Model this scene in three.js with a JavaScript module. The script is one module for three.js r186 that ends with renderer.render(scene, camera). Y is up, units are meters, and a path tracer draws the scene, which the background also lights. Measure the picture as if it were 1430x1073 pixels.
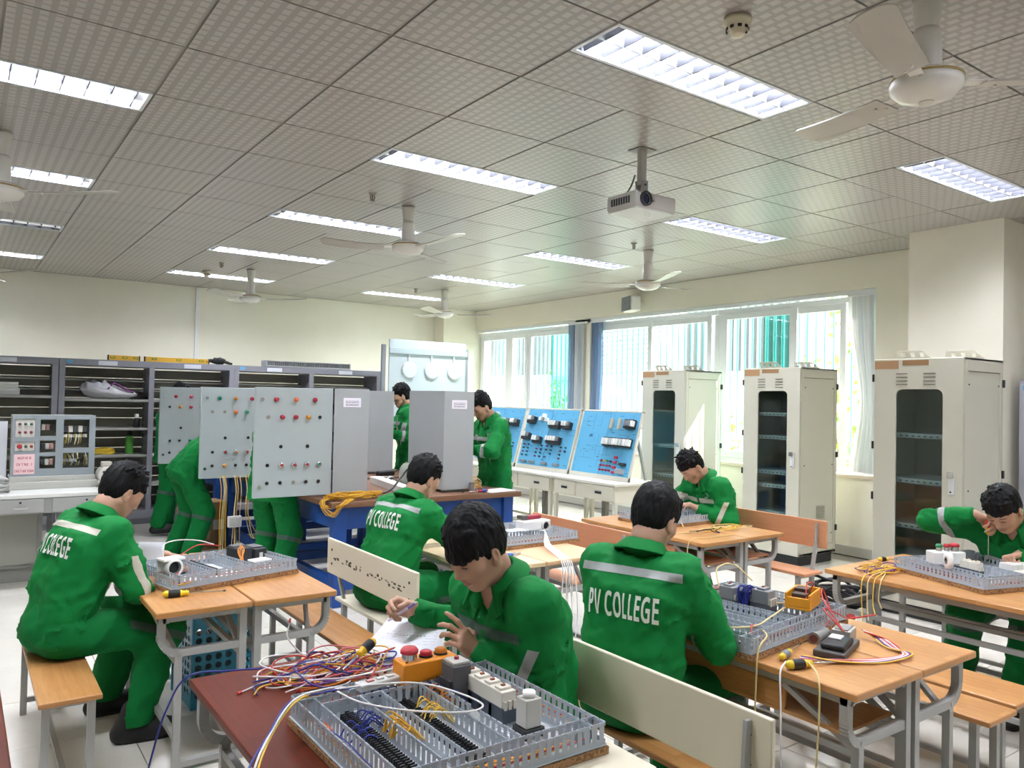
import * as THREE from 'three';
import { RoundedBoxGeometry } from 'three/addons/geometries/RoundedBoxGeometry.js';
import { mergeGeometries, mergeVertices, toCreasedNormals } from 'three/addons/utils/BufferGeometryUtils.js';
import { RectAreaLightUniformsLib } from 'three/addons/lights/RectAreaLightUniformsLib.js';

// ---------------------------------------------------------------- camera, sky, sun, exposure
const scene = new THREE.Scene();
const camera = new THREE.PerspectiveCamera(52.55, 1430 / 1073, 0.05, 200);
camera.rotation.order = 'YXZ';
camera.position.set(0, 1.6, 0);
camera.rotation.set(0.01955, -0.61996, 0.02163);
RectAreaLightUniformsLib.init();
const renderer = new THREE.WebGLRenderer({ antialias: true });
renderer.toneMapping = THREE.LinearToneMapping;
renderer.toneMappingExposure = 4.7;
renderer.shadowMap.enabled = true;
const SKY = new THREE.Color(0.93, 0.97, 1.0);
scene.background = SKY;
scene.backgroundIntensity = 2.1;
const TUBE_LIGHT = 20;                       // radiance of the strip lights
const sun = new THREE.DirectionalLight(0xfff3df, 4.0);
sun.position.set(7.1 + 5, 1.0 + 6.2, -6 + 4.2); sun.target.position.set(7.1, 1.0, -6);
sun.castShadow = true; sun.shadow.mapSize.set(2048, 2048);
Object.assign(sun.shadow.camera, { left: -9, right: 9, top: 8, bottom: -8, near: 0.5, far: 40 });
sun.name = 'sun'; scene.add(sun, sun.target);

// ---------------------------------------------------------------- helpers
const V = (x, y, z) => new THREE.Vector3(x, y, z);
function RNG(s) { return () => { s = (s + 0x6d2b79f5) | 0; let t = Math.imul(s ^ (s >>> 15), 1 | s); t = (t + Math.imul(t ^ (t >>> 7), 61 | t)) ^ t; return ((t ^ (t >>> 14)) >>> 0) / 4294967296; }; }
const rnd = RNG(7);
const clamp = (x, a = 0, b = 1) => Math.min(b, Math.max(a, x));
const lerp = (a, b, t) => a + (b - a) * t;
const sstep = (a, b, x) => { const t = clamp((x - a) / (b - a)); return t * t * (3 - 2 * t); };
const taken = new Map();
function numbered(name) { const n = taken.get(name) || 0; taken.set(name, n + 1); return n ? name + '_' + String(n).padStart(3, '0') : name; }
const flat = (g) => g.flat(9);
function plain(g) {                              // the same attributes on every geometry, so that they merge
  let q = g;
  for (const k of Object.keys(q.attributes)) if (!['position', 'normal', 'uv'].includes(k)) q.deleteAttribute(k);
  if (!q.attributes.normal) q.computeVertexNormals();
  if (!q.attributes.uv) q.setAttribute('uv', new THREE.BufferAttribute(new Float32Array(q.attributes.position.count * 2), 2));
  return q.index ? q : mergeVertices(q);
}
function merge(list) { const l = flat([list]).map(plain); return l.length === 1 ? l[0] : mergeGeometries(l, false); }
function boxUV(g) {                              // uv in metres from the side each face looks to
  if (g.index) g = g.toNonIndexed();
  const p = g.attributes.position, n = g.attributes.normal, uv = new Float32Array(p.count * 2);
  for (let i = 0; i < p.count; i++) {
    const ax = Math.abs(n.getX(i)), ay = Math.abs(n.getY(i)), az = Math.abs(n.getZ(i)), x = p.getX(i), y = p.getY(i), z = p.getZ(i);
    const [u, v] = ay >= ax && ay >= az ? [z, x] : ax >= az ? [z, y] : [x, y];
    uv[2 * i] = u; uv[2 * i + 1] = v;
  }
  g.setAttribute('uv', new THREE.BufferAttribute(uv, 2)); return g;
}
function mesh(name, geos, m, parent) {
  const o = new THREE.Mesh(merge(geos), m);
  o.castShadow = o.receiveShadow = true;
  o.name = parent ? name : numbered(name);
  (parent || scene).add(o); return o;
}
function tag(o, label, category, group, kind) {
  if (label) o.userData.label = label;
  if (category) o.userData.category = category;
  if (group) o.userData.group = group;
  if (kind) o.userData.kind = kind;
  return o;
}
function thing(name, label, category, pos = [0, 0, 0], turn = 0, group) {
  const o = new THREE.Group(); o.name = numbered(name); scene.add(o);
  o.position.set(...pos); o.rotation.y = turn;
  return tag(o, label, category, group);
}
function struct(name, geos, m, parent) { const o = mesh(name, geos, m, parent); if (!parent) o.userData.kind = 'structure'; return o; }
function copy(src, pos, turn, label, group) {
  const o = src.clone(); o.name = numbered(src.name.replace(/_\d+$/, '')); scene.add(o);
  o.userData = { ...src.userData };
  if (pos) o.position.set(...pos); if (turn !== undefined) o.rotation.y = turn;
  return tag(o, label, null, group);
}
const move = (g, x = 0, y = 0, z = 0, rx = 0, ry = 0, rz = 0) => { g.applyMatrix4(new THREE.Matrix4().compose(V(x, y, z), new THREE.Quaternion().setFromEuler(new THREE.Euler(rx, ry, rz)), V(1, 1, 1))); return g; };
const box = (w, h, d, x = 0, y = 0, z = 0, ry = 0) => move(new THREE.BoxGeometry(w, h, d), x, y, z, 0, ry);
const span = (x0, x1, y0, y1, z0, z1) => box(Math.abs(x1 - x0), Math.abs(y1 - y0), Math.abs(z1 - z0), (x0 + x1) / 2, (y0 + y1) / 2, (z0 + z1) / 2);
const rbox = (w, h, d, x = 0, y = 0, z = 0, r = 0.004, seg = 1, ry = 0) => move(new RoundedBoxGeometry(w, h, d, seg, Math.min(r, w * 0.49, h * 0.49, d * 0.49)), x, y, z, 0, ry);
const rspan = (x0, x1, y0, y1, z0, z1, r = 0.004) => rbox(Math.abs(x1 - x0), Math.abs(y1 - y0), Math.abs(z1 - z0), (x0 + x1) / 2, (y0 + y1) / 2, (z0 + z1) / 2, r);
const cyl = (r1, r2, h, x = 0, y = 0, z = 0, seg = 20, rx = 0, rz = 0, ry = 0) => move(new THREE.CylinderGeometry(r1, r2, h, seg), x, y, z, rx, ry, rz);
const ball = (r, x, y, z, sx = 1, sy = 1, sz = 1, s = 12) => move(new THREE.SphereGeometry(r, s, Math.max(6, s * 0.7 | 0)).scale(sx, sy, sz), x, y, z);
function bar(a, b, w, h, up = V(0, 1, 0)) {      // square bar between two points
  a = a.isVector3 ? a : V(...a); b = b.isVector3 ? b : V(...b);
  const d = b.clone().sub(a), L = d.length(), g = new THREE.BoxGeometry(w, h, L), m = new THREE.Matrix4();
  if (Math.abs(d.clone().normalize().dot(up)) > 0.98) up = V(0, 0, 1);
  m.lookAt(b, a, up); m.setPosition(a.clone().add(b).multiplyScalar(0.5));
  g.applyMatrix4(m); return g;
}
function rod(a, b, r, seg = 10, r2 = r) {
  a = a.isVector3 ? a : V(...a); b = b.isVector3 ? b : V(...b);
  const d = b.clone().sub(a), g = new THREE.CylinderGeometry(r2, r, d.length(), seg);
  g.applyQuaternion(new THREE.Quaternion().setFromUnitVectors(V(0, 1, 0), d.clone().normalize()));
  const c = a.clone().add(b).multiplyScalar(0.5); g.translate(c.x, c.y, c.z); return g;
}
function tube(pts, r, seg, rad = 5, closed = false) {
  const P = pts.map((p) => (p.isVector3 ? p : V(...p)));
  return new THREE.TubeGeometry(new THREE.CatmullRomCurve3(P, closed, 'centripetal'), seg || Math.max(6, P.length * 5), r, rad, closed);
}
const lathe = (pts, seg = 24) => new THREE.LatheGeometry(pts.map((p) => new THREE.Vector2(...p)), seg);
function extrude(pts, depth, bevel = 0, holes = []) {
  const s = new THREE.Shape(pts.map((p) => new THREE.Vector2(...p)));
  for (const h of holes) s.holes.push(new THREE.Path(h.map((p) => new THREE.Vector2(...p))));
  return new THREE.ExtrudeGeometry(s, { depth, bevelEnabled: bevel > 0, bevelSize: bevel, bevelThickness: bevel, bevelSegments: 1 });
}
const rect = (x0, x1, y0, y1) => [[x0, y0], [x1, y0], [x1, y1], [x0, y1]];

// ---------------------------------------------------------------- materials
const sRGB = (h) => new THREE.Color(h);
function M(color, rough = 0.5, o = {}) { const m = new (o.phys ? THREE.MeshPhysicalMaterial : THREE.MeshStandardMaterial)({ color, roughness: rough, ...Object.fromEntries(Object.entries(o).filter(([k]) => k !== 'phys')) }); m.side = o.side ?? THREE.DoubleSide; return m; }
function hash(x, y, s) { let h = Math.imul(x | 0, 374761393) + Math.imul(y | 0, 668265263) + Math.imul(s | 0, 1442695041); h = Math.imul(h ^ (h >>> 13), 1274126177); return ((h ^ (h >>> 16)) >>> 0) / 4294967296; }
function pnoise(x, y, px, py, s) {               // value noise that repeats after px by py cells
  const ix = Math.floor(x), iy = Math.floor(y), fx = x - ix, fy = y - iy, u = fx * fx * (3 - 2 * fx), v = fy * fy * (3 - 2 * fy), w = (a, n) => ((a % n) + n) % n;
  const a = hash(w(ix, px), w(iy, py), s), b = hash(w(ix + 1, px), w(iy, py), s), c = hash(w(ix, px), w(iy + 1, py), s), d = hash(w(ix + 1, px), w(iy + 1, py), s);
  return lerp(lerp(a, b, u), lerp(c, d, u), v);
}
const fbm = (x, y, p, q, s) => 0.55 * pnoise(x * p, y * q, p, q, s) + 0.28 * pnoise(x * p * 2, y * q * 2, p * 2, q * 2, s + 1) + 0.17 * pnoise(x * p * 4, y * q * 4, p * 4, q * 4, s + 2);
function tex(w, h, f, metres = [1, 1], colour = true) {      // f(u, v) -> grey or [r, g, b] in 0..1 (sRGB)
  const d = new Uint8Array(w * h * 4);
  for (let y = 0, i = 0; y < h; y++) for (let x = 0; x < w; x++, i += 4) { let c = f(x / w, y / h); if (!Array.isArray(c)) c = [c, c, c]; for (let k = 0; k < 3; k++) d[i + k] = clamp(c[k]) * 255; d[i + 3] = 255; }
  const t = new THREE.DataTexture(d, w, h); t.wrapS = t.wrapT = THREE.RepeatWrapping; t.magFilter = t.minFilter = THREE.LinearFilter;
  if (colour) t.colorSpace = THREE.SRGBColorSpace; t.repeat.set(1 / metres[0], 1 / metres[1]); t.needsUpdate = true; return t;
}
function ctex(w, h, draw) { const c = document.createElement('canvas'); c.width = w; c.height = h; draw(c.getContext('2d'), w, h); const t = new THREE.CanvasTexture(c); t.colorSpace = THREE.SRGBColorSpace; return t; }
const mixc = (a, b, t) => a.map((x, i) => lerp(x, b[i], t));
function woodTex(a, b, seed, strip = 0.065, stave = 0.36) {     // staves glued side by side; the grain runs along u
  const rows = Math.round(0.78 / strip), cols = Math.round(1.44 / stave);
  return tex(768, 416, (u, v) => {
    const r = Math.floor(v * rows), off = hash(r, 3, seed), cu = u * cols + off, c = ((Math.floor(cu) % cols) + cols) % cols;
    const tone = hash(r, c, seed + 5), g = fbm(u, v, 6, 90, seed + c), fine = pnoise(u * 40, v * 260, 40, 260, seed + 9);
    let t = 0.5 + 0.42 * (tone - 0.5) + 0.5 * (g - 0.5) + 0.22 * (fine - 0.5);
    const ev = Math.abs(v * rows - Math.round(v * rows)) < 0.018 ? 0.1 : 0, eu = Math.abs(cu - Math.round(cu)) < 0.006 ? 0.12 : 0;
    return mixc(a, b, clamp(t + ev + eu));
  }, [1.44, 0.78]);
}
const hexv = (h) => { const n = parseInt(h.slice(1), 16); return [(n >> 16 & 255) / 255, (n >> 8 & 255) / 255, (n & 255) / 255]; };
const T = {
  orange: woodTex(hexv('#cf9d66'), hexv('#a8733c'), 11),
  pale: woodTex(hexv('#e6d3ad'), hexv('#d3b98c'), 21),
  salmon: woodTex(hexv('#dba078'), hexv('#cb8a63'), 31, 0.39, 1.44),
  red: woodTex(hexv('#702f1a'), hexv('#51200e'), 41, 0.26, 0.72),
  brown: woodTex(hexv('#86634c'), hexv('#684732'), 51, 0.2, 0.72),
  tan: woodTex(hexv('#e3bd95'), hexv('#d2a87e'), 36, 0.39, 1.44),
  chip: tex(256, 256, (u, v) => { const n = pnoise(u * 60, v * 60, 60, 60, 3), m = pnoise(u * 26, v * 26, 26, 26, 8); return mixc(hexv('#b58d63'), hexv('#6f4d30'), clamp(sstep(0.45, 0.8, n) * 0.7 + m * 0.35)); }, [0.3, 0.3]),
  weave: tex(256, 256, (u, v) => 0.5 + 0.25 * Math.sin(u * 6.2832 * 32) * Math.sin(v * 6.2832 * 32) + 0.5 * (fbm(u, v, 8, 8, 4) - 0.5), [0.12, 0.12], false),
  speckle: tex(256, 256, (u, v) => 0.9 + 0.1 * fbm(u, v, 16, 16, 5) - 0.05 * (pnoise(u * 90, v * 90, 90, 90, 2) > 0.8), [0.6, 0.6]),
};
const MAT = {
  wall: M(sRGB('#e6dfc4'), 0.85, { map: null }),
  ceilSlab: M(sRGB('#8d8a84'), 0.9),
  grid: M(sRGB('#8f8a82'), 0.6),
  white: M(sRGB('#eceae4'), 0.45), alu: M(sRGB('#e8ecef'), 0.4), cream: M(sRGB('#e4ddc9'), 0.5),
  black: M(sRGB('#17181b'), 0.5), rubber: M(sRGB('#1d1d20'), 0.75), dark: M(sRGB('#2e3135'), 0.6),
  steel: M(sRGB('#b9bcbd'), 0.35, { metalness: 0.8 }), chrome: M(sRGB('#d5d7d9'), 0.2, { metalness: 0.95 }),
  legGrey: M(sRGB('#a3a39f'), 0.42), deskCream: M(sRGB('#d6d1bf'), 0.5), shelfGrey: M(sRGB('#8f8f98'), 0.5), shelfIn: M(sRGB('#8d897c'), 0.6),
  cab: M(sRGB('#c6c4b4'), 0.4), cabDark: M(sRGB('#24262a'), 0.6),
  blue: M(sRGB('#1d4a94'), 0.45), ductGrey: M(sRGB('#adb5bd'), 0.45), panelGrey: M(sRGB('#a4a8a9'), 0.45), doorGrey: M(sRGB('#a9b3b3'), 0.4),
  orange: M(0xffffff, 0.36, { map: T.orange }), pale: M(0xffffff, 0.42, { map: T.pale }), salmon: M(0xffffff, 0.4, { map: T.salmon }), red: M(0xffffff, 0.42, { map: T.red, phys: 1, specularIntensity: 0.3 }), brown: M(0xffffff, 0.5, { map: T.brown }), chip: M(0xffffff, 0.9, { map: T.chip }),
  tan: M(0xffffff, 0.4, { map: T.tan }), creamBoard: M(sRGB('#dcd3bb'), 0.42),
};
const pm = {};
const P = (hex, rough = 0.45) => (pm[hex + rough] ||= M(sRGB(hex), rough));
// ---------------------------------------------------------------- the room
const H = 3.22, TS = 0.7126, GX = 0.832, GZ = -3.861;      // ceiling height, ceiling tile, a grid crossing
const WX = 7.86, BZ = -12.55, LX = -2.3, FZ = 2.6, OPEN_Z0 = -12.2, OPEN_Z1 = -4.44, SILL = 0.862, HEAD = 2.865;
{
  const paint = tex(256, 256, (u, v) => mixc(hexv('#efebdc'), hexv('#e7e2d0'), fbm(u, v, 5, 5, 61) * 0.9), [2.2, 2.2]);
  MAT.wall = M(0xffffff, 0.8, { map: paint });
  const back = struct('wall_back', boxUV(span(LX - 0.2, WX + 0.3, 0, H, BZ - 0.2, BZ)), MAT.wall);
  struct('wall_left', boxUV(span(LX - 0.2, LX, 0, H, BZ, FZ)), MAT.wall);
  struct('wall_front', boxUV(span(LX - 0.2, WX + 0.3, 0, H, FZ, FZ + 0.2)), MAT.wall);
  // the window wall: one slab with a long opening
  const g = extrude(rect(-FZ, -BZ, 0, H), 0.3, 0, [rect(-OPEN_Z1, -OPEN_Z0, SILL, HEAD).reverse()]);
  g.rotateY(Math.PI / 2); g.translate(WX, 0, 0);
  const wr = struct('wall_right', boxUV(g), MAT.wall);
  struct('column', boxUV(span(7.14, WX, 0, H, -3.72, -2.92)), MAT.wall);
  struct('column', boxUV(span(7.16, WX, 0, H, BZ, -12.2)), MAT.wall);
  struct('pier', boxUV(span(WX + 0.02, WX + 0.28, SILL, HEAD, -9.36, -9.0)), MAT.wall);
  struct('conduit', [rbox(0.06, H - 0.05, 0.03, 2.98, H / 2, BZ + 0.015, 0.006)], P('#e3e4df'), back);
  struct('trim_1', boxUV(span(LX, WX, 0.0, 0.1, BZ, BZ + 0.014)), P('#b9b6ad', 0.4));
  struct('trim_2', boxUV(span(WX - 0.014, WX, 0.0, 0.1, -12.2, -3.72)), P('#b9b6ad', 0.4));
  struct('window_sill', [rspan(WX - 0.03, WX + 0.14, SILL - 0.03, SILL + 0.004, OPEN_Z0 + 0.01, OPEN_Z1 - 0.01, 0.008)], M(sRGB('#d9cbb9'), 0.5), wr);
  const rail = struct('trim_3', [rspan(WX + 0.02, WX + 0.075, HEAD - 0.05, HEAD - 0.005, OPEN_Z0 + 0.02, OPEN_Z1 - 0.01, 0.004)], P('#dfe3e4', 0.35));
}
{ // floor: a slab with tiles laid on it
  const slab = struct('floor', [span(LX - 0.2, WX + 0.3, -0.12, -0.012, BZ - 0.2, FZ + 0.2)], P('#8f8b82', 0.8));
  const maps = [0, 1, 2].map((k) => tex(256, 256, (u, v) => { const n = fbm(u, v, 3, 3, 71 + k), s = pnoise(u * 50, v * 50, 50, 50, 70 + k); return mixc(hexv('#e3dfd5'), hexv('#d5d0c4'), clamp(n * 0.9 + (s > 0.85 ? 0.25 : 0))); }, [0.62, 0.62]));
  const mats = maps.map((m) => M(0xffffff, 0.16, { map: m }));
  const s = 0.62, ox = 0.715 - 2 * s, oz = -4.08;
  const geo = boxUV(rbox(s - 0.004, 0.012, s - 0.004, 0, -0.006, 0, 0.0015));
  for (let i = -3; i < 13; i++) for (let j = -14; j < 8; j++) {
    const x = ox + (i + 0.5) * s, z = oz + (j + 0.5) * s; if (x < -0.6 || x > WX - s * 0.45 || z < BZ + s * 0.45 || z > 0.7) continue;
    const o = mesh('floor_tile', [geo], mats[(hash(i, j, 5) * 3) | 0], slab); o.position.set(x, 0, z);
  }
}
const FIX = [];                                             // grid places of the light fittings
for (const i of [-2, 2, 6]) for (const j of [-2, 1, 4, 7, 10]) FIX.push([i, j]);
FIX.push([2, -5], [6, -5]);
{ // ceiling: slab, hangers and printed metal tiles
  const slab = struct('ceiling', [span(LX - 0.2, WX + 0.3, H + 0.16, H + 0.3, BZ - 0.2, FZ + 0.2)], MAT.ceilSlab);
  const fine = tex(1024, 1024, (u, v) => {                  // one tile: rows of pale squares between thin lines
    const n = 12, row = Math.floor(v * n), off = (row % 2) * 0.5, cx = (u * n + off) % 1, cy = (v * n) % 1;
    const inside = sstep(0.13, 0.17, cx) * sstep(0.9, 0.86, cx) * sstep(0.12, 0.16, cy) * sstep(0.72, 0.68, cy);
    const w = fbm(u, v, 6, 6, 81) - 0.5;
    return mixc(hexv('#9d9791'), hexv('#b9b5b1'), clamp(inside * 0.9 + w * 0.16 + (cy > 0.8 && cy < 0.92 ? -0.12 : 0)));
  }, [TS, TS]);
  const tile = M(0xffffff, 0.34, { map: fine });
  const full = boxUV(rbox(TS - 0.012, 0.014, TS - 0.009, 0, 0.007, 0, 0.002)), filler = boxUV(rbox(TS * 2 - 0.022, 0.014, TS - 0.345, 0, 0.007, 0, 0.002));
  const fx = new Set(FIX.flatMap(([i, j]) => [i + ',' + j, i + 1 + ',' + j]));
  for (let i = -4; i < 10; i++) for (let j = -8; j < 13; j++) {
    const x0 = GX + i * TS, z0 = GZ - j * TS; if (fx.has(i + ',' + j)) continue;
    const a = Math.max(x0, LX + 0.01), b = Math.min(x0 + TS, WX - 0.01), c = Math.max(z0 - TS, BZ + 0.01), d = Math.min(z0, FZ - 0.01);
    if (b - a < 0.06 || d - c < 0.06) continue;
    const cut = b - a < TS - 0.01 || d - c < TS - 0.01;
    const o = mesh('ceiling_tile', [cut ? boxUV(rbox(b - a - 0.012, 0.014, d - c - 0.009, 0, 0.007, 0, 0.002)) : full], tile, slab);
    o.position.set((a + b) / 2, H, (c + d) / 2);
  }
  for (const [i, j] of FIX) { const o = mesh('ceiling_tile', [filler], tile, slab); o.position.set(GX + (i + 1) * TS, H, GZ - (j + 1) * TS + (TS - 0.345) / 2); }
  const bars = [];
  for (let i = -4; i < 11; i++) { const x = GX + i * TS; if (x < LX || x > WX) continue; let z = FZ; for (const [, j] of FIX.filter(([q]) => q + 1 === i).sort((a, b) => a[1] - b[1])) { const f = GZ - j * TS; if (f < FZ) { bars.push(span(x - 0.012, x + 0.012, H + 0.008, H + 0.04, f, z)); z = f - TS; } } bars.push(span(x - 0.012, x + 0.012, H + 0.008, H + 0.04, BZ, z)); }
  for (const b of bars) mesh('ceiling_rail', [b], MAT.grid, slab);
  mesh('ceiling_trim', [span(LX, LX + 0.02, H - 0.004, H + 0.16, BZ, FZ)], MAT.grid, slab);
  mesh('ceiling_trim', [span(WX - 0.02, WX, H - 0.002, H + 0.16, BZ, FZ)], MAT.grid, slab);
  mesh('ceiling_trim', [span(LX, WX, H - 0.002, H + 0.16, BZ, BZ + 0.02)], MAT.grid, slab);
}
{ // recessed louvre lights
  const W = 2 * TS - 0.03, D = 0.3;
  const tubeM = M(0xffffff, 0.5, { emissive: new THREE.Color(0.93, 0.95, 1), emissiveIntensity: 5 }), deadTube = P('#c9cbca', 0.4);
  const refl = M(sRGB('#eef0f6'), 0.22, { metalness: 0.75 }), vane = P('#35363c', 0.5);
  const place = (i, j) => [GX + (i + 1) * TS, H, GZ - j * TS - 0.005 - D / 2 - 0.012];
  const rows = { '-5': 'behind the camera', '-2': 'first', 1: 'second', 4: 'third', 7: 'fourth', 10: 'fifth' }, colsN = { '-2': 'left', 2: 'middle', 6: 'window-side' };
  function fitting(i, j, lit) {
    const where = `${rows[j]} from the front in the ${colsN[i]} row of ceiling lights`;
    const t = thing('ceiling_light', `recessed louvred strip light, ${lit ? where : 'switched off, ' + where}`.split(' ').slice(0, 16).join(' '), 'ceiling light', place(i, j), 0, 'recessed louvred ceiling lights');
    mesh('housing', [span(-W / 2, W / 2, 0.1, 0.11, -D / 2, D / 2), span(-W / 2, -W / 2 + 0.004, 0, 0.1, -D / 2, D / 2), span(W / 2 - 0.004, W / 2, 0, 0.1, -D / 2, D / 2), span(-W / 2, W / 2, 0, 0.1, -D / 2, -D / 2 + 0.004), span(-W / 2, W / 2, 0, 0.1, D / 2 - 0.004, D / 2)], refl, t);
    mesh('frame', [span(-W / 2 - 0.008, W / 2 + 0.008, -0.003, 0.006, D / 2 - 0.006, D / 2 + 0.014), span(-W / 2 - 0.008, W / 2 + 0.008, -0.003, 0.006, -D / 2 - 0.014, -D / 2 + 0.006), span(-W / 2 - 0.01, -W / 2 + 0.008, -0.003, 0.006, -D / 2, D / 2), span(W / 2 - 0.008, W / 2 + 0.01, -0.003, 0.006, -D / 2, D / 2)], P('#dfe4e8', 0.4), t);
    for (const s of [-1, 1]) { mesh('tube', [rod([-W / 2 + 0.05, 0.075, s * 0.072], [W / 2 - 0.05, 0.075, s * 0.072], 0.013, 12)], lit ? tubeM : deadTube, t); }
    mesh('spine', [extrude([[-0.004, 0.004], [0.004, 0.004], [0.03, 0.055], [0.03, 0.06], [-0.03, 0.06], [-0.03, 0.055]], W - 0.02, 0).rotateY(Math.PI / 2).translate(-W / 2 + 0.01, 0, 0)], refl, t);
    for (let k = 0; k < 12; k++) for (const s of [-1, 1]) {
      const x = -W / 2 + 0.058 + k * (W - 0.116) / 11;
      const v = extrude([[-0.003, 0.003], [0.003, 0.003], [0.016, 0.04], [-0.016, 0.04]], 0.132, 0).translate(x, 0, s > 0 ? 0.008 : -0.14);
      mesh('louvre', [v], vane, t);
    }
    if (lit) {
      const l = new THREE.RectAreaLight(new THREE.Color(0.93, 0.96, 1.05), TUBE_LIGHT, W - 0.1, D - 0.06);
      l.position.set(0, 0.054, 0); l.rotation.x = -Math.PI / 2; l.name = 'strip_light'; t.add(l);
    }
    return t;
  }
  for (const [i, j] of FIX) fitting(i, j, !(i === -2 && j === 7));
}
{ // windows: white aluminium frames, panes, the teal overlap of two panes, blinds, bars outside
  const fr = P('#e9edf0', 0.35), X0 = 7.965, X1 = 8.035;
  const glass = M(sRGB('#f6fbfa'), 0.02, { phys: 1, transmission: 1, thickness: 0, ior: 1.45 });
  const teal = M(sRGB('#b4e4de'), 0.02, { phys: 1, transmission: 1, thickness: 0, ior: 1.45 });
  const y0 = SILL + 0.01, y1 = HEAD - 0.06;
  const stile = (w, z, a = X0, b = X1, A = y0, B = y1) => rspan(a, b, A, B, z - w / 2, z + w / 2, 0.004);
  const railZ = (za, zb, y, h, a = X0, b = X1) => rspan(a, b, y - h / 2, y + h / 2, za, zb, 0.004);
  function windowSet(n, za, zb, sashes, panes) {
    const w = struct('window_' + n, [railZ(za + 0.004, zb - 0.004, y0 + 0.03, 0.06, X0 - 0.012, X1 + 0.004), railZ(za + 0.004, zb - 0.004, y1 - 0.03, 0.06, X0 - 0.012, X1 + 0.004), stile(0.06, za + 0.03), stile(0.06, zb - 0.03)], fr);
    for (const [a, b, dx] of sashes) { mesh('sash', [railZ(a + 0.006, b - 0.006, y0 + 0.1, 0.084, X0 + dx + 0.004, X1 + dx - 0.034), railZ(a + 0.006, b - 0.006, y1 - 0.1, 0.074, X0 + dx + 0.004, X1 + dx - 0.034), stile(0.075, a + 0.037, X0 + dx, X1 + dx - 0.03, y0 + 0.06, y1 - 0.06), stile(0.075, b - 0.037, X0 + dx, X1 + dx - 0.03, y0 + 0.06, y1 - 0.06)], fr, w); }
    for (const [a, b, dx, m] of panes) { const p = mesh('pane', [span(8.0 + dx, 8.004 + dx, y0 + 0.1, y1 - 0.1, a, b)], m || glass, w); p.castShadow = false; }
    return w;
  }
  windowSet(1, -12.19, -9.36, [[-12.14, -10.62, 0.0], [-10.76, -9.42, -0.03]], [[-12.1, -11.3, 0.01], [-11.25, -10.66, 0.01], [-10.72, -9.5, -0.022], [-10.18, -9.56, 0.05, teal]]);
  mesh('mullion', [stile(0.2, -11.27)], fr, scene.getObjectByName('window_1'));
  windowSet(2, -9.0, -6.6, [[-8.94, -7.76, -0.03], [-7.84, -6.72, 0.0]], [[-8.9, -7.84, -0.022], [-7.78, -6.76, 0.01]]);
  windowSet(3, -6.6, -4.45, [[-6.52, -5.44, -0.03], [-5.56, -4.84, 0.0]], [[-6.46, -5.54, -0.022], [-5.98, -5.56, 0.05, teal]]);
  for (let k = 0; k < 68; k++) { // security bars
    const z = -12.15 + k * 0.114; if (z > -4.5) break;
    mesh('bar', [rod([8.3, 0.72, z], [8.3, 2.98, z], 0.011, 6)], P('#6fc3d0', 0.5), scene.getObjectByName(z < -9.2 ? 'window_1' : z < -6.6 ? 'window_2' : 'window_3'));
  }
  // gathered vertical blinds: every slat is a hanging strip
  const blue = tex(8, 8, () => hexv('#8fa5c4')), fabric = (hex) => M(sRGB(hex), 0.9, { phys: 1, transmission: 0.35, thickness: 0 });
  function blind(label, z0, n, step, w, hexes, shape, group) {
    const t = thing('vertical_blind', label, 'blind', [label.startsWith('pale') ? 7.84 : 7.9, 0, z0], 0, group);
    for (let k = 0; k < n; k++) {
      const turn = 0.1 + 0.5 * hash(k, 4, 9), top = HEAD - 0.06, len = top - SILL - 0.035, rows = 14, pos = [], idx = [], uv = [], nn = 5;
      for (let r = 0; r <= rows; r++) for (let c = 0; c <= nn; c++) {
        const f = r / rows, s = c / nn - 0.5, [sx, dz] = shape(f, k / Math.max(1, n - 1)), a = turn + 0.25 * Math.sin(f * 3 + k);
        pos.push(0.012 * Math.cos(c / nn * Math.PI) + Math.sin(a) * s * w * 0.5 * sx, top - f * len, dz + k * step * sx + Math.cos(a) * s * w * sx); uv.push(c / nn, f);
        if (r < rows && c < nn) { const q = r * (nn + 1) + c; idx.push(q, q + 1, q + nn + 2, q, q + nn + 2, q + nn + 1); }
      }
      const g = new THREE.BufferGeometry(); g.setAttribute('position', new THREE.Float32BufferAttribute(pos, 3)); g.setAttribute('uv', new THREE.Float32BufferAttribute(uv, 2)); g.setIndex(idx); g.computeVertexNormals();
      mesh('slat', [g], fabric(hexes[k % hexes.length]), t);
    }
    mesh('hem_rail', [rspan(-0.02, 0.02, HEAD - 0.07, HEAD - 0.045, -0.04, n * step + 0.04)], P('#dfe3e4', 0.35), t);
    return t;
  }
  blind('gathered blue grey vertical blind between the two far windows, wide end', -9.5, 4, 0.055, 0.11, ['#7f95b4', '#93a7c2', '#6e86a8', '#879cba'], (f) => [1, 0], 'blue grey blinds');
  blind('gathered blue grey vertical blind beside the middle window, behind the blue boards', -9.06, 6, 0.055, 0.11, ['#6c86aa', '#8ca3c2', '#7790b3'], (f) => [1, 0.02 * Math.sin(f * 5)], 'blue grey blinds');
  blind('pale curtain strips between the two blue grey blinds', -9.26, 3, 0.06, 0.1, ['#c5cbd2', '#b5bec9'], () => [1, 0]);
  blind('white grey blind gathered and pinched at mid height, right end of windows', -4.74, 7, 0.042, 0.1, ['#d5d8da', '#e2e2e2', '#c9ced2'], (f, k) => { const s = 1 - 0.42 * Math.exp(-(((f - 0.62) / 0.3) ** 2)); return [s, (1 - s) * 0.3]; });
}
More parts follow.
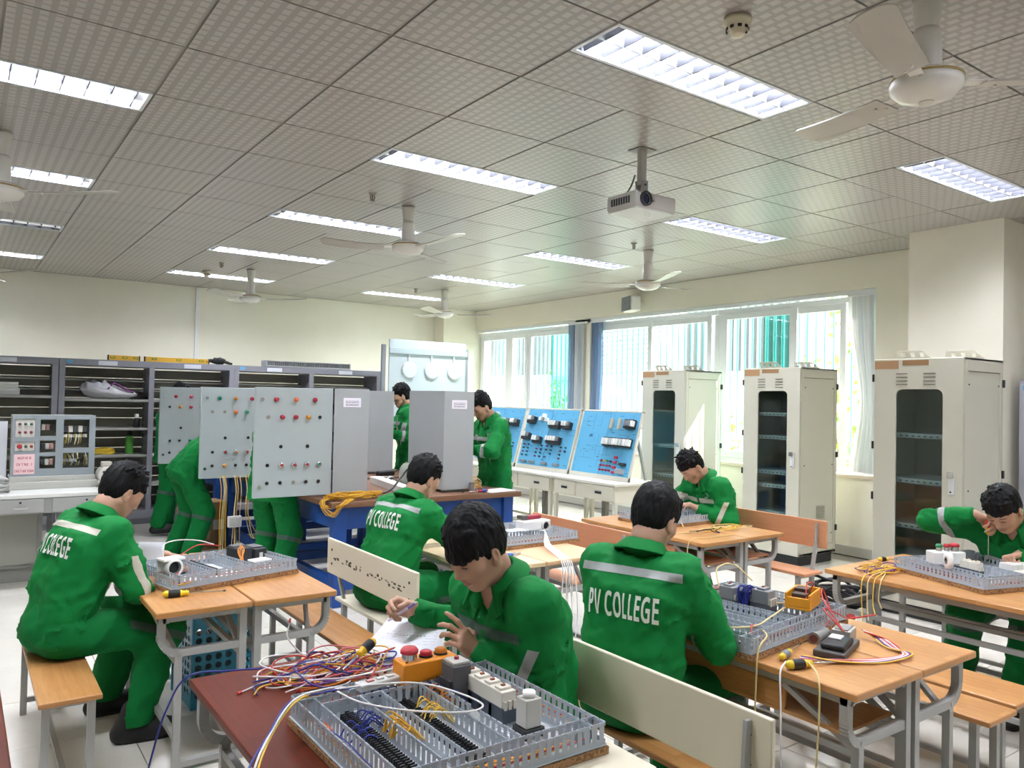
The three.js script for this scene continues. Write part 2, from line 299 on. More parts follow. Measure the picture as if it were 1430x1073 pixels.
{ // outside: ground, the building opposite and shrubs
  struct('ground', [span(8.16, 60, -0.8, -0.5, -70, 40)], P('#b9b3a4', 0.9));
  const t = thing('opposite_building', 'pale building outside the windows with bands of grey louvres', 'building', [19, -0.5, -18]);
  const bw = P('#e6e3dc', 0.8), lv = P('#7f8587', 0.6);
  mesh('wall', [span(0, 5, 0, 3.0, -30, 34), span(0, 5, 5.6, 8, -30, 34), span(0.3, 5, 3, 5.6, -30, 34)], bw, t);
  for (let b = 0; b < 8; b++) {
    const z = -22 + b * 5.6;
    mesh('pilaster', [span(-0.12, 0.3, 3, 5.6, z - 0.5, z + 0.3)], bw, t);
    if (b % 2) { for (let k = 0; k < 15; k++) mesh('louvre', [span(0.02, 0.16, 3.15 + k * 0.16, 3.22 + k * 0.16, z + 0.4, z + 4.9)], lv, t); }
    else { for (let k = 0; k < 16; k++) mesh('fin', [span(-0.02, 0.2, 3.1, 5.5, z + 0.5 + k * 0.28, z + 0.58 + k * 0.28)], lv, t); }
  }
  mesh('ledge', [span(-0.5, 0.2, 2.85, 3.02, -30, 34)], P('#a7a5a0', 0.8), t);
  const r = RNG(31), leafG = new THREE.BufferGeometry();
  leafG.setAttribute('position', new THREE.Float32BufferAttribute([0, 0, 0, 0.03, 0.05, 0.01, 0, 0.12, 0, -0.03, 0.05, 0.01], 3)); leafG.setIndex([0, 1, 2, 0, 2, 3]); leafG.computeVertexNormals();
  function shrub(label, x, z, h, w, cols, n) {
    const s = thing('leafy_shrub', label, 'shrub', [x, -0.5, z]);
    const stems = []; const tips = [];
    for (let k = 0; k < 9; k++) { const a = r() * 6.28, q = w * (0.3 + 0.7 * r()); const tip = [Math.cos(a) * q * 0.7, h * (0.5 + 0.5 * r()), Math.sin(a) * q]; stems.push(tube([[0.1 * Math.cos(a), 0, 0.1 * Math.sin(a)], [tip[0] * 0.4, tip[1] * 0.5, tip[2] * 0.5], tip], 0.014, 8, 5)); tips.push(tip); }
    mesh('stem', stems, P('#6b5c44', 0.8), s);
    const im = new THREE.InstancedMesh(leafG, M(0xffffff, 0.7, { phys: 1, transmission: 0.3, thickness: 0 }), n), o = new THREE.Object3D();
    for (let k = 0; k < n; k++) { const tip = tips[(r() * tips.length) | 0], f = 0.25 + 0.8 * r(); o.position.set(tip[0] * f + (r() - 0.5) * 0.5, tip[1] * f + (r() - 0.5) * 0.5, tip[2] * f + (r() - 0.5) * 0.5); o.rotation.set(r() * 6, r() * 6, r() * 6); o.scale.setScalar(0.8 + 0.9 * r()); o.updateMatrix(); im.setMatrixAt(k, o.matrix); im.setColorAt(k, sRGB(cols[(r() * cols.length) | 0])); }
    im.name = 'leaves'; im.userData.kind = 'stuff'; im.castShadow = im.receiveShadow = true; s.add(im);
  }
  shrub('tall yellow green shrub outside the right window', 11.6, -6.2, 4.3, 0.9, ['#8fb23c', '#b9c943', '#5f8f33', '#cdd65b'], 900);
  shrub('green shrub outside between the second and third cabinets', 10.6, -6.3, 2.6, 0.7, ['#9cc04a', '#bccf5c', '#6fa043'], 700);
  shrub('yellow leaved shrub outside behind the pinched blind', 10.4, -5.2, 2.1, 0.6, ['#c3cf4d', '#a5b93c', '#dbe07a'], 500);
  shrub('low shrub outside the middle window', 12.5, -10.5, 2.2, 0.9, ['#a9bf5b', '#c9d27d', '#88a749'], 600);
  shrub('orange flowered shrub outside the far window', 12.0, -15.6, 2.6, 0.7, ['#d9b65a', '#b9c46a', '#e0a64c'], 500);
  shrub('dark green shrub seen through the teal pane of the far window', 11.5, -13.7, 2.8, 0.7, ['#4f9440', '#6fae4d', '#8fc060'], 600);
}
// ---------------------------------------------------------------- student tables and benches
const TY = 0.69;
function tableUnit(label, x0, x1, z0, z1, outer, top, edge, group) {    // outer: -1 when the curved legs stand on the low-x side
  const w = x1 - x0, L = z0 - z1, g = MAT.legGrey, s = 0.03;
  const t = thing('student_table', label, 'table', [(x0 + x1) / 2, 0, (z0 + z1) / 2], 0, group);
  const X = (f) => outer * (w / 2 - f);                       // f metres in from the outer edge
  mesh('tabletop', [boxUV(rbox(w - 0.004, 0.026, L, 0, TY - 0.013, 0, 0.006, 2))], top, t);
  for (const e of [-1, 1]) {
    const z = e * (L / 2 - 0.055), c = [];
    for (let k = 0; k <= 10; k++) { const a = k / 10 * Math.PI / 2; c.push([X(0.035 + 0.075 * (1 - Math.cos(a))), 0.575 - 0.075 * Math.sin(a), z]); }
    const path = [[X(0.035), TY - 0.03, z], ...c, [X(w - 0.03), 0.5, z]];
    mesh('curved_leg', path.slice(1).map((p, k) => bar(path[k], p, s, s)).concat([cyl(0.008, 0.008, s + 0.006, X(0.105), 0.5, z, 8, Math.PI / 2)]), g, t);
    mesh('leg', [bar([X(w - 0.03), 0, z], [X(w - 0.03), TY - 0.028, z], s, s + 0.01)], g, t);
    mesh('leg', [bar([X(0.105), 0, z], [X(0.105), 0.486, z], s - 0.002, s - 0.002)], g, t);
    mesh('foot_rail', [bar([X(0.119), 0.03, z], [X(w - 0.045), 0.03, z], s - 0.006, s - 0.006)], g, t);
    mesh('end_rail', [bar([X(0.02), TY - 0.042, z], [X(w - 0.02), TY - 0.042, z], s - 0.004, s - 0.004)], g, t);
  }
  const rail = (f, y) => mesh('long_rail', [bar([X(f), y, -(L / 2 - 0.04)], [X(f), y, L / 2 - 0.04], s - 0.006, s - 0.006)], g, t);
  rail(w - 0.03, 0.46); rail(0.105, 0.46); rail(w - 0.03, 0.1); rail(0.105, 0.14); rail(0.05, TY - 0.046); rail(w - 0.05, TY - 0.046);
  mesh('brace', [bar([X(0.11), 0.47, L / 2 - 0.07], [X(0.05), TY - 0.06, L / 2 - 0.3], s - 0.008, s - 0.012)], g, t);
  mesh('brace', [bar([X(w - 0.03), 0.47, L / 2 - 0.07], [X(w - 0.05), TY - 0.06, L / 2 - 0.3], s - 0.008, s - 0.012)], g, t);
  if (edge !== MAT.brown) mesh('book_shelf', [boxUV(rspan(X(0.06), X(w - 0.05), 0.52, 0.532, -(L / 2 - 0.08), L / 2 - 0.08, 0.003))], edge, t);
  if (edge !== MAT.brown) mesh('shelf_front', [boxUV(rspan(X(0.06), X(0.075), 0.532, 0.62, -(L / 2 - 0.08), L / 2 - 0.3, 0.003))], edge, t);
  return t;
}
function bench(label, x0, x1, z0, z1, top, back, group, legCol = MAT.legGrey) {  // back: -1 or 1 puts a backrest on that x side
  const w = x1 - x0, L = z0 - z1, sh = 0.42, s = 0.028;
  const t = thing('student_bench', label, 'bench', [(x0 + x1) / 2, 0, (z0 + z1) / 2], 0, group);
  mesh('seat', [boxUV(rbox(w, 0.022, L, 0, sh - 0.011, 0, 0.006, 2))], top, t);
  for (const e of [-1, 1]) {
    const z = e * (L / 2 - 0.07);
    for (const q of [-1, 1]) {
      const x = q * (w / 2 - 0.03);
      mesh('leg', [bar([x, 0, z], [x, sh - 0.023, z], s, s)], legCol, t);
    }
    mesh('foot_rail', [bar([-(w / 2 - 0.045), 0.07, z], [w / 2 - 0.045, 0.07, z], s - 0.006, s - 0.006)], legCol, t);
    mesh('seat_rail', [bar([-(w / 2 - 0.02), sh - 0.036, z], [w / 2 - 0.02, sh - 0.036, z], s - 0.005, s - 0.005)], legCol, t);
    if (back) mesh('backrest_post', [bar([back * (w / 2 - 0.03), sh - 0.02, z], [back * (w / 2 + 0.018), 0.6, z], s, 0.014), bar([back * (w / 2 + 0.018), 0.59, z], [back * (w / 2 + 0.028), 0.75, z], s, 0.012)], legCol, t);
  }
  mesh('long_rail', [bar([0, 0.07, -(L / 2 - 0.08)], [0, 0.07, L / 2 - 0.08], s - 0.006, s - 0.006)], legCol, t);
  mesh('long_rail', [bar([w / 2 - 0.03, sh - 0.036, -(L / 2 - 0.08)], [w / 2 - 0.03, sh - 0.036, L / 2 - 0.08], s - 0.006, s - 0.006)], legCol, t);
  if (back) {
    const b = mesh('backrest', [boxUV(rbox(0.018, 0.2, L, back * (w / 2 + 0.044), 0.67, 0, 0.005, 2))], top, t);
    b.rotation.z = 0;
    for (const e of [-1, 1]) for (const y of [0.63, 0.71]) mesh('bolt', [cyl(0.007, 0.007, 0.024, back * (w / 2 + 0.044), y, e * (L / 2 - 0.07), 8, 0, Math.PI / 2)], MAT.dark, t);
  }
  return t;
}
tableUnit('orange wood table at left, outer half, under the seated man and wire tray', 0.69, 1.088, -3.44, -4.645, -1, MAT.orange, MAT.brown);
tableUnit('orange wood table at left, inner half, beside the blank orange bench', 1.092, 1.478, -3.435, -4.645, 1, MAT.orange, MAT.brown);
tableUnit('dark red brown table at bottom, under the big tray and coloured wires', 0.625, 1.078, -1.375, -2.61, -1, MAT.red, MAT.brown);
tableUnit('cream topped table at bottom, in front of the man reading a paper', 1.082, 1.455, -1.372, -2.61, 1, MAT.creamBoard, MAT.brown);
tableUnit('pale wood table in front of the man turned to the right', 2.285, 2.728, -3.45, -4.66, -1, MAT.pale, MAT.brown);
tableUnit('light wood table half with white wires falling over its end', 2.732, 3.2, -3.45, -4.66, 1, MAT.tan, MAT.brown);
tableUnit('orange table in front of the man with white lettering, near half with tester', 2.335, 2.755, -1.368, -2.6, -1, MAT.orange, MAT.orange);
tableUnit('orange table half on the far side of the black tester, beside empty benches', 2.759, 3.155, -1.37, -2.6, 1, MAT.orange, MAT.brown);
tableUnit('orange table at right, half with the bundle of yellow wires', 3.985, 4.405, -1.2, -2.535, -1, MAT.orange, MAT.brown);
tableUnit('orange table at right, half in front of the man with the screwdriver', 4.409, 4.835, -1.2, -2.535, 1, MAT.orange, MAT.brown);
tableUnit('orange table before the cabinets, near half under wires and tray', 3.965, 4.425, -3.38, -4.6, -1, MAT.orange, MAT.salmon);
tableUnit('orange table before the cabinets, far half beside the salmon bench', 4.429, 4.835, -3.39, -4.6, 1, MAT.orange, MAT.salmon);
tableUnit('dark red table whose edge shows at the bottom left corner', -0.28, 0.137, -1.9, -3.1, 1, MAT.red, MAT.brown);

bench('orange backless bench under the man seated at far left', 0.283, 0.5, -3.395, -4.58, MAT.orange, 0);
bench('orange backless bench right of the left table, empty', 1.505, 1.725, -3.43, -4.56, MAT.orange, 0);
const creamBench = bench('cream bench with scuffed backrest, under the man turned to the right', 1.845, 2.075, -3.25, -4.33, MAT.creamBoard, -1);
bench('cream bench with long plain backrest, under the man reading a paper', 1.51, 1.735, -1.27, -2.42, MAT.creamBoard, 1);
bench('orange backless bench under the man with white lettering', 1.94, 2.17, -1.32, -2.5, MAT.orange, 0);
bench('salmon bench with backrest beyond the tray with white wires, empty', 3.23, 3.46, -3.55, -4.6, MAT.salmon, 1);
bench('salmon bench with backrest in front of the middle cabinet', 4.855, 5.08, -3.24, -4.36, MAT.salmon, 1);
bench('orange backless bench next to the tester table', 3.2, 3.435, -1.34, -2.55, MAT.orange, 0);
bench('orange backless bench next to the table with yellow wires', 3.475, 3.765, -1.36, -2.55, MAT.orange, 0);
bench('orange bench under the man with the screwdriver', 5.02, 5.25, -1.2, -2.45, MAT.orange, 0);
{ // scuff marks on the back of the cream backrest
  const r = RNG(5), g = [];
  for (let k = 0; k < 44; k++) { const z = -0.46 + r() * 0.92; g.push(box(0.0012, 0.004 + r() * 0.01, 0.006 + r() * 0.02, -0.115 - 0.0535, 0.668 + (r() - 0.5) * 0.03 , z)); }
  mesh('scuff_marks', g, P('#54483b', 0.9), creamBench).userData.kind = 'stuff';
}

// ---------------------------------------------------------------- blue workbenches with control boxes
function blueBench(label, x0, x1, z0, z1) {
  const t = thing('workbench', label, 'workbench', [x0, 0, z0], 0, 'blue steel workbenches'), w = x1 - x0, L = z0 - z1;
  mesh('worktop', [boxUV(rspan(0, w, 0.755, 0.8, -L, 0, 0.006))], MAT.brown, t);
  const leg = (x, z) => mesh('leg', [rspan(x - 0.05, x + 0.05, 0, 0.755, z - 0.05, z + 0.05, 0.006)], MAT.blue, t);
  for (const x of [0.1, w / 2, w - 0.1]) { leg(x, -0.1); leg(x, -L + 0.1); }
  for (const z of [-0.1, -L + 0.1]) { mesh('apron', [rspan(0.15, w / 2 - 0.05, 0.58, 0.755, z - 0.02, z + 0.02), rspan(w / 2 + 0.05, w - 0.15, 0.58, 0.755, z - 0.02, z + 0.02)], MAT.blue, t); mesh('low_rail', [rspan(0.15, w / 2 - 0.05, 0.12, 0.2, z - 0.03, z + 0.03), rspan(w / 2 + 0.05, w - 0.15, 0.12, 0.2, z - 0.03, z + 0.03)], MAT.blue, t); }
  for (const x of [0.1, w - 0.1]) { mesh('apron', [rspan(x - 0.02, x + 0.02, 0.58, 0.755, -L + 0.15, -0.15)], MAT.blue, t); mesh('low_rail', [rspan(x - 0.03, x + 0.03, 0.12, 0.2, -L + 0.15, -0.15)], MAT.blue, t); }
  return t;
}
blueBench('blue steel workbench nearest the camera, brown worktop, with yellow wire coil', 2.29, 4.04, -5.48, -6.88);
blueBench('blue steel workbench behind the nearest one, under the second pair of boxes', 2.27, 3.98, -7.02, -8.42);
blueBench('farthest blue steel workbench, under the farthest panel door', 2.25, 3.95, -8.62, -9.6);
{
  const lamps = { r: P('#a3283b', 0.3), o: P('#e07a4a', 0.3), a: P('#c58a3e', 0.35), g: P('#1f7d5c', 0.3) }, ring = MAT.chrome, hole = MAT.black;
  // rows: y from the door's bottom, then [x, what]; capitals have a chrome ring, . is an empty black hole, k a lock
  const D1 = [[0.745, [[0.05, 'k'], [0.155, 'r'], [0.31, 'o'], [0.46, 'r']]], [0.61, [[0.1, 'h'], [0.205, 'r'], [0.31, 'r'], [0.41, 'a'], [0.505, '.']]], [0.385, [[0.2, '.'], [0.41, '.']]], [0.245, [[0.1, '.'], [0.205, 'R'], [0.305, 'R'], [0.405, 'R'], [0.505, 'G']]], [0.11, [[0.1, '.'], [0.2, '.'], [0.305, 'h'], [0.405, '.'], [0.505, '.']]], [0.085, [[0.045, 'k']]]];
  const D2 = [[0.735, [[0.05, 'k'], [0.16, 'g'], [0.305, 'a'], [0.455, 'r']]], [0.61, [[0.1, 'h'], [0.21, 'h'], [0.31, 'o'], [0.41, 'g'], [0.51, 'r']]], [0.37, [[0.22, '.'], [0.43, '.']]], [0.24, [[0.11, '.'], [0.22, 'R'], [0.32, 'A'], [0.42, 'R']]], [0.115, [[0.11, '.'], [0.22, 'a'], [0.32, '.'], [0.42, '.']]], [0.09, [[0.045, 'k']]]];
  const D3 = [[0.735, [[0.05, 'k'], [0.16, 'r'], [0.32, 'r'], [0.47, 'a']]], [0.62, [[0.1, '.'], [0.21, 'a'], [0.32, 'r'], [0.43, 'r']]], [0.39, [[0.22, '.'], [0.44, '.']]], [0.25, [[0.11, '.'], [0.21, '.'], [0.32, 'g'], [0.43, '.']]], [0.12, [[0.11, '.'], [0.22, 'R'], [0.33, '.']]], [0.1, [[0.045, 'k']]]];
  const sign = ctex(256, 128, (c, w, h) => { c.fillStyle = '#e9e6ee'; c.fillRect(0, 0, w, h); c.strokeStyle = '#3a3d55'; c.lineWidth = 4; c.strokeRect(36, 42, 184, 62); c.fillStyle = '#33364d'; c.font = 'bold 22px sans-serif'; c.textAlign = 'center'; for (const [y, n] of [[64, 15], [92, 13]]) for (let k = 0; k < n; k++) c.fillRect(46 + k * (164 / n), y - 8, 164 / n * (0.35 + 0.4 * hash(k, y, 3)), 13); });
  function controlBox(label, x, z, facing, rows, withSign) {       // a hollow steel box on the bench; its door swings out level with the near side
    const t = thing('control_box', label, 'control box', [x, 0.8, z], 0, 'grey control boxes with open doors'), s = facing, h = 0.835, d = 0.3, w = 0.62, m = MAT.panelGrey, y0 = 0.022;
    mesh('shell', [rspan(0, -s * d, y0, y0 + h, 0, -0.004, 0.003), rspan(0, -s * d, y0, y0 + h, -w, -w + 0.004, 0.003), rspan(-s * d, -s * (d - 0.004), y0, y0 + h, -w, 0, 0.003), rspan(0, -s * d, y0, y0 + 0.004, -w, 0), rspan(0, -s * d, y0 + h - 0.004, y0 + h, -w, 0), rspan(-s * 0.03, -s * (d - 0.03), 0, y0, -0.08, -0.04), rspan(-s * 0.03, -s * (d - 0.03), 0, y0, -w + 0.04, -w + 0.08)], m, t);
    mesh('mounting_plate', [rspan(-s * (d - 0.02), -s * (d - 0.014), 0.06, h - 0.03, -w + 0.04, -0.04)], P('#d7a23c', 0.5), t);
    const dv = [];
    for (let r = 0; r < 3; r++) for (let k = 0; k < 5; k++) dv.push(rbox(0.07, 0.09, 0.07, -s * (d - 0.06), 0.2 + r * 0.24, -0.1 - k * 0.1, 0.004));
    mesh('switchgear', dv, P('#44484e', 0.5), t);
    if (withSign) { const q = mesh('warning_label', [box(0.15, 0.075, 0.002, -s * 0.15, h - 0.09, 0.002)], [P('#e9e6ee'), P('#e9e6ee'), P('#e9e6ee'), P('#e9e6ee'), M(0xffffff, 0.6, { map: sign }), P('#e9e6ee')], t); }
    if (!rows) return t;
    const door = mesh('door', [rspan(s * 0.006, s * 0.618, 0.016, 0.016 + h, -0.03, -0.012, 0.004), rspan(s * 0.006, s * 0.012, 0.016, 0.016 + h, -0.045, -0.03), rspan(s * 0.612, s * 0.618, 0.016, 0.016 + h, -0.045, -0.03)], MAT.doorGrey, t);
    for (const [yy, list] of rows) for (const [xx, k] of list) {
      const px = s < 0 ? -0.618 + xx : 0.618 - xx, py = 0.016 + yy, K = k.toLowerCase();
      if (k === 'k') { mesh('lock', [cyl(0.013, 0.013, 0.012, px, py, -0.008, 14, Math.PI / 2), box(0.005, 0.014, 0.004, px, py, -0.001)], [MAT.chrome], door).material = MAT.chrome; continue; }
      if (k === '.' || k === 'h') { mesh('button_hole', [cyl(0.0135, 0.0135, 0.006, px, py, -0.0105, 14, Math.PI / 2)], k === 'h' ? P('#8f8578', 0.4) : hole, door); continue; }
      const b = mesh('lamp', [lathe([[0, 0.026], [0.01, 0.025], [0.0165, 0.02], [0.018, 0.014], [0.018, 0]], 16).rotateX(Math.PI / 2).translate(px, py, -0.012)], k === K ? lamps[K] : P('#d9d6cf', 0.3), door);
      if (k !== K) { b.geometry = merge([lathe([[0.011, 0.02], [0.019, 0.02], [0.021, 0.014], [0.021, 0]], 16).rotateX(Math.PI / 2).translate(px, py, -0.012)]); b.material = MAT.chrome; mesh('push_button', [cyl(0.011, 0.012, 0.02, px, py, -0.002, 14, Math.PI / 2)], lamps[K], door); }
    }
    return t;
  }
  controlBox('grey control box nearest the camera, door with lamps, yellow wires under it', 2.44, -5.83, -1, D1, true);
  controlBox('second grey control box from the camera, door behind the lettered green back', 2.43, -7.37, -1, D2, false);
  controlBox('farthest control box, door with lamps left of the bending man', 2.42, -9.07, -1, D3, false);
  controlBox('grey control box on the right bench end, in front of the window-side man', 3.645, -5.66, 1, null, true);
  controlBox('pale green grey control box before the man with his back to the whiteboard', 3.735, -7.35, 1, null, false);
}
// ---------------------------------------------------------------- shelves along the back
{
  const Z = -10.2, Dp = 0.5, Ht = 1.96, g = MAT.shelfGrey;
  const labelM = P('#dfe2ea', 0.6), tagM = P('#6fa8d0', 0.5);
  function shelfUnit(label, x0, bays, levels, pos) {            // bays: widths
    const W = bays.reduce((a, b) => a + b, 0) + 0.06, t = thing('open_shelf', label, 'shelf', [x0, 0, Z], 0, 'grey metal shelving');
    mesh('top', [rspan(0, W, Ht - 0.075, Ht, -Dp, 0, 0.003)], g, t);
    mesh('base', [rspan(0, W, 0.07, 0.17, -Dp, 0, 0.003), rspan(0.02, W - 0.02, 0, 0.07, -Dp, -0.04)], g, t);
    mesh('back_panel', Array.from({ length: 14 }, (_, k) => rspan(0.01, W - 0.01, 0.17 + k * 0.122, 0.17 + k * 0.122 + 0.116, -Dp, -Dp + 0.012, 0.005)), MAT.shelfIn, t);
    let x = 0; const posts = [0];
    for (const b of bays) { x += b; posts.push(x); }
    posts.forEach((p, k) => {
      mesh('post', [rspan(p, p + 0.06, 0.17, Ht - 0.075, -0.03, 0, 0.003), rspan(p + 0.02, p + 0.04, 0.17, Ht - 0.075, -Dp + 0.012, -0.03)], g, t);
      const holes = []; for (let q = 0; q < 26; q++) for (const zz of [-0.1, -0.4]) holes.push(box(0.004, 0.025, 0.012, p + 0.041, 0.25 + q * 0.062, zz), box(0.004, 0.025, 0.012, p + 0.019, 0.25 + q * 0.062, zz));
      const st = mesh('slot_strip', holes, MAT.dark, t); st.userData.kind = 'stuff';
    });
    posts.slice(0, -1).forEach((p, k) => {
      for (const y of levels[k % levels.length]) mesh('shelf_board', [rspan(p + 0.06, posts[k + 1], y - 0.03, y, -Dp + 0.012, -0.012, 0.003)], P('#a3a39f', 0.5), t);
      mesh('label_strip', [box(0.2, 0.05, 0.003, p + 0.06 + bays[k] * 0.46, Ht - 0.04, 0.0015)], labelM, t);
      if (k === 0) mesh('label_strip', [box(0.07, 0.04, 0.003, p + 0.1, Ht - 0.036, 0.0015)], tagM, t);
      mesh('rod', [rod([p + 0.06, 1.72, -0.3], [posts[k + 1], 1.72, -0.3], 0.008, 6), rod([p + 0.06, 1.6, -0.35], [posts[k + 1], 1.6, -0.35], 0.008, 6)], P('#c9c9c4'), t);
    });
    return t;
  }
  shelfUnit('grey shelf unit at the far left, holding white boxes', -0.99, [0.94, 0.93], [[1.53, 1.19, 0.84, 0.5]]);
  shelfUnit('grey shelf unit with two yellow levels on top', 0.95, [0.945, 0.945], [[1.5, 1.16, 0.84, 0.5]]);
  shelfUnit('grey shelf unit with a grey grille on top, behind the control boxes', 2.9, [1.0, 1.0], [[1.5, 1.16, 0.84, 0.5]]);
  // things on the shelves and on top of them
  const put = (n, l, c, g, m, grp) => tag(mesh(n, g, m), l, c, grp);
  for (let k = 0; k < 2; k++) { const t = thing('paper_box', k ? 'upper white carton on the far left shelf' : 'lower white carton on the far left shelf', 'box', [0.46 - 0.01 * k, 1.531 + k * 0.071, Z - 0.2]); mesh('tray', [rbox(0.24 - 0.01 * k, 0.05, 0.2, 0, 0.025, 0, 0.004)], P('#d9dad6', 0.7), t); mesh('lid', [rbox(0.246 - 0.01 * k, 0.02, 0.206, 0, 0.06, 0, 0.004)], P('#e3e4e0', 0.7), t); }
  { // level tools
    const lv = (label, x, L, rz) => { const t = thing('spirit_level', label, 'spirit level', [x, Ht + 0.001, Z - 0.06], rz, 'yellow spirit levels'); mesh('rail', [rbox(L, 0.06, 0.028, 0, 0.03, 0, 0.004)], P('#e3b13a', 0.4), t); for (const f of [-0.36, 0.02, 0.38]) { const v = mesh('vial_window', [rbox(0.06, 0.03, 0.03, f * L, 0.034, 0, 0.006)], MAT.black, t); mesh('vial', [rod([f * L - 0.02, 0.034, 0.012], [f * L + 0.02, 0.034, 0.012], 0.008, 8)], P('#c9d84a', 0.2), v); } for (const e of [-1, 1]) mesh('end_cap', [rbox(0.016, 0.062, 0.031, e * L / 2, 0.031, 0, 0.003)], MAT.dark, t); };
    lv('shorter yellow spirit level, left on the shelf top', 1.62, 0.34, 0.05); lv('long yellow spirit level beside the black glove on the shelf top', 2.22, 0.74, -0.02);
  }
  { const t = thing('work_glove', 'crumpled black work glove on the shelf top', 'glove', [2.72, Ht, Z - 0.08]); const pos = (g, f) => { const p = g.attributes.position; for (let i = 0; i < p.count; i++) { const n = f(p.getX(i), p.getY(i), p.getZ(i)); p.setXYZ(i, ...n); } g.computeVertexNormals(); return g; };
    mesh('palm', [pos(ball(0.07, 0, 0.045, 0, 1.3, 0.62, 0.8, 16), (x, y, z) => [x, Math.max(0.001, y + 0.012 * Math.sin(x * 90) * Math.cos(z * 80)), z])], MAT.rubber, t);
    for (let k = 0; k < 3; k++) mesh('finger', [tube([[0.05, 0.04, -0.03 + k * 0.03], [0.11, 0.04 - k * 0.01, -0.03 + k * 0.035], [0.16, 0.016, -0.02 + k * 0.03]], 0.014, 8, 7)], MAT.rubber, t); mesh('cuff', [tube([[-0.08, 0.05, -0.02], [-0.13, 0.04, 0.0], [-0.17, 0.02, 0.03]], 0.024, 8, 8)], MAT.rubber, t); }
  { const t = thing('grille', 'long grey slotted grille lying on the shelf top', 'grille', [3.9, Ht, Z - 0.1], 0.02); mesh('frame', [rspan(-0.6, 0.6, 0, 0.02, -0.1, 0.1, 0.004), rspan(-0.6, 0.6, 0.07, 0.085, -0.1, 0.1, 0.004), rspan(-0.6, -0.58, 0.02, 0.07, -0.1, 0.1), rspan(0.58, 0.6, 0.02, 0.07, -0.1, 0.1)], P('#a4a7a8', 0.5), t); for (let k = 0; k < 44; k++) mesh('fin', [box(0.012, 0.05, 0.18, -0.56 + k * 0.026, 0.045, 0)], P('#8d9092', 0.5), t); }
  { // plastic bag
    const t = thing('plastic_bag', 'crumpled white plastic bag with a purple band on the shelf', 'bag', [1.5, 1.501, Z - 0.2]), r = RNG(8), g = new THREE.SphereGeometry(0.5, 26, 16), p = g.attributes.position;
    for (let i = 0; i < p.count; i++) { let x = p.getX(i), y = p.getY(i), z = p.getZ(i), n = 0.06 * Math.sin(x * 19 + y * 7) * Math.cos(z * 17 + x * 4) + 0.04 * Math.sin(y * 33 + x * 21); p.setXYZ(i, x * 0.62 * (1 + n), Math.max(0.001, (y + 0.42) * 0.17 * (1 + n * 2.5) * (1.1 - x)), z * 0.36 * (1 + n)); } g.computeVertexNormals();
    mesh('bag_body', [g], M(sRGB('#d4d4da'), 0.35), t);
    mesh('purple_band', [tube([[-0.05, 0.11, 0.17], [0.03, 0.19, 0.12], [0.12, 0.13, 0.15], [0.24, 0.08, 0.12]], 0.012, 12, 5)], P('#7a3a78', 0.4), t);
  }
  put('tool_pouch', 'flat black pouch beside the plastic bag on the shelf', 'pouch', [rbox(0.24, 0.03, 0.16, 1.82, 1.516, Z - 0.2, 0.012, 2), tube([[1.7, 1.53, Z - 0.1], [1.78, 1.55, Z - 0.12], [1.9, 1.53, Z - 0.1]], 0.008, 10, 5)], MAT.rubber);
  { const t = thing('bottle', 'small black bottle with a white cap on the shelf', 'bottle', [1.79, 1.161, Z - 0.12]); mesh('body', [lathe([[0, 0], [0.035, 0], [0.037, 0.01], [0.037, 0.09], [0.02, 0.11], [0.02, 0.12]])], MAT.black, t); mesh('cap', [cyl(0.024, 0.026, 0.045, 0, 0.14, 0)], MAT.white, t); }
  { const t = thing('spray_can', 'bright green can on the lower shelf', 'can', [1.72, 0.841, Z - 0.14]); mesh('body', [lathe([[0, 0], [0.042, 0], [0.045, 0.012], [0.045, 0.19], [0.03, 0.22], [0, 0.222]])], P('#4f9a3c', 0.35), t); mesh('cap', [cyl(0.024, 0.028, 0.06, 0, 0.25, 0)], MAT.black, t); }
  { const t = thing('cable_coil', 'coil of yellow cable lying on the lower shelf', 'cable coil', [1.42, 0.842, Z - 0.18]); for (let k = 0; k < 5; k++) { const P2 = []; for (let a = 0; a < 14; a++) P2.push([Math.cos(a / 14 * 6.283) * (0.15 - 0.004 * k), 0.012 + k * 0.013 + 0.006 * Math.sin(a * 2 + k), Math.sin(a / 14 * 6.283) * (0.1 - 0.003 * k)]); mesh('loop', [tube(P2, 0.009, 40, 5, true)], P('#d7b42a', 0.45), t); } }
}
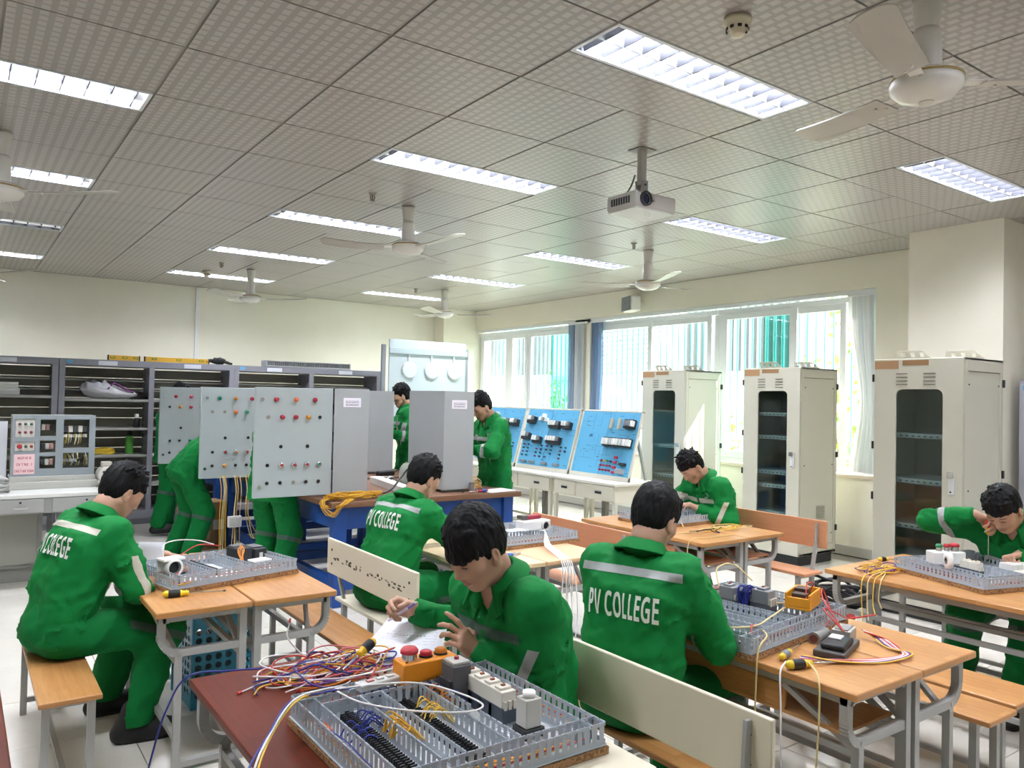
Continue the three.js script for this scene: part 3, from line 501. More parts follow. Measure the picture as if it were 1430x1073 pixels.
// ---------------------------------------------------------------- left desk with its trainer
{
  const t = thing('metal_desk', 'grey desk at left edge carrying the relay trainer', 'desk', [0, 0, -7.28]);
  mesh('desktop', [rspan(-0.5, 1.22, 0.725, 0.755, -0.95, 0.0, 0.004)], P('#d8d8d3', 0.4), t);
  mesh('apron', [rspan(-0.48, 1.2, 0.6, 0.725, -0.03, -0.012)], P('#9b9b99'), t);
  for (const [a, b] of [[-0.4, 0.22], [0.28, 0.6], [0.66, 1.15]]) { const d = mesh('drawer', [rspan(a, b, 0.61, 0.718, -0.012, 0.004, 0.003)], P('#a7a7a4'), t); mesh('lock', [cyl(0.009, 0.009, 0.008, (a + b) / 2, 0.695, 0.006, 10, Math.PI / 2)], MAT.dark, d); mesh('handle', [tube([[(a + b) / 2 - 0.05, 0.66, 0.005], [(a + b) / 2 - 0.045, 0.652, 0.022], [(a + b) / 2 + 0.045, 0.652, 0.022], [(a + b) / 2 + 0.05, 0.66, 0.005]], 0.004, 14, 5)], MAT.steel, d); }
  mesh('side_cabinet', [rspan(-0.46, 0.62, 0.12, 0.6, -0.9, -0.3, 0.004), rspan(-0.44, 0.6, 0, 0.12, -0.88, -0.34)], P('#8f8f8a'), t);
  mesh('cabinet_door', [rspan(-0.4, 0.2, 0.15, 0.58, -0.3, -0.284, 0.004)], P('#98988f'), t); mesh('cabinet_door', [rspan(0.21, 0.58, 0.15, 0.58, -0.3, -0.284, 0.004)], P('#98988f'), t);
  for (const x of [0.72, 1.16]) for (const z of [-0.08, -0.88]) mesh('leg', [bar([x, 0, z], [x, 0.6, z], 0.04, 0.04)], P('#7c7c7c'), t);
  mesh('low_rail', [bar([0.72, 0.12, -0.88], [1.16, 0.12, -0.88], 0.03, 0.03)], P('#7c7c7c'), t);

  // relay trainer: front frame with windows onto rows of wired parts
  const q = thing('relay_trainer', 'grey relay trainer panel with buttons and a red warning sheet', 'training panel', [0.395, 0.755, -7.78]);
  const fr = P('#8d9699', 0.5), y0 = 0.1, y1 = 0.62, w = 0.62;
  mesh('base', [rspan(-0.02, w + 0.02, 0, 0.06, -0.3, 0.12, 0.006), rspan(-0.01, w + 0.01, 0.06, 0.1, -0.3, 0.06, 0.004)], P('#b3b3ab'), q);
  mesh('case', [rspan(0, w, y0, y1, -0.25, -0.24), rspan(0, 0.01, y0, y1, -0.25, 0), rspan(w - 0.01, w, y0, y1, -0.25, 0), rspan(0, w, y1 - 0.01, y1, -0.25, 0), rspan(0, w, y0, y0 + 0.01, -0.25, 0)], P('#a7a99f'), q);
  const F = extrude(rect(0.0, w, y0, y1), 0.012, 0.0015, [[0.02, 0.165, 0.43, 0.59], [0.02, 0.165, 0.315, 0.395], [0.2, 0.32, 0.44, 0.585], [0.2, 0.32, 0.3, 0.405], [0.2, 0.32, 0.16, 0.27], [0.375, 0.575, 0.335, 0.585], [0.375, 0.575, 0.16, 0.295]].map((r) => rect(...r).reverse()));
  mesh('front_frame', [F], fr, q);
  const btn = (x, y, c, r = 0.012) => mesh('button', [lathe([[0, 0.03], [r * 0.8, 0.028], [r, 0.02], [r, 0]], 12).rotateX(Math.PI / 2).translate(x, y, 0.002)], c, q);
  mesh('button_plate', [rspan(0.022, 0.163, 0.432, 0.588, -0.004, 0.004, 0.003)], P('#dcd9d1'), q); mesh('button_plate', [rspan(0.022, 0.163, 0.317, 0.393, -0.004, 0.004, 0.003)], P('#dcd9d1'), q);
  for (let i = 0; i < 3; i++) for (let j = 0; j < 2; j++) btn(0.052 + i * 0.042, 0.475 + j * 0.07, j ? [P('#6b2d2b'), P('#25513b'), P('#25513b')][i] : P('#7d3436')); btn(0.055, 0.355, P('#b03038'), 0.02); btn(0.1, 0.355, P('#2c6e4f')); btn(0.14, 0.355, P('#a33c3c'));
  const warn = ctex(256, 256, (c, W, Hh) => { c.fillStyle = '#e8c6c6'; c.fillRect(0, 0, W, Hh); c.fillStyle = '#a5353f'; c.font = 'bold 46px sans-serif'; c.textAlign = 'center'; c.fillText('NGUY HIỂM', W / 2, 66, 170); c.fillText('CHẾT NGƯỜI', W / 2, 148, 196); c.fillText('CHÚ Ý AN TOÀN', W / 2, 232, 240); });
  mesh('warning_sheet', [new THREE.PlaneGeometry(0.15, 0.17).translate(0.092, 0.205, 0.0145)], M(0xffffff, 0.6, { map: warn }), q);
  mesh('inner_plate', [rspan(0.19, 0.6, y0 + 0.02, y1 - 0.02, -0.1, -0.09)], P('#6f7062'), q);
  const r = RNG(14); for (const [cx, cy, n] of [[0.26, 0.515, 3], [0.26, 0.35, 3], [0.26, 0.215, 3]]) for (let k = 0; k < n; k++) mesh('breaker', [rbox(0.028, 0.05, 0.05, cx - 0.032 + k * 0.032, cy, -0.06, 0.003)], [P('#d9d6d0'), P('#c99a95'), P('#3f4346')][(k + (cy > 0.4 ? 0 : 2)) % 3], q);
  for (let k = 0; k < 5; k++) { mesh('contactor', [rbox(0.034, 0.055, 0.06, 0.395 + k * 0.038, 0.5, -0.055, 0.003)], k % 2 ? P('#e0ddd4') : P('#4a4d50'), q); mesh('relay', [rbox(0.032, 0.03, 0.04, 0.395 + k * 0.038, 0.44, -0.06, 0.003)], P('#e3e0d8'), q); mesh('terminal', [rbox(0.034, 0.025, 0.03, 0.395 + k * 0.038, 0.225, -0.05, 0.003)], k < 3 ? P('#c6d0d8') : P('#33373a'), q); }
  const wires = { '#c6b24a': [], '#d8d4c6': [], '#3a3d40': [] }; const ks = Object.keys(wires);
  for (let k = 0; k < 46; k++) { const x = 0.385 + r() * 0.18, low = r() > 0.5, ya = low ? 0.17 + r() * 0.05 : 0.345 + r() * 0.05, yb = ya + 0.05 + r() * 0.05; wires[ks[k % 3]].push(tube([[x, ya, -0.05], [x + 0.004, (ya + yb) / 2, -0.03 + r() * 0.02], [x + (r() - 0.5) * 0.02, yb, -0.055]], 0.0028, 6, 4)); }
  for (const k of ks) mesh('jumper_wires', wires[k], P(k), q).userData.kind = 'stuff';
  const mo = thing('small_motor', 'small grey electric motor on the desk beside the trainer', 'motor', [1.1, 0.756, -7.66]);
  mesh('motor_body', [cyl(0.075, 0.075, 0.16, 0, 0.1, -0.03, 24, Math.PI / 2), ...Array.from({ length: 9 }, (_, k) => box(0.008, 0.17, 0.14, 0, 0.1, -0.03).rotateZ(0).translate(0, 0, 0)).slice(0, 1)], P('#a7a39a', 0.4), mo); mesh('end_shield', [cyl(0.07, 0.078, 0.03, 0, 0.1, 0.065, 24, Math.PI / 2)], P('#d0cdc3', 0.35), mo); mesh('shaft', [cyl(0.012, 0.012, 0.06, 0, 0.1, 0.1, 12, Math.PI / 2)], MAT.chrome, mo); for (let k = 0; k < 4; k++) mesh('bolt', [cyl(0.012, 0.012, 0.01, 0.045 * Math.cos(k * 1.57 + 0.78), 0.1 + 0.045 * Math.sin(k * 1.57 + 0.78), 0.083, 8, Math.PI / 2)], MAT.dark, mo); mesh('terminal_box', [rbox(0.08, 0.05, 0.08, 0, 0.19, -0.03, 0.006)], P('#b7b3a8'), mo); mesh('foot', [rbox(0.17, 0.022, 0.14, 0, 0.011, -0.03, 0.004)], P('#8a867c'), mo);
  const cc = thing('cable_coil', 'coil of grey cable on the desk at the left edge', 'cable coil', [0.27, 0.757, -7.5]);
  for (let k = 0; k < 6; k++) { const pts = []; for (let a = 0; a < 12; a++) pts.push([Math.cos(a / 12 * 6.283) * (0.1 - 0.006 * (k % 3)), 0.012 + k * 0.02 + 0.01 * Math.sin(a + k), Math.sin(a / 12 * 6.283) * 0.09]); mesh('loop', [tube(pts, 0.01, 36, 6, true)], k % 2 ? P('#c2c2bd') : P('#8b8b88'), cc); }
  const mt = thing('panel_sheet', 'plain grey white panel standing on the desk at the left edge', 'panel', [0.15, 0.756, -7.95]); mesh('sheet', [rspan(-0.4, 0.22, 0, 0.56, -0.02, 0, 0.004)], P('#d3d5da', 0.4), mt); mesh('stand', [rspan(-0.3, -0.26, 0, 0.2, -0.1, -0.02), rspan(0.12, 0.16, 0, 0.2, -0.1, -0.02)], P('#8b8b88'), mt);
}
// ---------------------------------------------------------------- cabinets with glass doors
{
  const smoked = M(sRGB('#dfe9e9'), 0.04, { phys: 1, transmission: 1, thickness: 0, ior: 1.5 });
  const shell = MAT.cab, tape = P('#b08a64', 0.7);
  function cabinet(label, x, z, inside) {                     // x: door plane, z: near side; the door looks to -x
    const t = thing('network_cabinet', label, 'cabinet', [x, 0, z], 0, 'grey network cabinets'), w = 0.68, d = 0.64, y0 = 0.1, y1 = 1.98;
    mesh('plinth', [rspan(0.03, d - 0.02, 0, y0, -w + 0.03, -0.03)], MAT.cabDark, t);
    mesh('case', [rspan(0.02, d, y1 - 0.02, y1, -w, 0), rspan(0.02, d, y0, y0 + 0.03, -w, 0), rspan(d - 0.012, d, y0, y1, -w, 0), rspan(0.02, d, y0, y1, -w, -w + 0.012), rspan(0.02, 0.06, y0, y1, -0.02, 0), rspan(d - 0.05, d, y0, y1, -0.02, 0), rspan(0.06, d - 0.05, y1 - 0.1, y1, -0.02, 0), rspan(0.06, d - 0.05, y0, y0 + 0.09, -0.02, 0)], shell, t);
    const sp = mesh('side_panel', [rspan(0.064, d - 0.054, y0 + 0.094, y1 - 0.104, -0.012, -0.004, 0.002)], shell, t);
    for (const yy of [0.3, 1.0, 1.78]) for (const xx of [0.085, d - 0.075]) mesh('screw', [cyl(0.006, 0.006, 0.006, xx, yy, -0.002, 8, Math.PI / 2)], MAT.dark, sp);
    for (let k = 0; k < 6; k++) mesh('louvre', [rspan(0.3, 0.44, 0.46 + k * 0.02, 0.472 + k * 0.02, -0.006, 0.004, 0.002)], P('#a4a294'), sp);
    mesh('side_vent_frame', [rspan(0.29, 0.45, 0.446, 0.452, -0.006, 0.006), rspan(0.29, 0.45, 0.585, 0.591, -0.006, 0.006)], shell, sp);
    // door with a round cornered window
    const hole = [], rr = 0.05, [a, b, c, e] = [0.145, 0.505, 0.36, 1.745];
    for (const [cx, cy, s] of [[b - rr, e - rr, 0], [a + rr, e - rr, 1], [a + rr, c + rr, 2], [b - rr, c + rr, 3]]) for (let k = 0; k <= 5; k++) { const q = (s + k / 5) * Math.PI / 2; hole.push([cx + rr * Math.cos(q), cy + rr * Math.sin(q)]); }
    const dg = extrude(rect(0.006, w - 0.006, y0 + 0.006, y1 - 0.006), 0.014, 0.003, [hole.reverse()]).rotateY(Math.PI / 2);
    dg.translate(0, 0, 0); const door = mesh('door', [dg], shell, t);
    mesh('glass', [rspan(0.012, 0.016, c - 0.01, e + 0.01, -b - 0.01, -a + 0.01)], smoked, door);
    for (const q of [0, 1]) for (let k = 0; k < 4; k++) { mesh('vent_slot', [rspan(-0.008, 0.002, 1.86 - k * 0.028, 1.868 - k * 0.028, -0.2 - q * 0.21, -0.29 - q * 0.21, 0.003)], P('#77756a'), door); mesh('vent_slot', [rspan(-0.008, 0.002, 0.3 - k * 0.028, 0.308 - k * 0.028, -0.2 - q * 0.21, -0.29 - q * 0.21, 0.003)], P('#8d8b80'), door); }
    const hd = mesh('handle', [rspan(-0.03, -0.004, 0.97, 1.13, -0.09, -0.055, 0.006)], P('#dfe2e2', 0.3), door); mesh('latch', [rspan(-0.045, -0.028, 1.09, 1.135, -0.095, -0.05, 0.005)], MAT.chrome, hd); mesh('keyhole', [cyl(0.007, 0.007, 0.006, -0.031, 0.99, -0.072, 8, 0, Math.PI / 2)], MAT.dark, hd);
    for (const yy of [0.25, 0.9, 1.3, 1.83]) { mesh('hinge', [rspan(-0.012, 0.02, yy - 0.03, yy + 0.03, -w - 0.01, -w + 0.004, 0.003)], MAT.black, t); }
    for (const yy of [0.35, 1.1, 1.8]) mesh('hinge', [rspan(d - 0.02, d + 0.008, yy - 0.03, yy + 0.03, -0.004, 0.012, 0.003)], MAT.black, t);
    mesh('tape_strip', [rspan(-0.0055, -0.004, 1.9, 1.965, -0.48, -0.672)], tape, door); mesh('tape_strip', [rspan(-0.0055, -0.004, 1.925, 1.965, -0.25, -0.45)], P('#9c7852', 0.7), door);
    // inside: rails, shelves
    for (const zz of [-0.07, -w + 0.07]) mesh('rack_rail', [rspan(0.08, 0.11, y0 + 0.03, y1 - 0.03, zz - 0.02, zz + 0.02)], P('#6f7c7c'), t);
    for (const yy of inside.shelves) { const s = mesh('shelf', [rspan(0.1, d - 0.02, yy - 0.012, yy, -w + 0.03, -0.03), rspan(0.092, 0.1, yy - 0.035, yy + 0.002, -w + 0.05, -0.05)], P('#c4c8c4'), t); for (let k = 0; k < 12; k++) mesh('slot', [box(0.004, 0.008, 0.02, 0.0905, yy - 0.018, -0.09 - k * 0.046)], MAT.dark, s); }
    for (const [zz, yy, cl] of [[-0.16, 0, 0], [-0.46, 0, 0]]) { // folded perforated metal pieces lying on top
      const f = thing('perforated_bracket', `bent perforated plate on top of ${inside.name}, ${zz < -0.3 ? 'door side' : 'near side'}`, 'bracket', [x + (zz < -0.3 ? 0.1 : 0.3), y1, z + (zz < -0.3 ? -0.42 : -0.14)], zz < -0.3 ? 0.0 : 0.1, 'bent plates on the cabinets');
      const hs = []; for (let k = 0; k < 3; k++) hs.push(rect(-0.09 + k * 0.07, -0.06 + k * 0.07, 0.016, 0.055).reverse());
      const pl = extrude([[-0.14, 0], [0.13, 0], [0.11, 0.075], [-0.09, 0.075]], 0.003, 0, hs).rotateY(Math.PI / 2).rotateZ(0.62).translate(0, 0.002, 0); mesh('plate', [pl], P('#c9c6b8'), f); mesh('foot', [rspan(-0.03, 0.005, 0, 0.003, -0.13, 0.14)], P('#c9c6b8'), f);
    }
    return t;
  }
  cabinet('grey cabinet with glass door, farthest of three, beside the blue boards', 6.8, -6.11, { name: 'the farthest cabinet', shelves: [1.1, 0.75] });
  cabinet('grey cabinet with glass door, middle one, behind the salmon bench', 6.8, -4.61, { name: 'the middle cabinet', shelves: [1.52, 1.28, 0.92, 0.78, 0.5] });
  cabinet('grey cabinet with dark glass door, nearest, in front of the column', 5.95, -2.69, { name: 'the nearest cabinet', shelves: [1.4, 1.05, 0.7, 0.45] });
  const put = (n, l, c, g, m, p) => { const t = thing(n, l, c, p); g.forEach(([nm, gg, mm]) => mesh(nm, gg, mm, t)); return t; };
  put('stacked_papers', 'bundles of dark papers on a shelf inside the nearest cabinet', 'papers', [['stack', [rbox(0.24, 0.1, 0.2, 0, 0.05, 0, 0.004)], P('#5d4a42')], ['cover', [rbox(0.245, 0.02, 0.205, 0, 0.11, 0.004, 0.003)], P('#8a5a44')]], [6.28, 0.701, -2.95]);
  put('equipment_case', 'reddish case inside the nearest cabinet, bottom shelf', 'case', [['body', [rbox(0.26, 0.14, 0.24, 0, 0.07, 0, 0.008)], P('#7a3f30')], ['handle', [tube([[-0.05, 0.14, 0], [-0.04, 0.17, 0], [0.04, 0.17, 0], [0.05, 0.14, 0]], 0.007)], MAT.black]], [6.26, 0.451, -2.96]);
  put('meter', 'white meter on a shelf inside the nearest cabinet', 'meter', [['body', [rbox(0.06, 0.16, 0.09, 0, 0.08, 0, 0.008)], P('#c8c6b8')], ['dial', [cyl(0.03, 0.03, 0.01, -0.032, 0.11, 0, 16, 0, Math.PI / 2)], P('#e8e6dc')]], [6.12, 1.051, -2.9]);
  put('grey_module', 'grey modules stacked on the upper shelf of the nearest cabinet', 'module', [['body', [rbox(0.2, 0.09, 0.2, 0, 0.045, 0, 0.006)], P('#8b9396')], ['face', [rbox(0.01, 0.06, 0.16, -0.102, 0.045, 0, 0.003)], P('#4a5054')]], [6.2, 1.401, -2.92]);
  // steel locker at the right edge
  const lk = thing('steel_locker', 'grey steel locker at the right edge of the room', 'locker', [7.28, 0, -2.35]);
  mesh('case', [rspan(0, 0.5, 0.05, 1.85, -0.5, 0.6, 0.004), rspan(0.03, 0.47, 0, 0.05, -0.46, 0.56)], P('#9a99a3', 0.45), lk);
  for (const [a, b] of [[-0.49, 0.05], [0.06, 0.59]]) { const d = mesh('door', [rspan(-0.016, 0, 0.08, 1.82, a, b, 0.004)], P('#a3a2ab', 0.45), lk); mesh('handle', [rspan(-0.03, -0.016, 1.0, 1.1, b - 0.09, b - 0.06, 0.004)], MAT.steel, d); mesh('lock', [cyl(0.01, 0.01, 0.012, -0.02, 1.3, b - 0.07, 10, 0, Math.PI / 2)], MAT.dark, d); mesh('sticker', [box(0.002, 0.04, 0.09, -0.017, 1.79, a + 0.07)], P('#4f9bc4'), d); }
}
// ---------------------------------------------------------------- desks with slanting blue training boards along the windows
{
  function desk(label, z, L) {
    const t = thing('lab_desk', label, 'desk', [5.5, 0, z], 0, 'cream desks along the windows'), m = MAT.deskCream;
    mesh('desktop', [rspan(-0.01, 0.66, 0.725, 0.752, -L + 0.005, -0.005, 0.004)], P('#dcd9cb', 0.4), t);
    mesh('body', [rspan(0.012, 0.6, 0.56, 0.725, -L + 0.03, -0.03, 0.003)], m, t);
    for (const [a, b, dk] of [[0.04, L * 0.5 - 0.02, 1], [L * 0.62, L - 0.04, 1]]) { const d = mesh('drawer', [rspan(0.0, 0.014, 0.57, 0.718, -b, -a, 0.003)], m, t); const hd = mesh('handle_recess', [rspan(-0.003, 0.004, 0.63, 0.66, -(a + b) / 2 - 0.05, -(a + b) / 2 + 0.05, 0.002)], MAT.dark, d); mesh('pull', [rspan(-0.005, 0.0, 0.655, 0.662, -(a + b) / 2 - 0.045, -(a + b) / 2 + 0.045)], MAT.steel, hd); }
    for (const x of [0.03, 0.57]) for (const zz of [-0.045, -L + 0.045]) mesh('leg', [bar([x, 0, zz], [x, 0.56, zz], 0.04, 0.04)], P('#c9c6b8'), t);
    for (const zz of [-0.045, -L + 0.045]) mesh('foot_rail', [bar([0.05, 0.1, zz], [0.55, 0.1, zz], 0.03, 0.03)], P('#c9c6b8'), t);
    mesh('back_rail', [bar([0.57, 0.12, -0.06], [0.57, 0.12, -L + 0.06], 0.03, 0.03)], P('#c9c6b8'), t);
    mesh('trunking_post', [rspan(0.3, 0.36, 0, 0.56, -L * 0.52, -L * 0.52 + 0.06)], P('#77756d'), t);
  }
  desk('cream desk under the left blue board, farthest along the windows', -7.97, 1.06);
  desk('cream desk under the middle blue board with a recessed handle', -6.9, 1.06);
  desk('cream desk under the right blue board, nearest the cabinets', -5.84, 1.05);
  const schem = ctex(512, 512, (c, w, h) => {                  // printed circuit drawing on the blue face
    c.fillStyle = '#63b6e0'; c.fillRect(0, 0, w, h); c.strokeStyle = '#2f6f9c'; c.lineWidth = 2; const r = RNG(77);
    for (let k = 0; k < 46; k++) { const x = 16 + Math.floor(r() * 14) * 34, y = 16 + Math.floor(r() * 14) * 34; c.beginPath(); c.moveTo(x, y); if (r() > 0.5) c.lineTo(x + 34 * (1 + (r() * 3 | 0)), y); else c.lineTo(x, y + 34 * (1 + (r() * 3 | 0))); c.stroke(); }
    for (let k = 0; k < 30; k++) { c.fillStyle = '#2c5f86'; c.fillRect(20 + r() * 470, 20 + r() * 470, 10 + r() * 22, 4); }
  });
  const blueFace = M(0xffffff, 0.5, { map: schem });
  const r = RNG(99), grey = P('#7d8287'), wht = P('#e6e6e2'), drk = P('#2b2e33');
  function board(label, z0, z1, rich) {
    const t = thing('training_board', label, 'training board', [5.74, 0.754, (z0 + z1) / 2], 0, 'blue electrical training boards'), L = z0 - z1;
    t.rotation.set(0, 0, 0);
    const k = thing ? Math.atan2(0.2, 0.72) : 0, tilt = (g) => g.rotateZ(-k).translate(0, 0, 0);
    mesh('frame', [tilt(rspan(0.0, 0.03, 0, 0.775, -L / 2, -L / 2 + 0.02)), tilt(rspan(0, 0.03, 0, 0.775, L / 2 - 0.02, L / 2)), tilt(rspan(0, 0.03, 0.755, 0.775, -L / 2, L / 2)), tilt(rspan(0, 0.03, 0.0, 0.05, -L / 2, L / 2))], P('#d9d6c9'), t);
    const pl = new THREE.PlaneGeometry(L - 0.04, 0.705).rotateY(-Math.PI / 2).translate(-0.001, 0.402, 0);
    mesh('printed_face', [tilt(pl)], blueFace, t); mesh('board_panel', [tilt(rspan(0, 0.018, 0.05, 0.755, -L / 2 + 0.02, L / 2 - 0.02))], P('#57a9d6'), t);
    mesh('seam', [tilt(rspan(-0.0025, 0, 0.05, 0.755, -0.002, 0.002))], P('#2b6b95'), t);
    mesh('rear_strut', [bar([0.18, 0.62, -L / 2 + 0.1], [0.36, 0.0, -L / 2 + 0.1], 0.025, 0.025), bar([0.18, 0.62, L / 2 - 0.1], [0.36, 0.0, L / 2 - 0.1], 0.025, 0.025)], P('#a9a79c'), t);
    const at = (g, m, n) => mesh(n, [tilt(g)], m, t);
    // z runs away from the camera to the left: s in 0..1 from the left edge
    const Zs = (s) => -L / 2 + 0.03 + s * (L - 0.06);
    if (rich) {
      for (const [s, y, n] of [[0.12, 0.63, 3], [0.62, 0.58, 4], [0.86, 0.58, 3], [0.08, 0.42, 3], [0.33, 0.38, 3], [0.66, 0.39, 5]]) {
        at(rbox(0.05, 0.085, 0.05 * n, -0.025, y - 0.02, Zs(s), 0.004), drk, 'contactor_base');
        for (let q = 0; q < n; q++) at(rbox(0.05, 0.055, 0.036, -0.05, y, Zs(s) + (q - (n - 1) / 2) * 0.048, 0.004), q === n - 1 ? grey : wht, 'contactor');
      }
      for (const [s, y] of [[0.3, 0.63], [0.36, 0.67], [0.42, 0.62]]) at(rbox(0.04, 0.05, 0.05, -0.02, y, Zs(s), 0.006), wht, 'terminal_block');
      for (let a = 0; a < 4; a++) for (let b = 0; b < 4; b++) for (const o of [0.06, 0.54]) { if (r() < 0.2) continue; at(cyl(0.009, 0.011, 0.024, -0.012, 0.3 - b * 0.045, Zs(o + a * 0.09 + (a > 1 ? 0.1 : 0)), 10, 0, Math.PI / 2), [P('#8c2f52'), P('#2c3c6b'), P('#3a3f46'), P('#2f6b56')][(a + b * 2) % 4], 'socket'); }
      for (const s of [0.12, 0.3, 0.56, 0.8]) at(rbox(0.03, 0.03, 0.11, -0.014, 0.085, Zs(s), 0.004), grey, 'terminal_strip');
    } else {
      at(rbox(0.03, 0.12, 0.04, -0.015, 0.62, Zs(0.56), 0.004), P('#b6b3a4'), 'busbar'); at(rbox(0.03, 0.12, 0.04, -0.015, 0.62, Zs(0.7), 0.004), P('#b6b3a4'), 'busbar');
      at(rbox(0.05, 0.1, 0.15, -0.025, 0.62, Zs(0.89), 0.004), drk, 'contactor_base'); for (let q = 0; q < 3; q++) at(rbox(0.04, 0.06, 0.036, -0.06, 0.62, Zs(0.86) + q * 0.048, 0.004), q < 2 ? grey : wht, 'contactor');
      at(rbox(0.05, 0.1, 0.42, -0.025, 0.41, Zs(0.74), 0.004), drk, 'breaker_rail'); for (let q = 0; q < 8; q++) at(rbox(0.045, 0.07, 0.042, -0.055, 0.41, Zs(0.54) + q * 0.054, 0.004), q % 3 === 2 ? P('#bfc6c9') : wht, 'breaker');
      for (let a = 0; a < 4; a++) for (let b = 0; b < 3; b++) at(cyl(0.011, 0.012, 0.024, -0.012, 0.2 - b * 0.05, Zs(0.52 + a * 0.055), 10, 0, Math.PI / 2), b ? P('#a32f4c') : [P('#a32f4c'), P('#d3b93c'), P('#2f7a4c'), P('#22315c')][a], 'socket');
      for (let b = 0; b < 4; b++) at(rbox(0.025, 0.03, 0.05, -0.012, 0.25 - b * 0.055, Zs(0.76), 0.008), P('#b2304f'), 'red_switch');
      at(rbox(0.04, 0.03, 0.09, -0.02, 0.18, Zs(0.9), 0.004), drk, 'terminal_strip'); at(rbox(0.04, 0.05, 0.12, -0.02, 0.1, Zs(0.88), 0.004), P('#9aa0a6'), 'terminal_strip');
      at(extrude([[-0.03, 0], [0.03, 0], [0.02, 0.03], [-0.02, 0.03]], 0.004).rotateY(-Math.PI / 2).translate(0, 0.46, Zs(0.22)), P('#2f6f9c'), 'motor_symbol');
    }
  }
  board('blue training board behind the window-side standing man', -7.98, -8.92, true);
  board('blue training board full of contactors, middle one on the desks', -6.92, -7.93, true);
  board('blue training board with a printed diagram, beside the farthest cabinet', -5.92, -6.88, false);
  const bd = thing('display_board', 'pale panel on a stand with three round discs, far corner', 'display board', [4.85, 0, -9.72]);
  mesh('panel', [rspan(0, 1.24, 1.28, 2.4, -0.03, 0, 0.006)], P('#c5d3d6', 0.4), bd); mesh('top_rail', [rspan(-0.01, 1.25, 2.2, 2.28, -0.0, 0.03, 0.005)], P('#b2c2c6'), bd);
  for (const x of [0.31, 0.67, 1.04]) { const h = mesh('disc_handle', [rspan(x - 0.025, x + 0.005, 2.08, 2.2, 0, 0.022, 0.004)], P('#d6e0e2'), bd); mesh('disc', [lathe([[0, 0.03], [0.1, 0.03], [0.115, 0.024], [0.12, 0.01], [0.12, 0]], 28).rotateX(Math.PI / 2).translate(x, 1.98, 0)], P('#d6e0e2', 0.35), h); }
  for (const x of [-0.07, 1.27]) mesh('post', [rspan(x - 0.03, x + 0.03, 0, 2.32, -0.06, -0.02, 0.004), rspan(x - 0.04, x + 0.04, 0, 0.05, -0.35, 0.3, 0.004)], P('#8f969a'), bd); mesh('cross_bar', [rspan(-0.07, 1.27, 1.36, 1.42, -0.056, -0.03)], P('#8f969a'), bd);
}
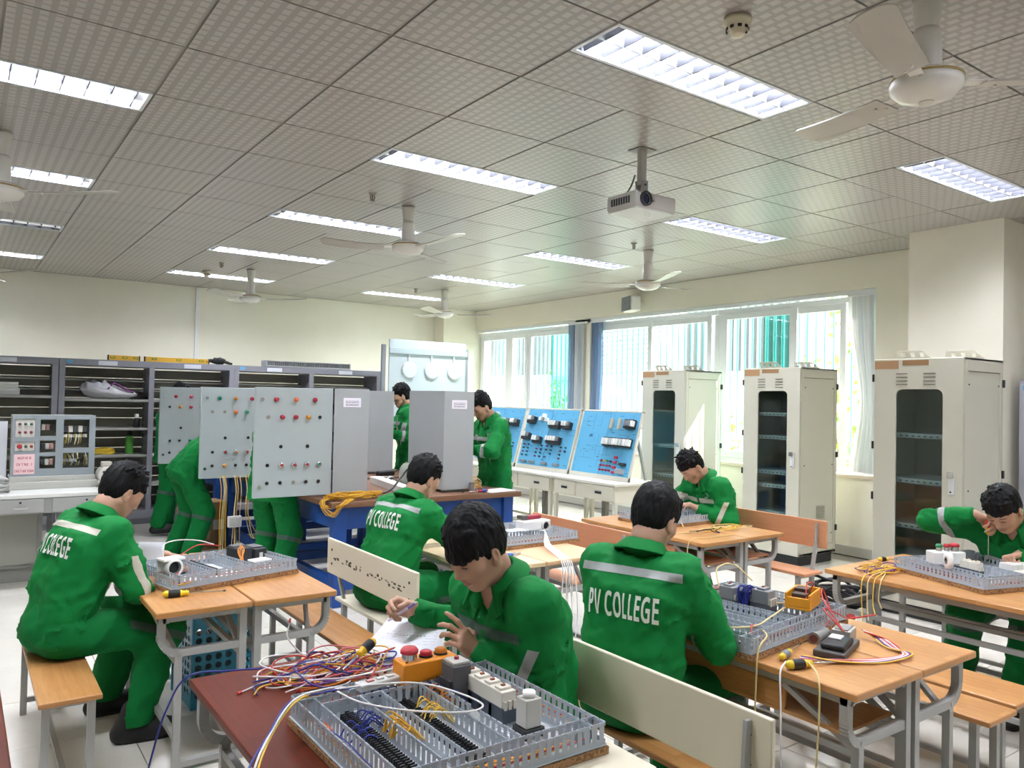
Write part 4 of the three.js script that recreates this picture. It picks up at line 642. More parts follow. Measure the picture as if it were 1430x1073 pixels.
// ---------------------------------------------------------------- fans, projector, sprinklers, detectors, loudspeaker
{
  const wht = M(sRGB('#d9d5cc'), 0.3), gold = P('#a8905a', 0.3), bladeM = M(sRGB('#b7b2a8'), 0.35);
  const blade = (a) => { const s = []; for (let k = 0; k <= 20; k++) s.push([0.2 + 0.47 * k / 20, 0.058 + 0.02 * (k / 20)]); const pts = s.slice(); for (let k = 0; k <= 10; k++) { const q = Math.PI / 2 - k / 10 * Math.PI; pts.push([0.67 + 0.05 * Math.cos(q), 0.078 * Math.sin(q)]); } for (let k = 20; k >= 0; k--) pts.push([0.2 + 0.47 * k / 20, -(0.058 + 0.02 * (k / 20))]); const g = extrude(pts, 0.005, 0.0015); g.rotateX(Math.PI / 2 + 0.2); const p = g.attributes.position; for (let i = 0; i < p.count; i++) { const x = p.getX(i), f = clamp((x - 0.3) / 0.42); p.setY(i, p.getY(i) + 0.04 * f * f * 0.6); } g.computeVertexNormals(); return g.rotateY(a); };
  function fan(label, x, y, z, a0) {
    const t = thing('ceiling_fan', label, 'ceiling fan', [x, y, z], 0, 'white three bladed ceiling fans'), up = H - y;
    mesh('canopy', [lathe([[0.001, up - 0.16], [0.03, up - 0.155], [0.042, up - 0.14], [0.055, up - 0.02], [0.056, up], [0.001, up]])], wht, t);
    mesh('downrod', [cyl(0.012, 0.012, up - 0.3, 0, (up + 0.02) / 2, 0, 12)], wht, t);
    mesh('sleeve', [lathe([[0.001, 0.23], [0.046, 0.225], [0.052, 0.2], [0.058, 0.05], [0.058, 0.03]])], wht, t);
    mesh('motor', [lathe([[0.058, 0.05], [0.1, 0.045], [0.128, 0.03], [0.135, 0.005], [0.13, -0.02], [0.1, -0.047], [0.05, -0.062], [0.001, -0.065]], 36)], M(sRGB('#dcd8d0'), 0.16), t);
    mesh('trim_ring', [move(new THREE.TorusGeometry(0.131, 0.0055, 6, 36), 0, 0.022, 0, Math.PI / 2)], gold, t);
    mesh('badge', [cyl(0.028, 0.028, 0.003, 0, -0.0655, 0, 20)], P('#c9c4ba'), t);
    for (let k = 0; k < 3; k++) { const a = a0 + k * 2.0944, b = mesh('blade', [blade(a)], bladeM, t); mesh('blade_arm', [box(0.13, 0.006, 0.05, 0.17, 0.004, 0).rotateY(a), ...[0.13, 0.22, 0.25].map((q, i) => cyl(0.006, 0.006, 0.02, q, -0.003, i % 2 ? 0.016 : -0.012, 8).rotateY(a))], wht, b); }
    return t;
  }
  fan('ceiling fan nearest the camera, large at the top right', 3.09, 2.875, -1.55, 1.27);
  fan('ceiling fan hanging in the middle, beside the second light of the row', 3.09, 2.865, -5.9, 0.64);
  fan('small far ceiling fan over the wall conduit', 3.09, 2.845, -10.25, 1.6);
  fan('ceiling fan behind the projector, near the window wall', 5.96, 2.855, -5.9, 0.11);
  fan('farthest ceiling fan, before the corner column', 5.93, 2.86, -10.1, 1.67);
  fan('ceiling fan at the left edge, only one blade and motor showing', 0.19, 2.845, -5.87, 1.52);
  fan('ceiling fan far left, only a blade tip showing', 0.15, 2.845, -10.2, 1.26);
  const pj = thing('projector', 'grey white projector hanging from the ceiling on a post', 'projector', [3.545, 2.86, -3.58], 0.0), pw = P('#b9b7b1', 0.4);
  mesh('case', [rbox(0.36, 0.1, 0.27, 0, 0, 0, 0.016, 2)], pw, pj); mesh('lower_plate', [rbox(0.34, 0.012, 0.25, 0, -0.052, 0, 0.004)], P('#cfd3d0'), pj);
  const vt = []; for (let k = 0; k < 8; k++) vt.push(box(0.003, 0.045, 0.013, -0.181, 0.0, -0.08 + k * 0.022)); mesh('vents', vt, MAT.dark, pj);
  const lens = mesh('lens_ring', [lathe([[0.03, 0], [0.046, 0], [0.046, 0.02], [0.034, 0.02]], 24).rotateX(Math.PI / 2).translate(-0.1, 0.002, 0.132)], MAT.dark, pj); mesh('lens', [ball(0.034, -0.1, 0.002, 0.136, 1, 1, 0.25, 18)], M(sRGB('#1c2340'), 0.05), lens);
  mesh('knob', [cyl(0.008, 0.008, 0.01, -0.03, 0.0, 0.137, 10, Math.PI / 2)], P('#8f8d88'), pj);
  mesh('mount_post', [rspan(-0.022, 0.022, 0.13, H - 2.86, -0.022, 0.022, 0.003)], pw, pj); mesh('mount_plate', [rspan(-0.09, 0.09, 0.05, 0.062, -0.07, 0.07), rspan(-0.03, 0.03, 0.062, 0.16, 0.02, 0.03), rspan(-0.03, 0.03, 0.062, 0.16, -0.03, -0.02)], P('#a4a29c'), pj); mesh('ceiling_plate', [rspan(-0.07, 0.07, H - 2.866, H - 2.861, -0.06, 0.06)], P('#8b8984'), pj);
  for (const [dx, dz] of [[0, 0.031], [0, 0.031]].slice(0, 1)) for (const yy of [0.085, 0.13]) mesh('bolt', [cyl(0.008, 0.008, 0.008, dx, yy, dz + 0.002, 8, Math.PI / 2)], MAT.dark, pj);
  mesh('signal_cable', [tube([[-0.03, 0.2, -0.03], [-0.05, 0.12, -0.05], [-0.06, 0.07, -0.09], [-0.03, 0.05, -0.13]], 0.006, 14, 6)], P('#8f8d87'), pj);
  const strap = mesh('safety_strap', [tube([[-0.06, -0.056, 0.08], [-0.07, -0.09, 0.09], [-0.03, -0.1, 0.1], [0.0, -0.09, 0.09], [-0.01, -0.056, 0.08]], 0.002, 24, 4)], MAT.white, pj);
  for (const [x, z, l] of [[2.66, -5.7, 'sprinkler head left of the middle fan'], [5.59, -5.74, 'sprinkler head below the projector in the picture'], [2.64, -9.97, 'sprinkler head beside the far smoke detector'], [5.55, -10.3, 'small sprinkler head near the farthest fan']]) { const t = thing('sprinkler', 'small metal ' + l, 'sprinkler', [x, H, z], 0); mesh('rosette', [cyl(0.034, 0.026, 0.012, 0, -0.006, 0, 18)], P('#8d8a82', 0.3), t); mesh('yoke', [tube([[-0.012, -0.01, 0], [-0.02, -0.035, 0], [-0.008, -0.058, 0]], 0.004, 8, 5), tube([[0.012, -0.01, 0], [0.02, -0.035, 0], [0.008, -0.058, 0]], 0.004, 8, 5)], P('#6b675f', 0.4), t); mesh('bulb', [cyl(0.005, 0.005, 0.04, 0, -0.032, 0, 8)], P('#7a3b34', 0.3), t); mesh('deflector', [cyl(0.02, 0.02, 0.003, 0, -0.06, 0, 14)], P('#6b675f', 0.4), t); }
  for (const [x, z, l] of [[2.62, -2.1, 'cream smoke detector on the ceiling near the first light'], [2.66, -10.76, 'small far smoke detector on the ceiling by the wall conduit']]) { const t = thing('smoke_detector', l, 'smoke detector', [x, H, z]); mesh('base', [lathe([[0.001, 0], [0.056, 0], [0.058, -0.02], [0.05, -0.034]], 28)], P('#d3cab2', 0.45), t); mesh('dome', [lathe([[0.05, -0.034], [0.044, -0.05], [0.034, -0.056], [0.032, -0.07], [0.026, -0.078], [0.001, -0.08]], 28)], P('#cfc5ac', 0.4), t); const s = []; for (let k = 0; k < 9; k++) s.push(box(0.016, 0.012, 0.004, 0, -0.051, 0.046).rotateY(k * 0.698)); mesh('inlet_slot', s, MAT.black, t); }
  const sp = thing('loudspeaker', 'white loudspeaker on the beam above the windows', 'loudspeaker', [7.74, 2.98, -7.95], -0.35); mesh('cabinet', [rspan(-0.1, 0.06, -0.11, 0.11, -0.16, 0.16, 0.03)], P('#e6e4de', 0.4), sp); mesh('grille', [rspan(-0.108, -0.1, -0.1, 0.1, -0.15, 0.15, 0.01)], P('#7f8487', 0.7), sp); mesh('bracket', [rspan(0.05, 0.13, -0.02, 0.02, 0.08, 0.11, 0.004), tube([[0.05, 0.09, 0.02], [0.09, 0.16, 0.02], [0.09, 0.236, 0.02]], 0.004, 10, 5)], P('#d2d0ca'), sp); mesh('badge', [box(0.003, 0.01, 0.02, -0.11, 0.0, 0.0)], MAT.dark, sp);
}
// ---------------------------------------------------------------- people: distance fields meshed by surface nets
function noise3(x, y, z, s = 0) {
  const ix = Math.floor(x), iy = Math.floor(y), iz = Math.floor(z), f = (t) => t * t * (3 - 2 * t), u = f(x - ix), v = f(y - iy), w = f(z - iz), h = (a, b, c) => hash(ix + a + (iz + c) * 57, iy + b, s + 7 * (iz + c));
  return lerp(lerp(lerp(h(0, 0, 0), h(1, 0, 0), u), lerp(h(0, 1, 0), h(1, 1, 0), u), v), lerp(lerp(h(0, 0, 1), h(1, 0, 1), u), lerp(h(0, 1, 1), h(1, 1, 1), u), v), w) - 0.5;
}
const rc = (a, b, ra, rb = ra, k = 0.03) => { const d = b.clone().sub(a); return { t: 0, ax: a.x, ay: a.y, az: a.z, dx: d.x, dy: d.y, dz: d.z, ra, rb, k, q: Math.max(d.lengthSq(), 1e-9), c: a.clone().add(b).multiplyScalar(0.5), R: d.length() / 2 + Math.max(ra, rb) }; };
const el = (c, r, F, k = 0.02, neg = false) => ({ t: neg ? 2 : 1, c, r, X: F.S, Y: F.U, Z: F.F, k, R: Math.max(...r) });
function dist(p, x, y, z) {
  if (p.t === 0) { const px = x - p.ax, py = y - p.ay, pz = z - p.az, h = clamp((px * p.dx + py * p.dy + pz * p.dz) / p.q); return Math.hypot(px - p.dx * h, py - p.dy * h, pz - p.dz * h) - lerp(p.ra, p.rb, h); }
  const qx = x - p.c.x, qy = y - p.c.y, qz = z - p.c.z, a = (qx * p.X.x + qy * p.X.y + qz * p.X.z) / p.r[0], b = (qx * p.Y.x + qy * p.Y.y + qz * p.Y.z) / p.r[1], c = (qx * p.Z.x + qy * p.Z.y + qz * p.Z.z) / p.r[2];
  const k0 = Math.hypot(a, b, c), k1 = Math.hypot(a / p.r[0], b / p.r[1], c / p.r[2]);
  return k0 < 1e-6 ? -Math.min(...p.r) : k0 * (k0 - 1) / k1;
}
function field(prims, x, y, z) {
  let d = 1e3;
  for (const p of prims) { const e = dist(p, x, y, z); if (p.t === 2) { const h = clamp(0.5 - 0.5 * (d + e) / p.k); d = lerp(d, -e, h) + p.k * h * (1 - h); } else { const h = clamp(0.5 + 0.5 * (e - d) / p.k); d = lerp(e, d, h) - p.k * h * (1 - h); } }
  return d;
}
function netMesh(prims, cell, post = (d) => d, pad = 0.03) {
  const lo = V(1e9, 1e9, 1e9), hi = lo.clone().negate();
  for (const p of prims) if (p.t !== 2) { lo.min(p.c.clone().subScalar(p.R)); hi.max(p.c.clone().addScalar(p.R)); }
  lo.subScalar(pad); hi.addScalar(pad);
  const n = [0, 1, 2].map((k) => Math.ceil((hi.getComponent(k) - lo.getComponent(k)) / cell) + 2), B = 8, [nx, ny, nz] = n;
  const val = new Float32Array(nx * ny * nz).fill(1), at = (i, j, k) => i + nx * (j + ny * k);
  for (let bk = 0; bk < nz; bk += B) for (let bj = 0; bj < ny; bj += B) for (let bi = 0; bi < nx; bi += B) {
    const cx = lo.x + (bi + B / 2) * cell, cy = lo.y + (bj + B / 2) * cell, cz = lo.z + (bk + B / 2) * cell, rad = B * cell * 0.87;
    const near = prims.filter((p) => dist(p, cx, cy, cz) < rad * 1.25 + p.k + 0.04);
    if (!near.some((p) => p.t !== 2)) continue;
    for (let k = bk; k < Math.min(nz, bk + B); k++) for (let j = bj; j < Math.min(ny, bj + B); j++) for (let i = bi; i < Math.min(nx, bi + B); i++) { const x = lo.x + i * cell, y = lo.y + j * cell, z = lo.z + k * cell; val[at(i, j, k)] = post(field(near, x, y, z), x, y, z); }
  }
  const pos = [], idx = [], id = new Int32Array(nx * ny * nz).fill(-1);
  for (let k = 0; k < nz - 1; k++) for (let j = 0; j < ny - 1; j++) for (let i = 0; i < nx - 1; i++) {
    let m = 0; const c = [];
    for (let q = 0; q < 8; q++) { const v = val[at(i + (q & 1), j + (q >> 1 & 1), k + (q >> 2))]; c.push(v); if (v < 0) m++; }
    if (!m || m === 8) continue;
    let sx = 0, sy = 0, sz = 0, cnt = 0;
    for (let q = 0; q < 8; q++) for (const b of [1, 2, 4]) { if (q & b) continue; const a = c[q], e = c[q | b]; if ((a < 0) === (e < 0)) continue; const t = a / (a - e); sx += (q & 1) + (b === 1 ? t : 0); sy += (q >> 1 & 1) + (b === 2 ? t : 0); sz += (q >> 2) + (b === 4 ? t : 0); cnt++; }
    id[at(i, j, k)] = pos.length / 3; pos.push(lo.x + (i + sx / cnt) * cell, lo.y + (j + sy / cnt) * cell, lo.z + (k + sz / cnt) * cell);
  }
  const quad = (a, b, c, d, flip) => { if (a < 0 || b < 0 || c < 0 || d < 0) return; flip ? idx.push(a, b, c, a, c, d) : idx.push(a, c, b, a, d, c); };
  for (let k = 1; k < nz - 1; k++) for (let j = 1; j < ny - 1; j++) for (let i = 1; i < nx - 1; i++) {
    const v = val[at(i, j, k)] < 0;
    if (v !== val[at(i + 1, j, k)] < 0) quad(id[at(i, j - 1, k - 1)], id[at(i, j, k - 1)], id[at(i, j, k)], id[at(i, j - 1, k)], v);
    if (v !== val[at(i, j + 1, k)] < 0) quad(id[at(i - 1, j, k - 1)], id[at(i - 1, j, k)], id[at(i, j, k)], id[at(i, j, k - 1)], v);
    if (v !== val[at(i, j, k + 1)] < 0) quad(id[at(i - 1, j - 1, k)], id[at(i, j - 1, k)], id[at(i, j, k)], id[at(i - 1, j, k)], v);
  }
  const g = new THREE.BufferGeometry(); g.setAttribute('position', new THREE.Float32BufferAttribute(pos, 3)); g.setIndex(idx); g.computeVertexNormals(); return g;
}
function cutOut(g, planes, lift = 0.002, uvOf = null) {       // the part of a surface inside some planes [normal, offset], lifted a little
  const P = g.attributes.position, N = g.attributes.normal, I = g.index.array, out = [], nrm = [], uv = [];
  for (let t = 0; t < I.length; t += 3) {
    let poly = [0, 1, 2].map((k) => [V().fromBufferAttribute(P, I[t + k]), V().fromBufferAttribute(N, I[t + k])]);
    for (const [n, o] of planes) {
      const next = [];
      for (let k = 0; k < poly.length; k++) { const A = poly[k], Bq = poly[(k + 1) % poly.length], da = A[0].dot(n) - o, db = Bq[0].dot(n) - o; if (da >= 0) next.push(A); if ((da >= 0) !== (db >= 0)) { const f = da / (da - db); next.push([A[0].clone().lerp(Bq[0], f), A[1].clone().lerp(Bq[1], f)]); } }
      poly = next; if (poly.length < 3) break;
    }
    for (let k = 2; k < poly.length; k++) for (const [p, n] of [poly[0], poly[k - 1], poly[k]]) { out.push(p.x + n.x * lift, p.y + n.y * lift, p.z + n.z * lift); nrm.push(n.x, n.y, n.z); if (uvOf) uv.push(...uvOf(p)); }
  }
  const r = new THREE.BufferGeometry(); r.setAttribute('position', new THREE.Float32BufferAttribute(out, 3)); r.setAttribute('normal', new THREE.Float32BufferAttribute(nrm, 3)); r.setAttribute('uv', new THREE.Float32BufferAttribute(uvOf ? uv : new Float32Array(out.length / 3 * 2), 2)); return r;
}
const skinM = M(0xffffff, 0.5, { vertexColors: true }), hairM = M(sRGB('#07070a'), 0.62, { phys: 1, specularIntensity: 0.5 }), shoeM = M(sRGB('#17171a'), 0.6), bandM = M(sRGB('#9fa3a0'), 0.45), bandPale = M(sRGB('#b9b7a6'), 0.5), collarIn = null;
const clothB = tex(256, 256, (u, v) => 0.5 + 0.5 * (fbm(u, v, 10, 10, 17) - 0.5) + 0.12 * Math.sin(u * 6.283 * 60) * Math.sin(v * 6.283 * 60), [0.25, 0.25], false);
const clothM = M(sRGB('#057a36'), 0.72, { phys: 1, specularIntensity: 0.45, bumpMap: clothB, bumpScale: 0.0015 }), trouserM = M(sRGB('#057033'), 0.75, { phys: 1, specularIntensity: 0.4, bumpMap: clothB, bumpScale: 0.0015 });
const stitchM = M(sRGB('#0a6a31'), 0.7);
const lettering = ctex(1024, 300, (c, w, h) => { c.clearRect(0, 0, w, h); c.fillStyle = '#e9eee6'; c.save(); c.scale(1, 1.75); c.font = 'bold 168px sans-serif'; c.textBaseline = 'middle'; c.textAlign = 'center'; c.fillText('PV COLLEGE', w / 2, h / 2 / 1.75 + 3, w - 20); c.restore(); });
const letterM = M(0xffffff, 0.6, { map: lettering, transparent: true });
const logo = ctex(128, 96, (c, w, h) => { c.clearRect(0, 0, w, h); c.strokeStyle = '#dfe9dc'; c.lineWidth = 7; c.beginPath(); c.arc(w / 2, 62, 42, Math.PI, 0); c.stroke(); c.fillStyle = '#dfe9dc'; c.font = 'bold 30px sans-serif'; c.textAlign = 'center'; c.fillText('PVC', w / 2, 86); });
const logoM = M(0xffffff, 0.6, { map: logo, transparent: true });
const dirOf = (v) => (v.isVector3 ? v.clone() : V(...v)).normalize();
function ik(a, t, l1, l2, pole) { const d = t.clone().sub(a); let L = d.length(); const max = (l1 + l2) * 0.995; if (L > max) { d.multiplyScalar(max / L); L = max; t = a.clone().add(d); } const c = clamp((l1 * l1 + L * L - l2 * l2) / (2 * l1 * L), -1, 1), s = Math.sqrt(1 - c * c), n = d.clone().normalize(), p = pole.clone().addScaledVector(n, -pole.dot(n)).normalize(); return [a.clone().addScaledVector(n, l1 * c).addScaledVector(p, l1 * s), t]; }
const HANDS = {                                              // per finger: bend at knuckle, middle and end joint (degrees); then the thumb's tip in the hand's frame
  flat: [[12, 14, 8], [10, 14, 8], [12, 16, 8], [16, 20, 10], [0.062, 0.072, 0.014], 0.09],
  relaxed: [[28, 34, 18], [32, 38, 20], [38, 40, 22], [44, 42, 24], [0.05, 0.07, 0.034], 0.05],
  pen: [[48, 52, 22], [56, 62, 30], [64, 72, 34], [68, 76, 36], [0.03, 0.085, 0.05], 0.02],
  raised: [[6, 22, 12], [26, 40, 22], [36, 50, 26], [44, 54, 30], [0.058, 0.06, 0.03], 0.1],
  pinch: [[58, 34, 16], [62, 40, 20], [66, 46, 22], [70, 50, 24], [0.03, 0.075, 0.056], 0.03],
  fist: [[70, 88, 40], [74, 90, 42], [78, 92, 42], [80, 94, 42], [0.03, 0.07, 0.045], 0.0],
};
function handPrims(W, D, N, side, pose, s = 1) {
  const T = (side > 0 ? D.clone().cross(N) : N.clone().cross(D)).normalize(), H = HANDS[pose], out = [];
  const at = (x, y, z) => W.clone().addScaledVector(T, x * s).addScaledVector(D, y * s).addScaledVector(N, z * s);
  const xs = [0.027, 0.009, -0.009, -0.026], ks = [0.088, 0.092, 0.087, 0.078], len = [0.95, 1.06, 0.99, 0.78], k = 0.012;
  out.push(rc(at(0.004, -0.03, 0), at(0.004, 0.012, 0), 0.026, 0.027, 0.02));
  xs.forEach((x, i) => out.push(rc(at(x * 0.62, 0.012, 0), at(x, ks[i], -0.002), 0.0155, 0.0118, k)));
  out.push(rc(at(0.012, 0.02, 0.01), at(0.03, 0.05, 0.012), 0.016, 0.0125, k));
  xs.forEach((x, i) => {
    let p = at(x, ks[i], -0.001), a = 0; const sp = (1.5 - i) * H[5]; let r = i === 3 ? 0.0082 : 0.0092;
    [0.044, 0.027, 0.021].forEach((L, j) => { a += H[i][j] * Math.PI / 180; const d = D.clone().multiplyScalar(Math.cos(a)).addScaledVector(N, Math.sin(a)).addScaledVector(T, sp * Math.cos(a)).normalize(), q = p.clone().addScaledVector(d, L * len[i] * s), r2 = r - 0.0008; out.push(rc(p, q, r * s, r2 * s, 0.005)); p = q; r = r2; });
  });
  const tip = H[4], th = [at(0.024, 0.028, 0.01), at(lerp(0.024, tip[0], 0.55) + 0.012, lerp(0.028, tip[1], 0.5), lerp(0.01, tip[2], 0.55)), at(...tip)];
  out.push(rc(th[0], th[1], 0.0135 * s, 0.011 * s, 0.01), rc(th[1], th[2], 0.0108 * s, 0.009 * s, 0.006));
  return { prims: out, at };
}
const joints = [];
function person(o) {
  const F0 = V(Math.cos(o.face), 0, Math.sin(o.face)), U0 = V(0, 1, 0), S0 = F0.clone().cross(U0), s = o.size || 1, seed = o.seed || 1;
  const P0 = V(...o.pelvis), rot = (v, ax, a) => v.clone().applyAxisAngle(ax, a), tw = o.twist || 0;   // twist turns the chest, positive to the left
  const Ft = rot(F0, U0, tw), St = Ft.clone().cross(U0), up = (a) => U0.clone().multiplyScalar(Math.cos(a)).addScaledVector(rot(F0, U0, tw * 0.6), Math.sin(a)).addScaledVector(St, Math.sin(o.side || 0)).normalize();
  const l0 = o.lean * 0.75, l1 = o.lean, l2 = o.lean * (1.12) + (o.hunch || 0.12);
  const P1 = P0.clone().addScaledVector(up(l0), 0.19 * s), P2 = P1.clone().addScaledVector(up(l1), 0.17 * s), P3 = P2.clone().addScaledVector(up(l2), 0.145 * s);
  const Uc = up(l1 * 0.5 + l2 * 0.5), Fc = Ft.clone().addScaledVector(Uc, -Ft.dot(Uc)).normalize(), Sc = Fc.clone().cross(Uc).normalize();
  const hf = rot(F0, U0, o.headYaw || 0), hS = hf.clone().cross(U0), Fh = hf.clone().multiplyScalar(Math.cos(o.headPitch)).addScaledVector(U0, -Math.sin(o.headPitch)), Uh0 = hS.clone().cross(Fh);
  const Uh = rot(Uh0, Fh, o.headRoll || 0), Sh = Fh.clone().cross(Uh), HF = { S: Sh, U: Uh, F: Fh };
  const neckUp = Uc.clone().multiplyScalar(0.6).addScaledVector(Uh, 0.5).normalize(), N1 = P3.clone().addScaledVector(neckUp, 0.062 * s);
  const Hc = N1.clone().addScaledVector(Uh, 0.085 * s).addScaledVector(Fh, 0.028 * s);
  const hp = (x, y, z) => Hc.clone().addScaledVector(Sh, x).addScaledVector(Uh, y).addScaledVector(Fh, z);
  const arms = {}, legs = {};
  for (const k of ['R', 'L']) {
    const q = k === 'R' ? 1 : -1, a = o[k] || {}, sh = P3.clone().addScaledVector(Uc, -0.055 * s).addScaledVector(Sc, q * 0.168 * s).add(V(...(a.shift || [0, 0, 0])));
    const pole = a.pole ? V(...a.pole) : U0.clone().multiplyScalar(-1).addScaledVector(Sc, q * 0.5).addScaledVector(Fc, -0.3);
    const [e, w] = ik(sh, V(...a.hand), 0.275 * s, 0.25 * s, pole); arms[k] = { sh, e, w, q, D: a.dir ? dirOf(a.dir) : w.clone().sub(e).normalize(), N: a.palm ? V(...a.palm) : V(0, -1, 0), pose: a.pose || 'relaxed' };
    arms[k].N.addScaledVector(arms[k].D, -arms[k].N.dot(arms[k].D)).normalize();
    const f = o['foot' + k], hip = P0.clone().addScaledVector(S0, q * 0.095 * s), ank = V(f[0], f[2] ?? 0.095, f[1]), lp = o.knee ? V(...o.knee) : F0.clone().addScaledVector(U0, 0.25).addScaledVector(S0, q * (o.splay ?? 0.1));
    const [kn, an] = ik(hip, ank, 0.425 * s, 0.4 * s, lp); legs[k] = { hip, kn, an, q, dir: f[3] !== undefined ? V(Math.cos(f[3]), 0, Math.sin(f[3])) : F0.clone() };
  }
  joints.push([o.id, { pelvis: P0, neck: P3, head: Hc, shR: arms.R.sh, elR: arms.R.e, haR: arms.R.w, shL: arms.L.sh, elL: arms.L.e, haL: arms.L.w, knR: legs.R.kn, knL: legs.L.kn, anR: legs.R.an, anL: legs.L.an }]);
  // --- the body: one skin surface (fine head and hands, coarse where clothes cover it)
  const skin = o.skin || [0.52, 0.3, 0.2];
  const body = [];
  for (const q of [-1, 1]) body.push(rc(P0.clone().addScaledVector(S0, q * 0.06), P1.clone().addScaledVector(Sc, q * 0.05), 0.085, 0.08, 0.06), rc(P1.clone().addScaledVector(Sc, q * 0.05), P2.clone().addScaledVector(Sc, q * 0.065), 0.08, 0.09, 0.06), rc(P2.clone().addScaledVector(Sc, q * 0.065), P3.clone().addScaledVector(Uc, -0.06).addScaledVector(Sc, q * 0.08), 0.09, 0.055, 0.05));
  for (const k of ['R', 'L']) { const a = arms[k], l = legs[k]; body.push(rc(P3.clone().addScaledVector(Uc, -0.05), a.sh, 0.05, 0.045, 0.04), rc(a.sh, a.e, 0.045, 0.036, 0.03), rc(a.e, a.w, 0.035, 0.025, 0.03), rc(l.hip, l.kn, 0.07, 0.048, 0.05), rc(l.kn, l.an, 0.046, 0.035, 0.03), rc(l.an, l.an.clone().addScaledVector(l.dir, 0.1).setY(l.an.y - 0.055), 0.034, 0.026, 0.03)); }
  body.push(rc(P3.clone().addScaledVector(Uc, -0.03), N1, 0.058, 0.05, 0.03));
  const headP = [
    el(hp(0, 0.043, -0.012), [0.074, 0.09, 0.092], HF, 0.03), el(hp(0, -0.028, 0.022), [0.06, 0.078, 0.066], HF, 0.03), el(hp(0, 0.02, 0.045), [0.058, 0.05, 0.045], HF, 0.03),
    rc(hp(0, -0.093, 0.052), hp(0, -0.093, 0.056), 0.022, 0.022, 0.025), rc(hp(0.052, -0.045, -0.008), hp(0.02, -0.09, 0.046), 0.021, 0.018, 0.025), rc(hp(-0.052, -0.045, -0.008), hp(-0.02, -0.09, 0.046), 0.021, 0.018, 0.025),
    rc(hp(0.043, -0.012, 0.058), hp(0.03, -0.02, 0.064), 0.021, 0.021, 0.025), rc(hp(-0.043, -0.012, 0.058), hp(-0.03, -0.02, 0.064), 0.021, 0.021, 0.025), rc(hp(-0.032, 0.024, 0.077), hp(0.032, 0.024, 0.077), 0.012, 0.012, 0.02),
    el(hp(0.03, 0.005, 0.094), [0.015, 0.01, 0.014], HF, 0.014, true), el(hp(-0.03, 0.005, 0.094), [0.015, 0.01, 0.014], HF, 0.014, true), el(hp(0.03, 0.003, 0.075), [0.0145, 0.0105, 0.0125], HF, 0.006), el(hp(-0.03, 0.003, 0.075), [0.0145, 0.0105, 0.0125], HF, 0.006),
    rc(hp(0, 0.014, 0.086), hp(0, -0.028, 0.102), 0.008, 0.0125, 0.012), rc(hp(-0.012, -0.033, 0.09), hp(0.012, -0.033, 0.09), 0.0085, 0.0085, 0.008),
    el(hp(0, -0.0575, 0.083), [0.024, 0.0062, 0.0105], HF, 0.008), el(hp(0, -0.069, 0.081), [0.02, 0.0072, 0.0105], HF, 0.008), el(hp(0, -0.0632, 0.094), [0.024, 0.0016, 0.008], HF, 0.004, true),
    rc(N1.clone().addScaledVector(Fh, -0.012), P3.clone().addScaledVector(neckUp, -0.02), 0.05, 0.056, 0.03), rc(hp(0, -0.06, -0.03), N1, 0.05, 0.05, 0.03),
  ];
  for (const q of [-1, 1]) { const E = { S: Sh.clone().multiplyScalar(0.94).addScaledVector(Fh, -q * 0.34), U: Uh.clone().addScaledVector(Fh, -0.18).normalize(), F: Fh.clone().multiplyScalar(0.94).addScaledVector(Sh, q * 0.34) }; headP.push(el(hp(q * 0.078, -0.006, -0.01), [0.009, 0.031, 0.019], E, 0.008), el(hp(q * 0.086, -0.002, -0.002), [0.006, 0.017, 0.009], E, 0.005, true), rc(hp(q * 0.075, -0.03, 0), hp(q * 0.076, -0.034, 0), 0.009, 0.009, 0.006)); }
  const hm = netMesh(headP, o.fine || 0.0045);
  const col = (g, f) => { const p = g.attributes.position, c = new Float32Array(p.count * 3); for (let i = 0; i < p.count; i++) { const r = f(V().fromBufferAttribute(p, i)); c.set(r, i * 3); } g.setAttribute('color', new THREE.BufferAttribute(c, 3)); return g; };
  const tone = (p, k = 1) => { const m = 1 + 0.12 * noise3(p.x * 40, p.y * 40, p.z * 40, seed); return skin.map((v) => v * m * k); };
  col(hm, (p) => {
    const d = p.clone().sub(Hc), x = d.dot(Sh), y = d.dot(Uh), z = d.dot(Fh), ax = Math.abs(x);
    const el2 = (cx, cy, rx, ry) => 1 - sstep(0.7, 1.15, Math.hypot((ax - cx) / rx, (y - cy) / ry));
    let c = tone(p);
    if (z > 0.03) { c = mixc(c, [0.36, 0.13, 0.11], 0.75 * el2(0, -0.0632, 0.024, 0.0125) * (z > 0.06)); c = mixc(c, [0.02, 0.015, 0.013], (o.ink ?? 0.95) * Math.max(0.8 * el2(0.033, 0.0265 + 0.1 * (0.033 - ax) * (ax > 0.033 ? 1 : 0.2), 0.019, 0.0042), el2(0.03, -0.0015, 0.0145, 0.0036))); }
    return c;
  });
  const parts = [col(netMesh(body, 0.022), (p) => tone(p)), hm];
  for (const k of ['R', 'L']) { const a = arms[k], h = handPrims(a.w, a.D, a.N, a.q, a.pose, s * 0.98); a.at = h.at; parts.push(col(netMesh([...h.prims, rc(a.w.clone().lerp(a.e, 0.28), a.w.clone().addScaledVector(a.D, -0.01), 0.031, 0.0255, 0.02)], o.handCell || 0.0042, (d) => d, 0.01), (p) => tone(p))); }
  for (const g of parts) { g.deleteAttribute('uv'); }
  const bg = mergeGeometries(parts.map((g) => { const q = new THREE.BufferGeometry(); q.setAttribute('position', g.attributes.position); q.setAttribute('normal', g.attributes.normal); q.setAttribute('color', g.attributes.color); q.setIndex(g.index); return q; }));
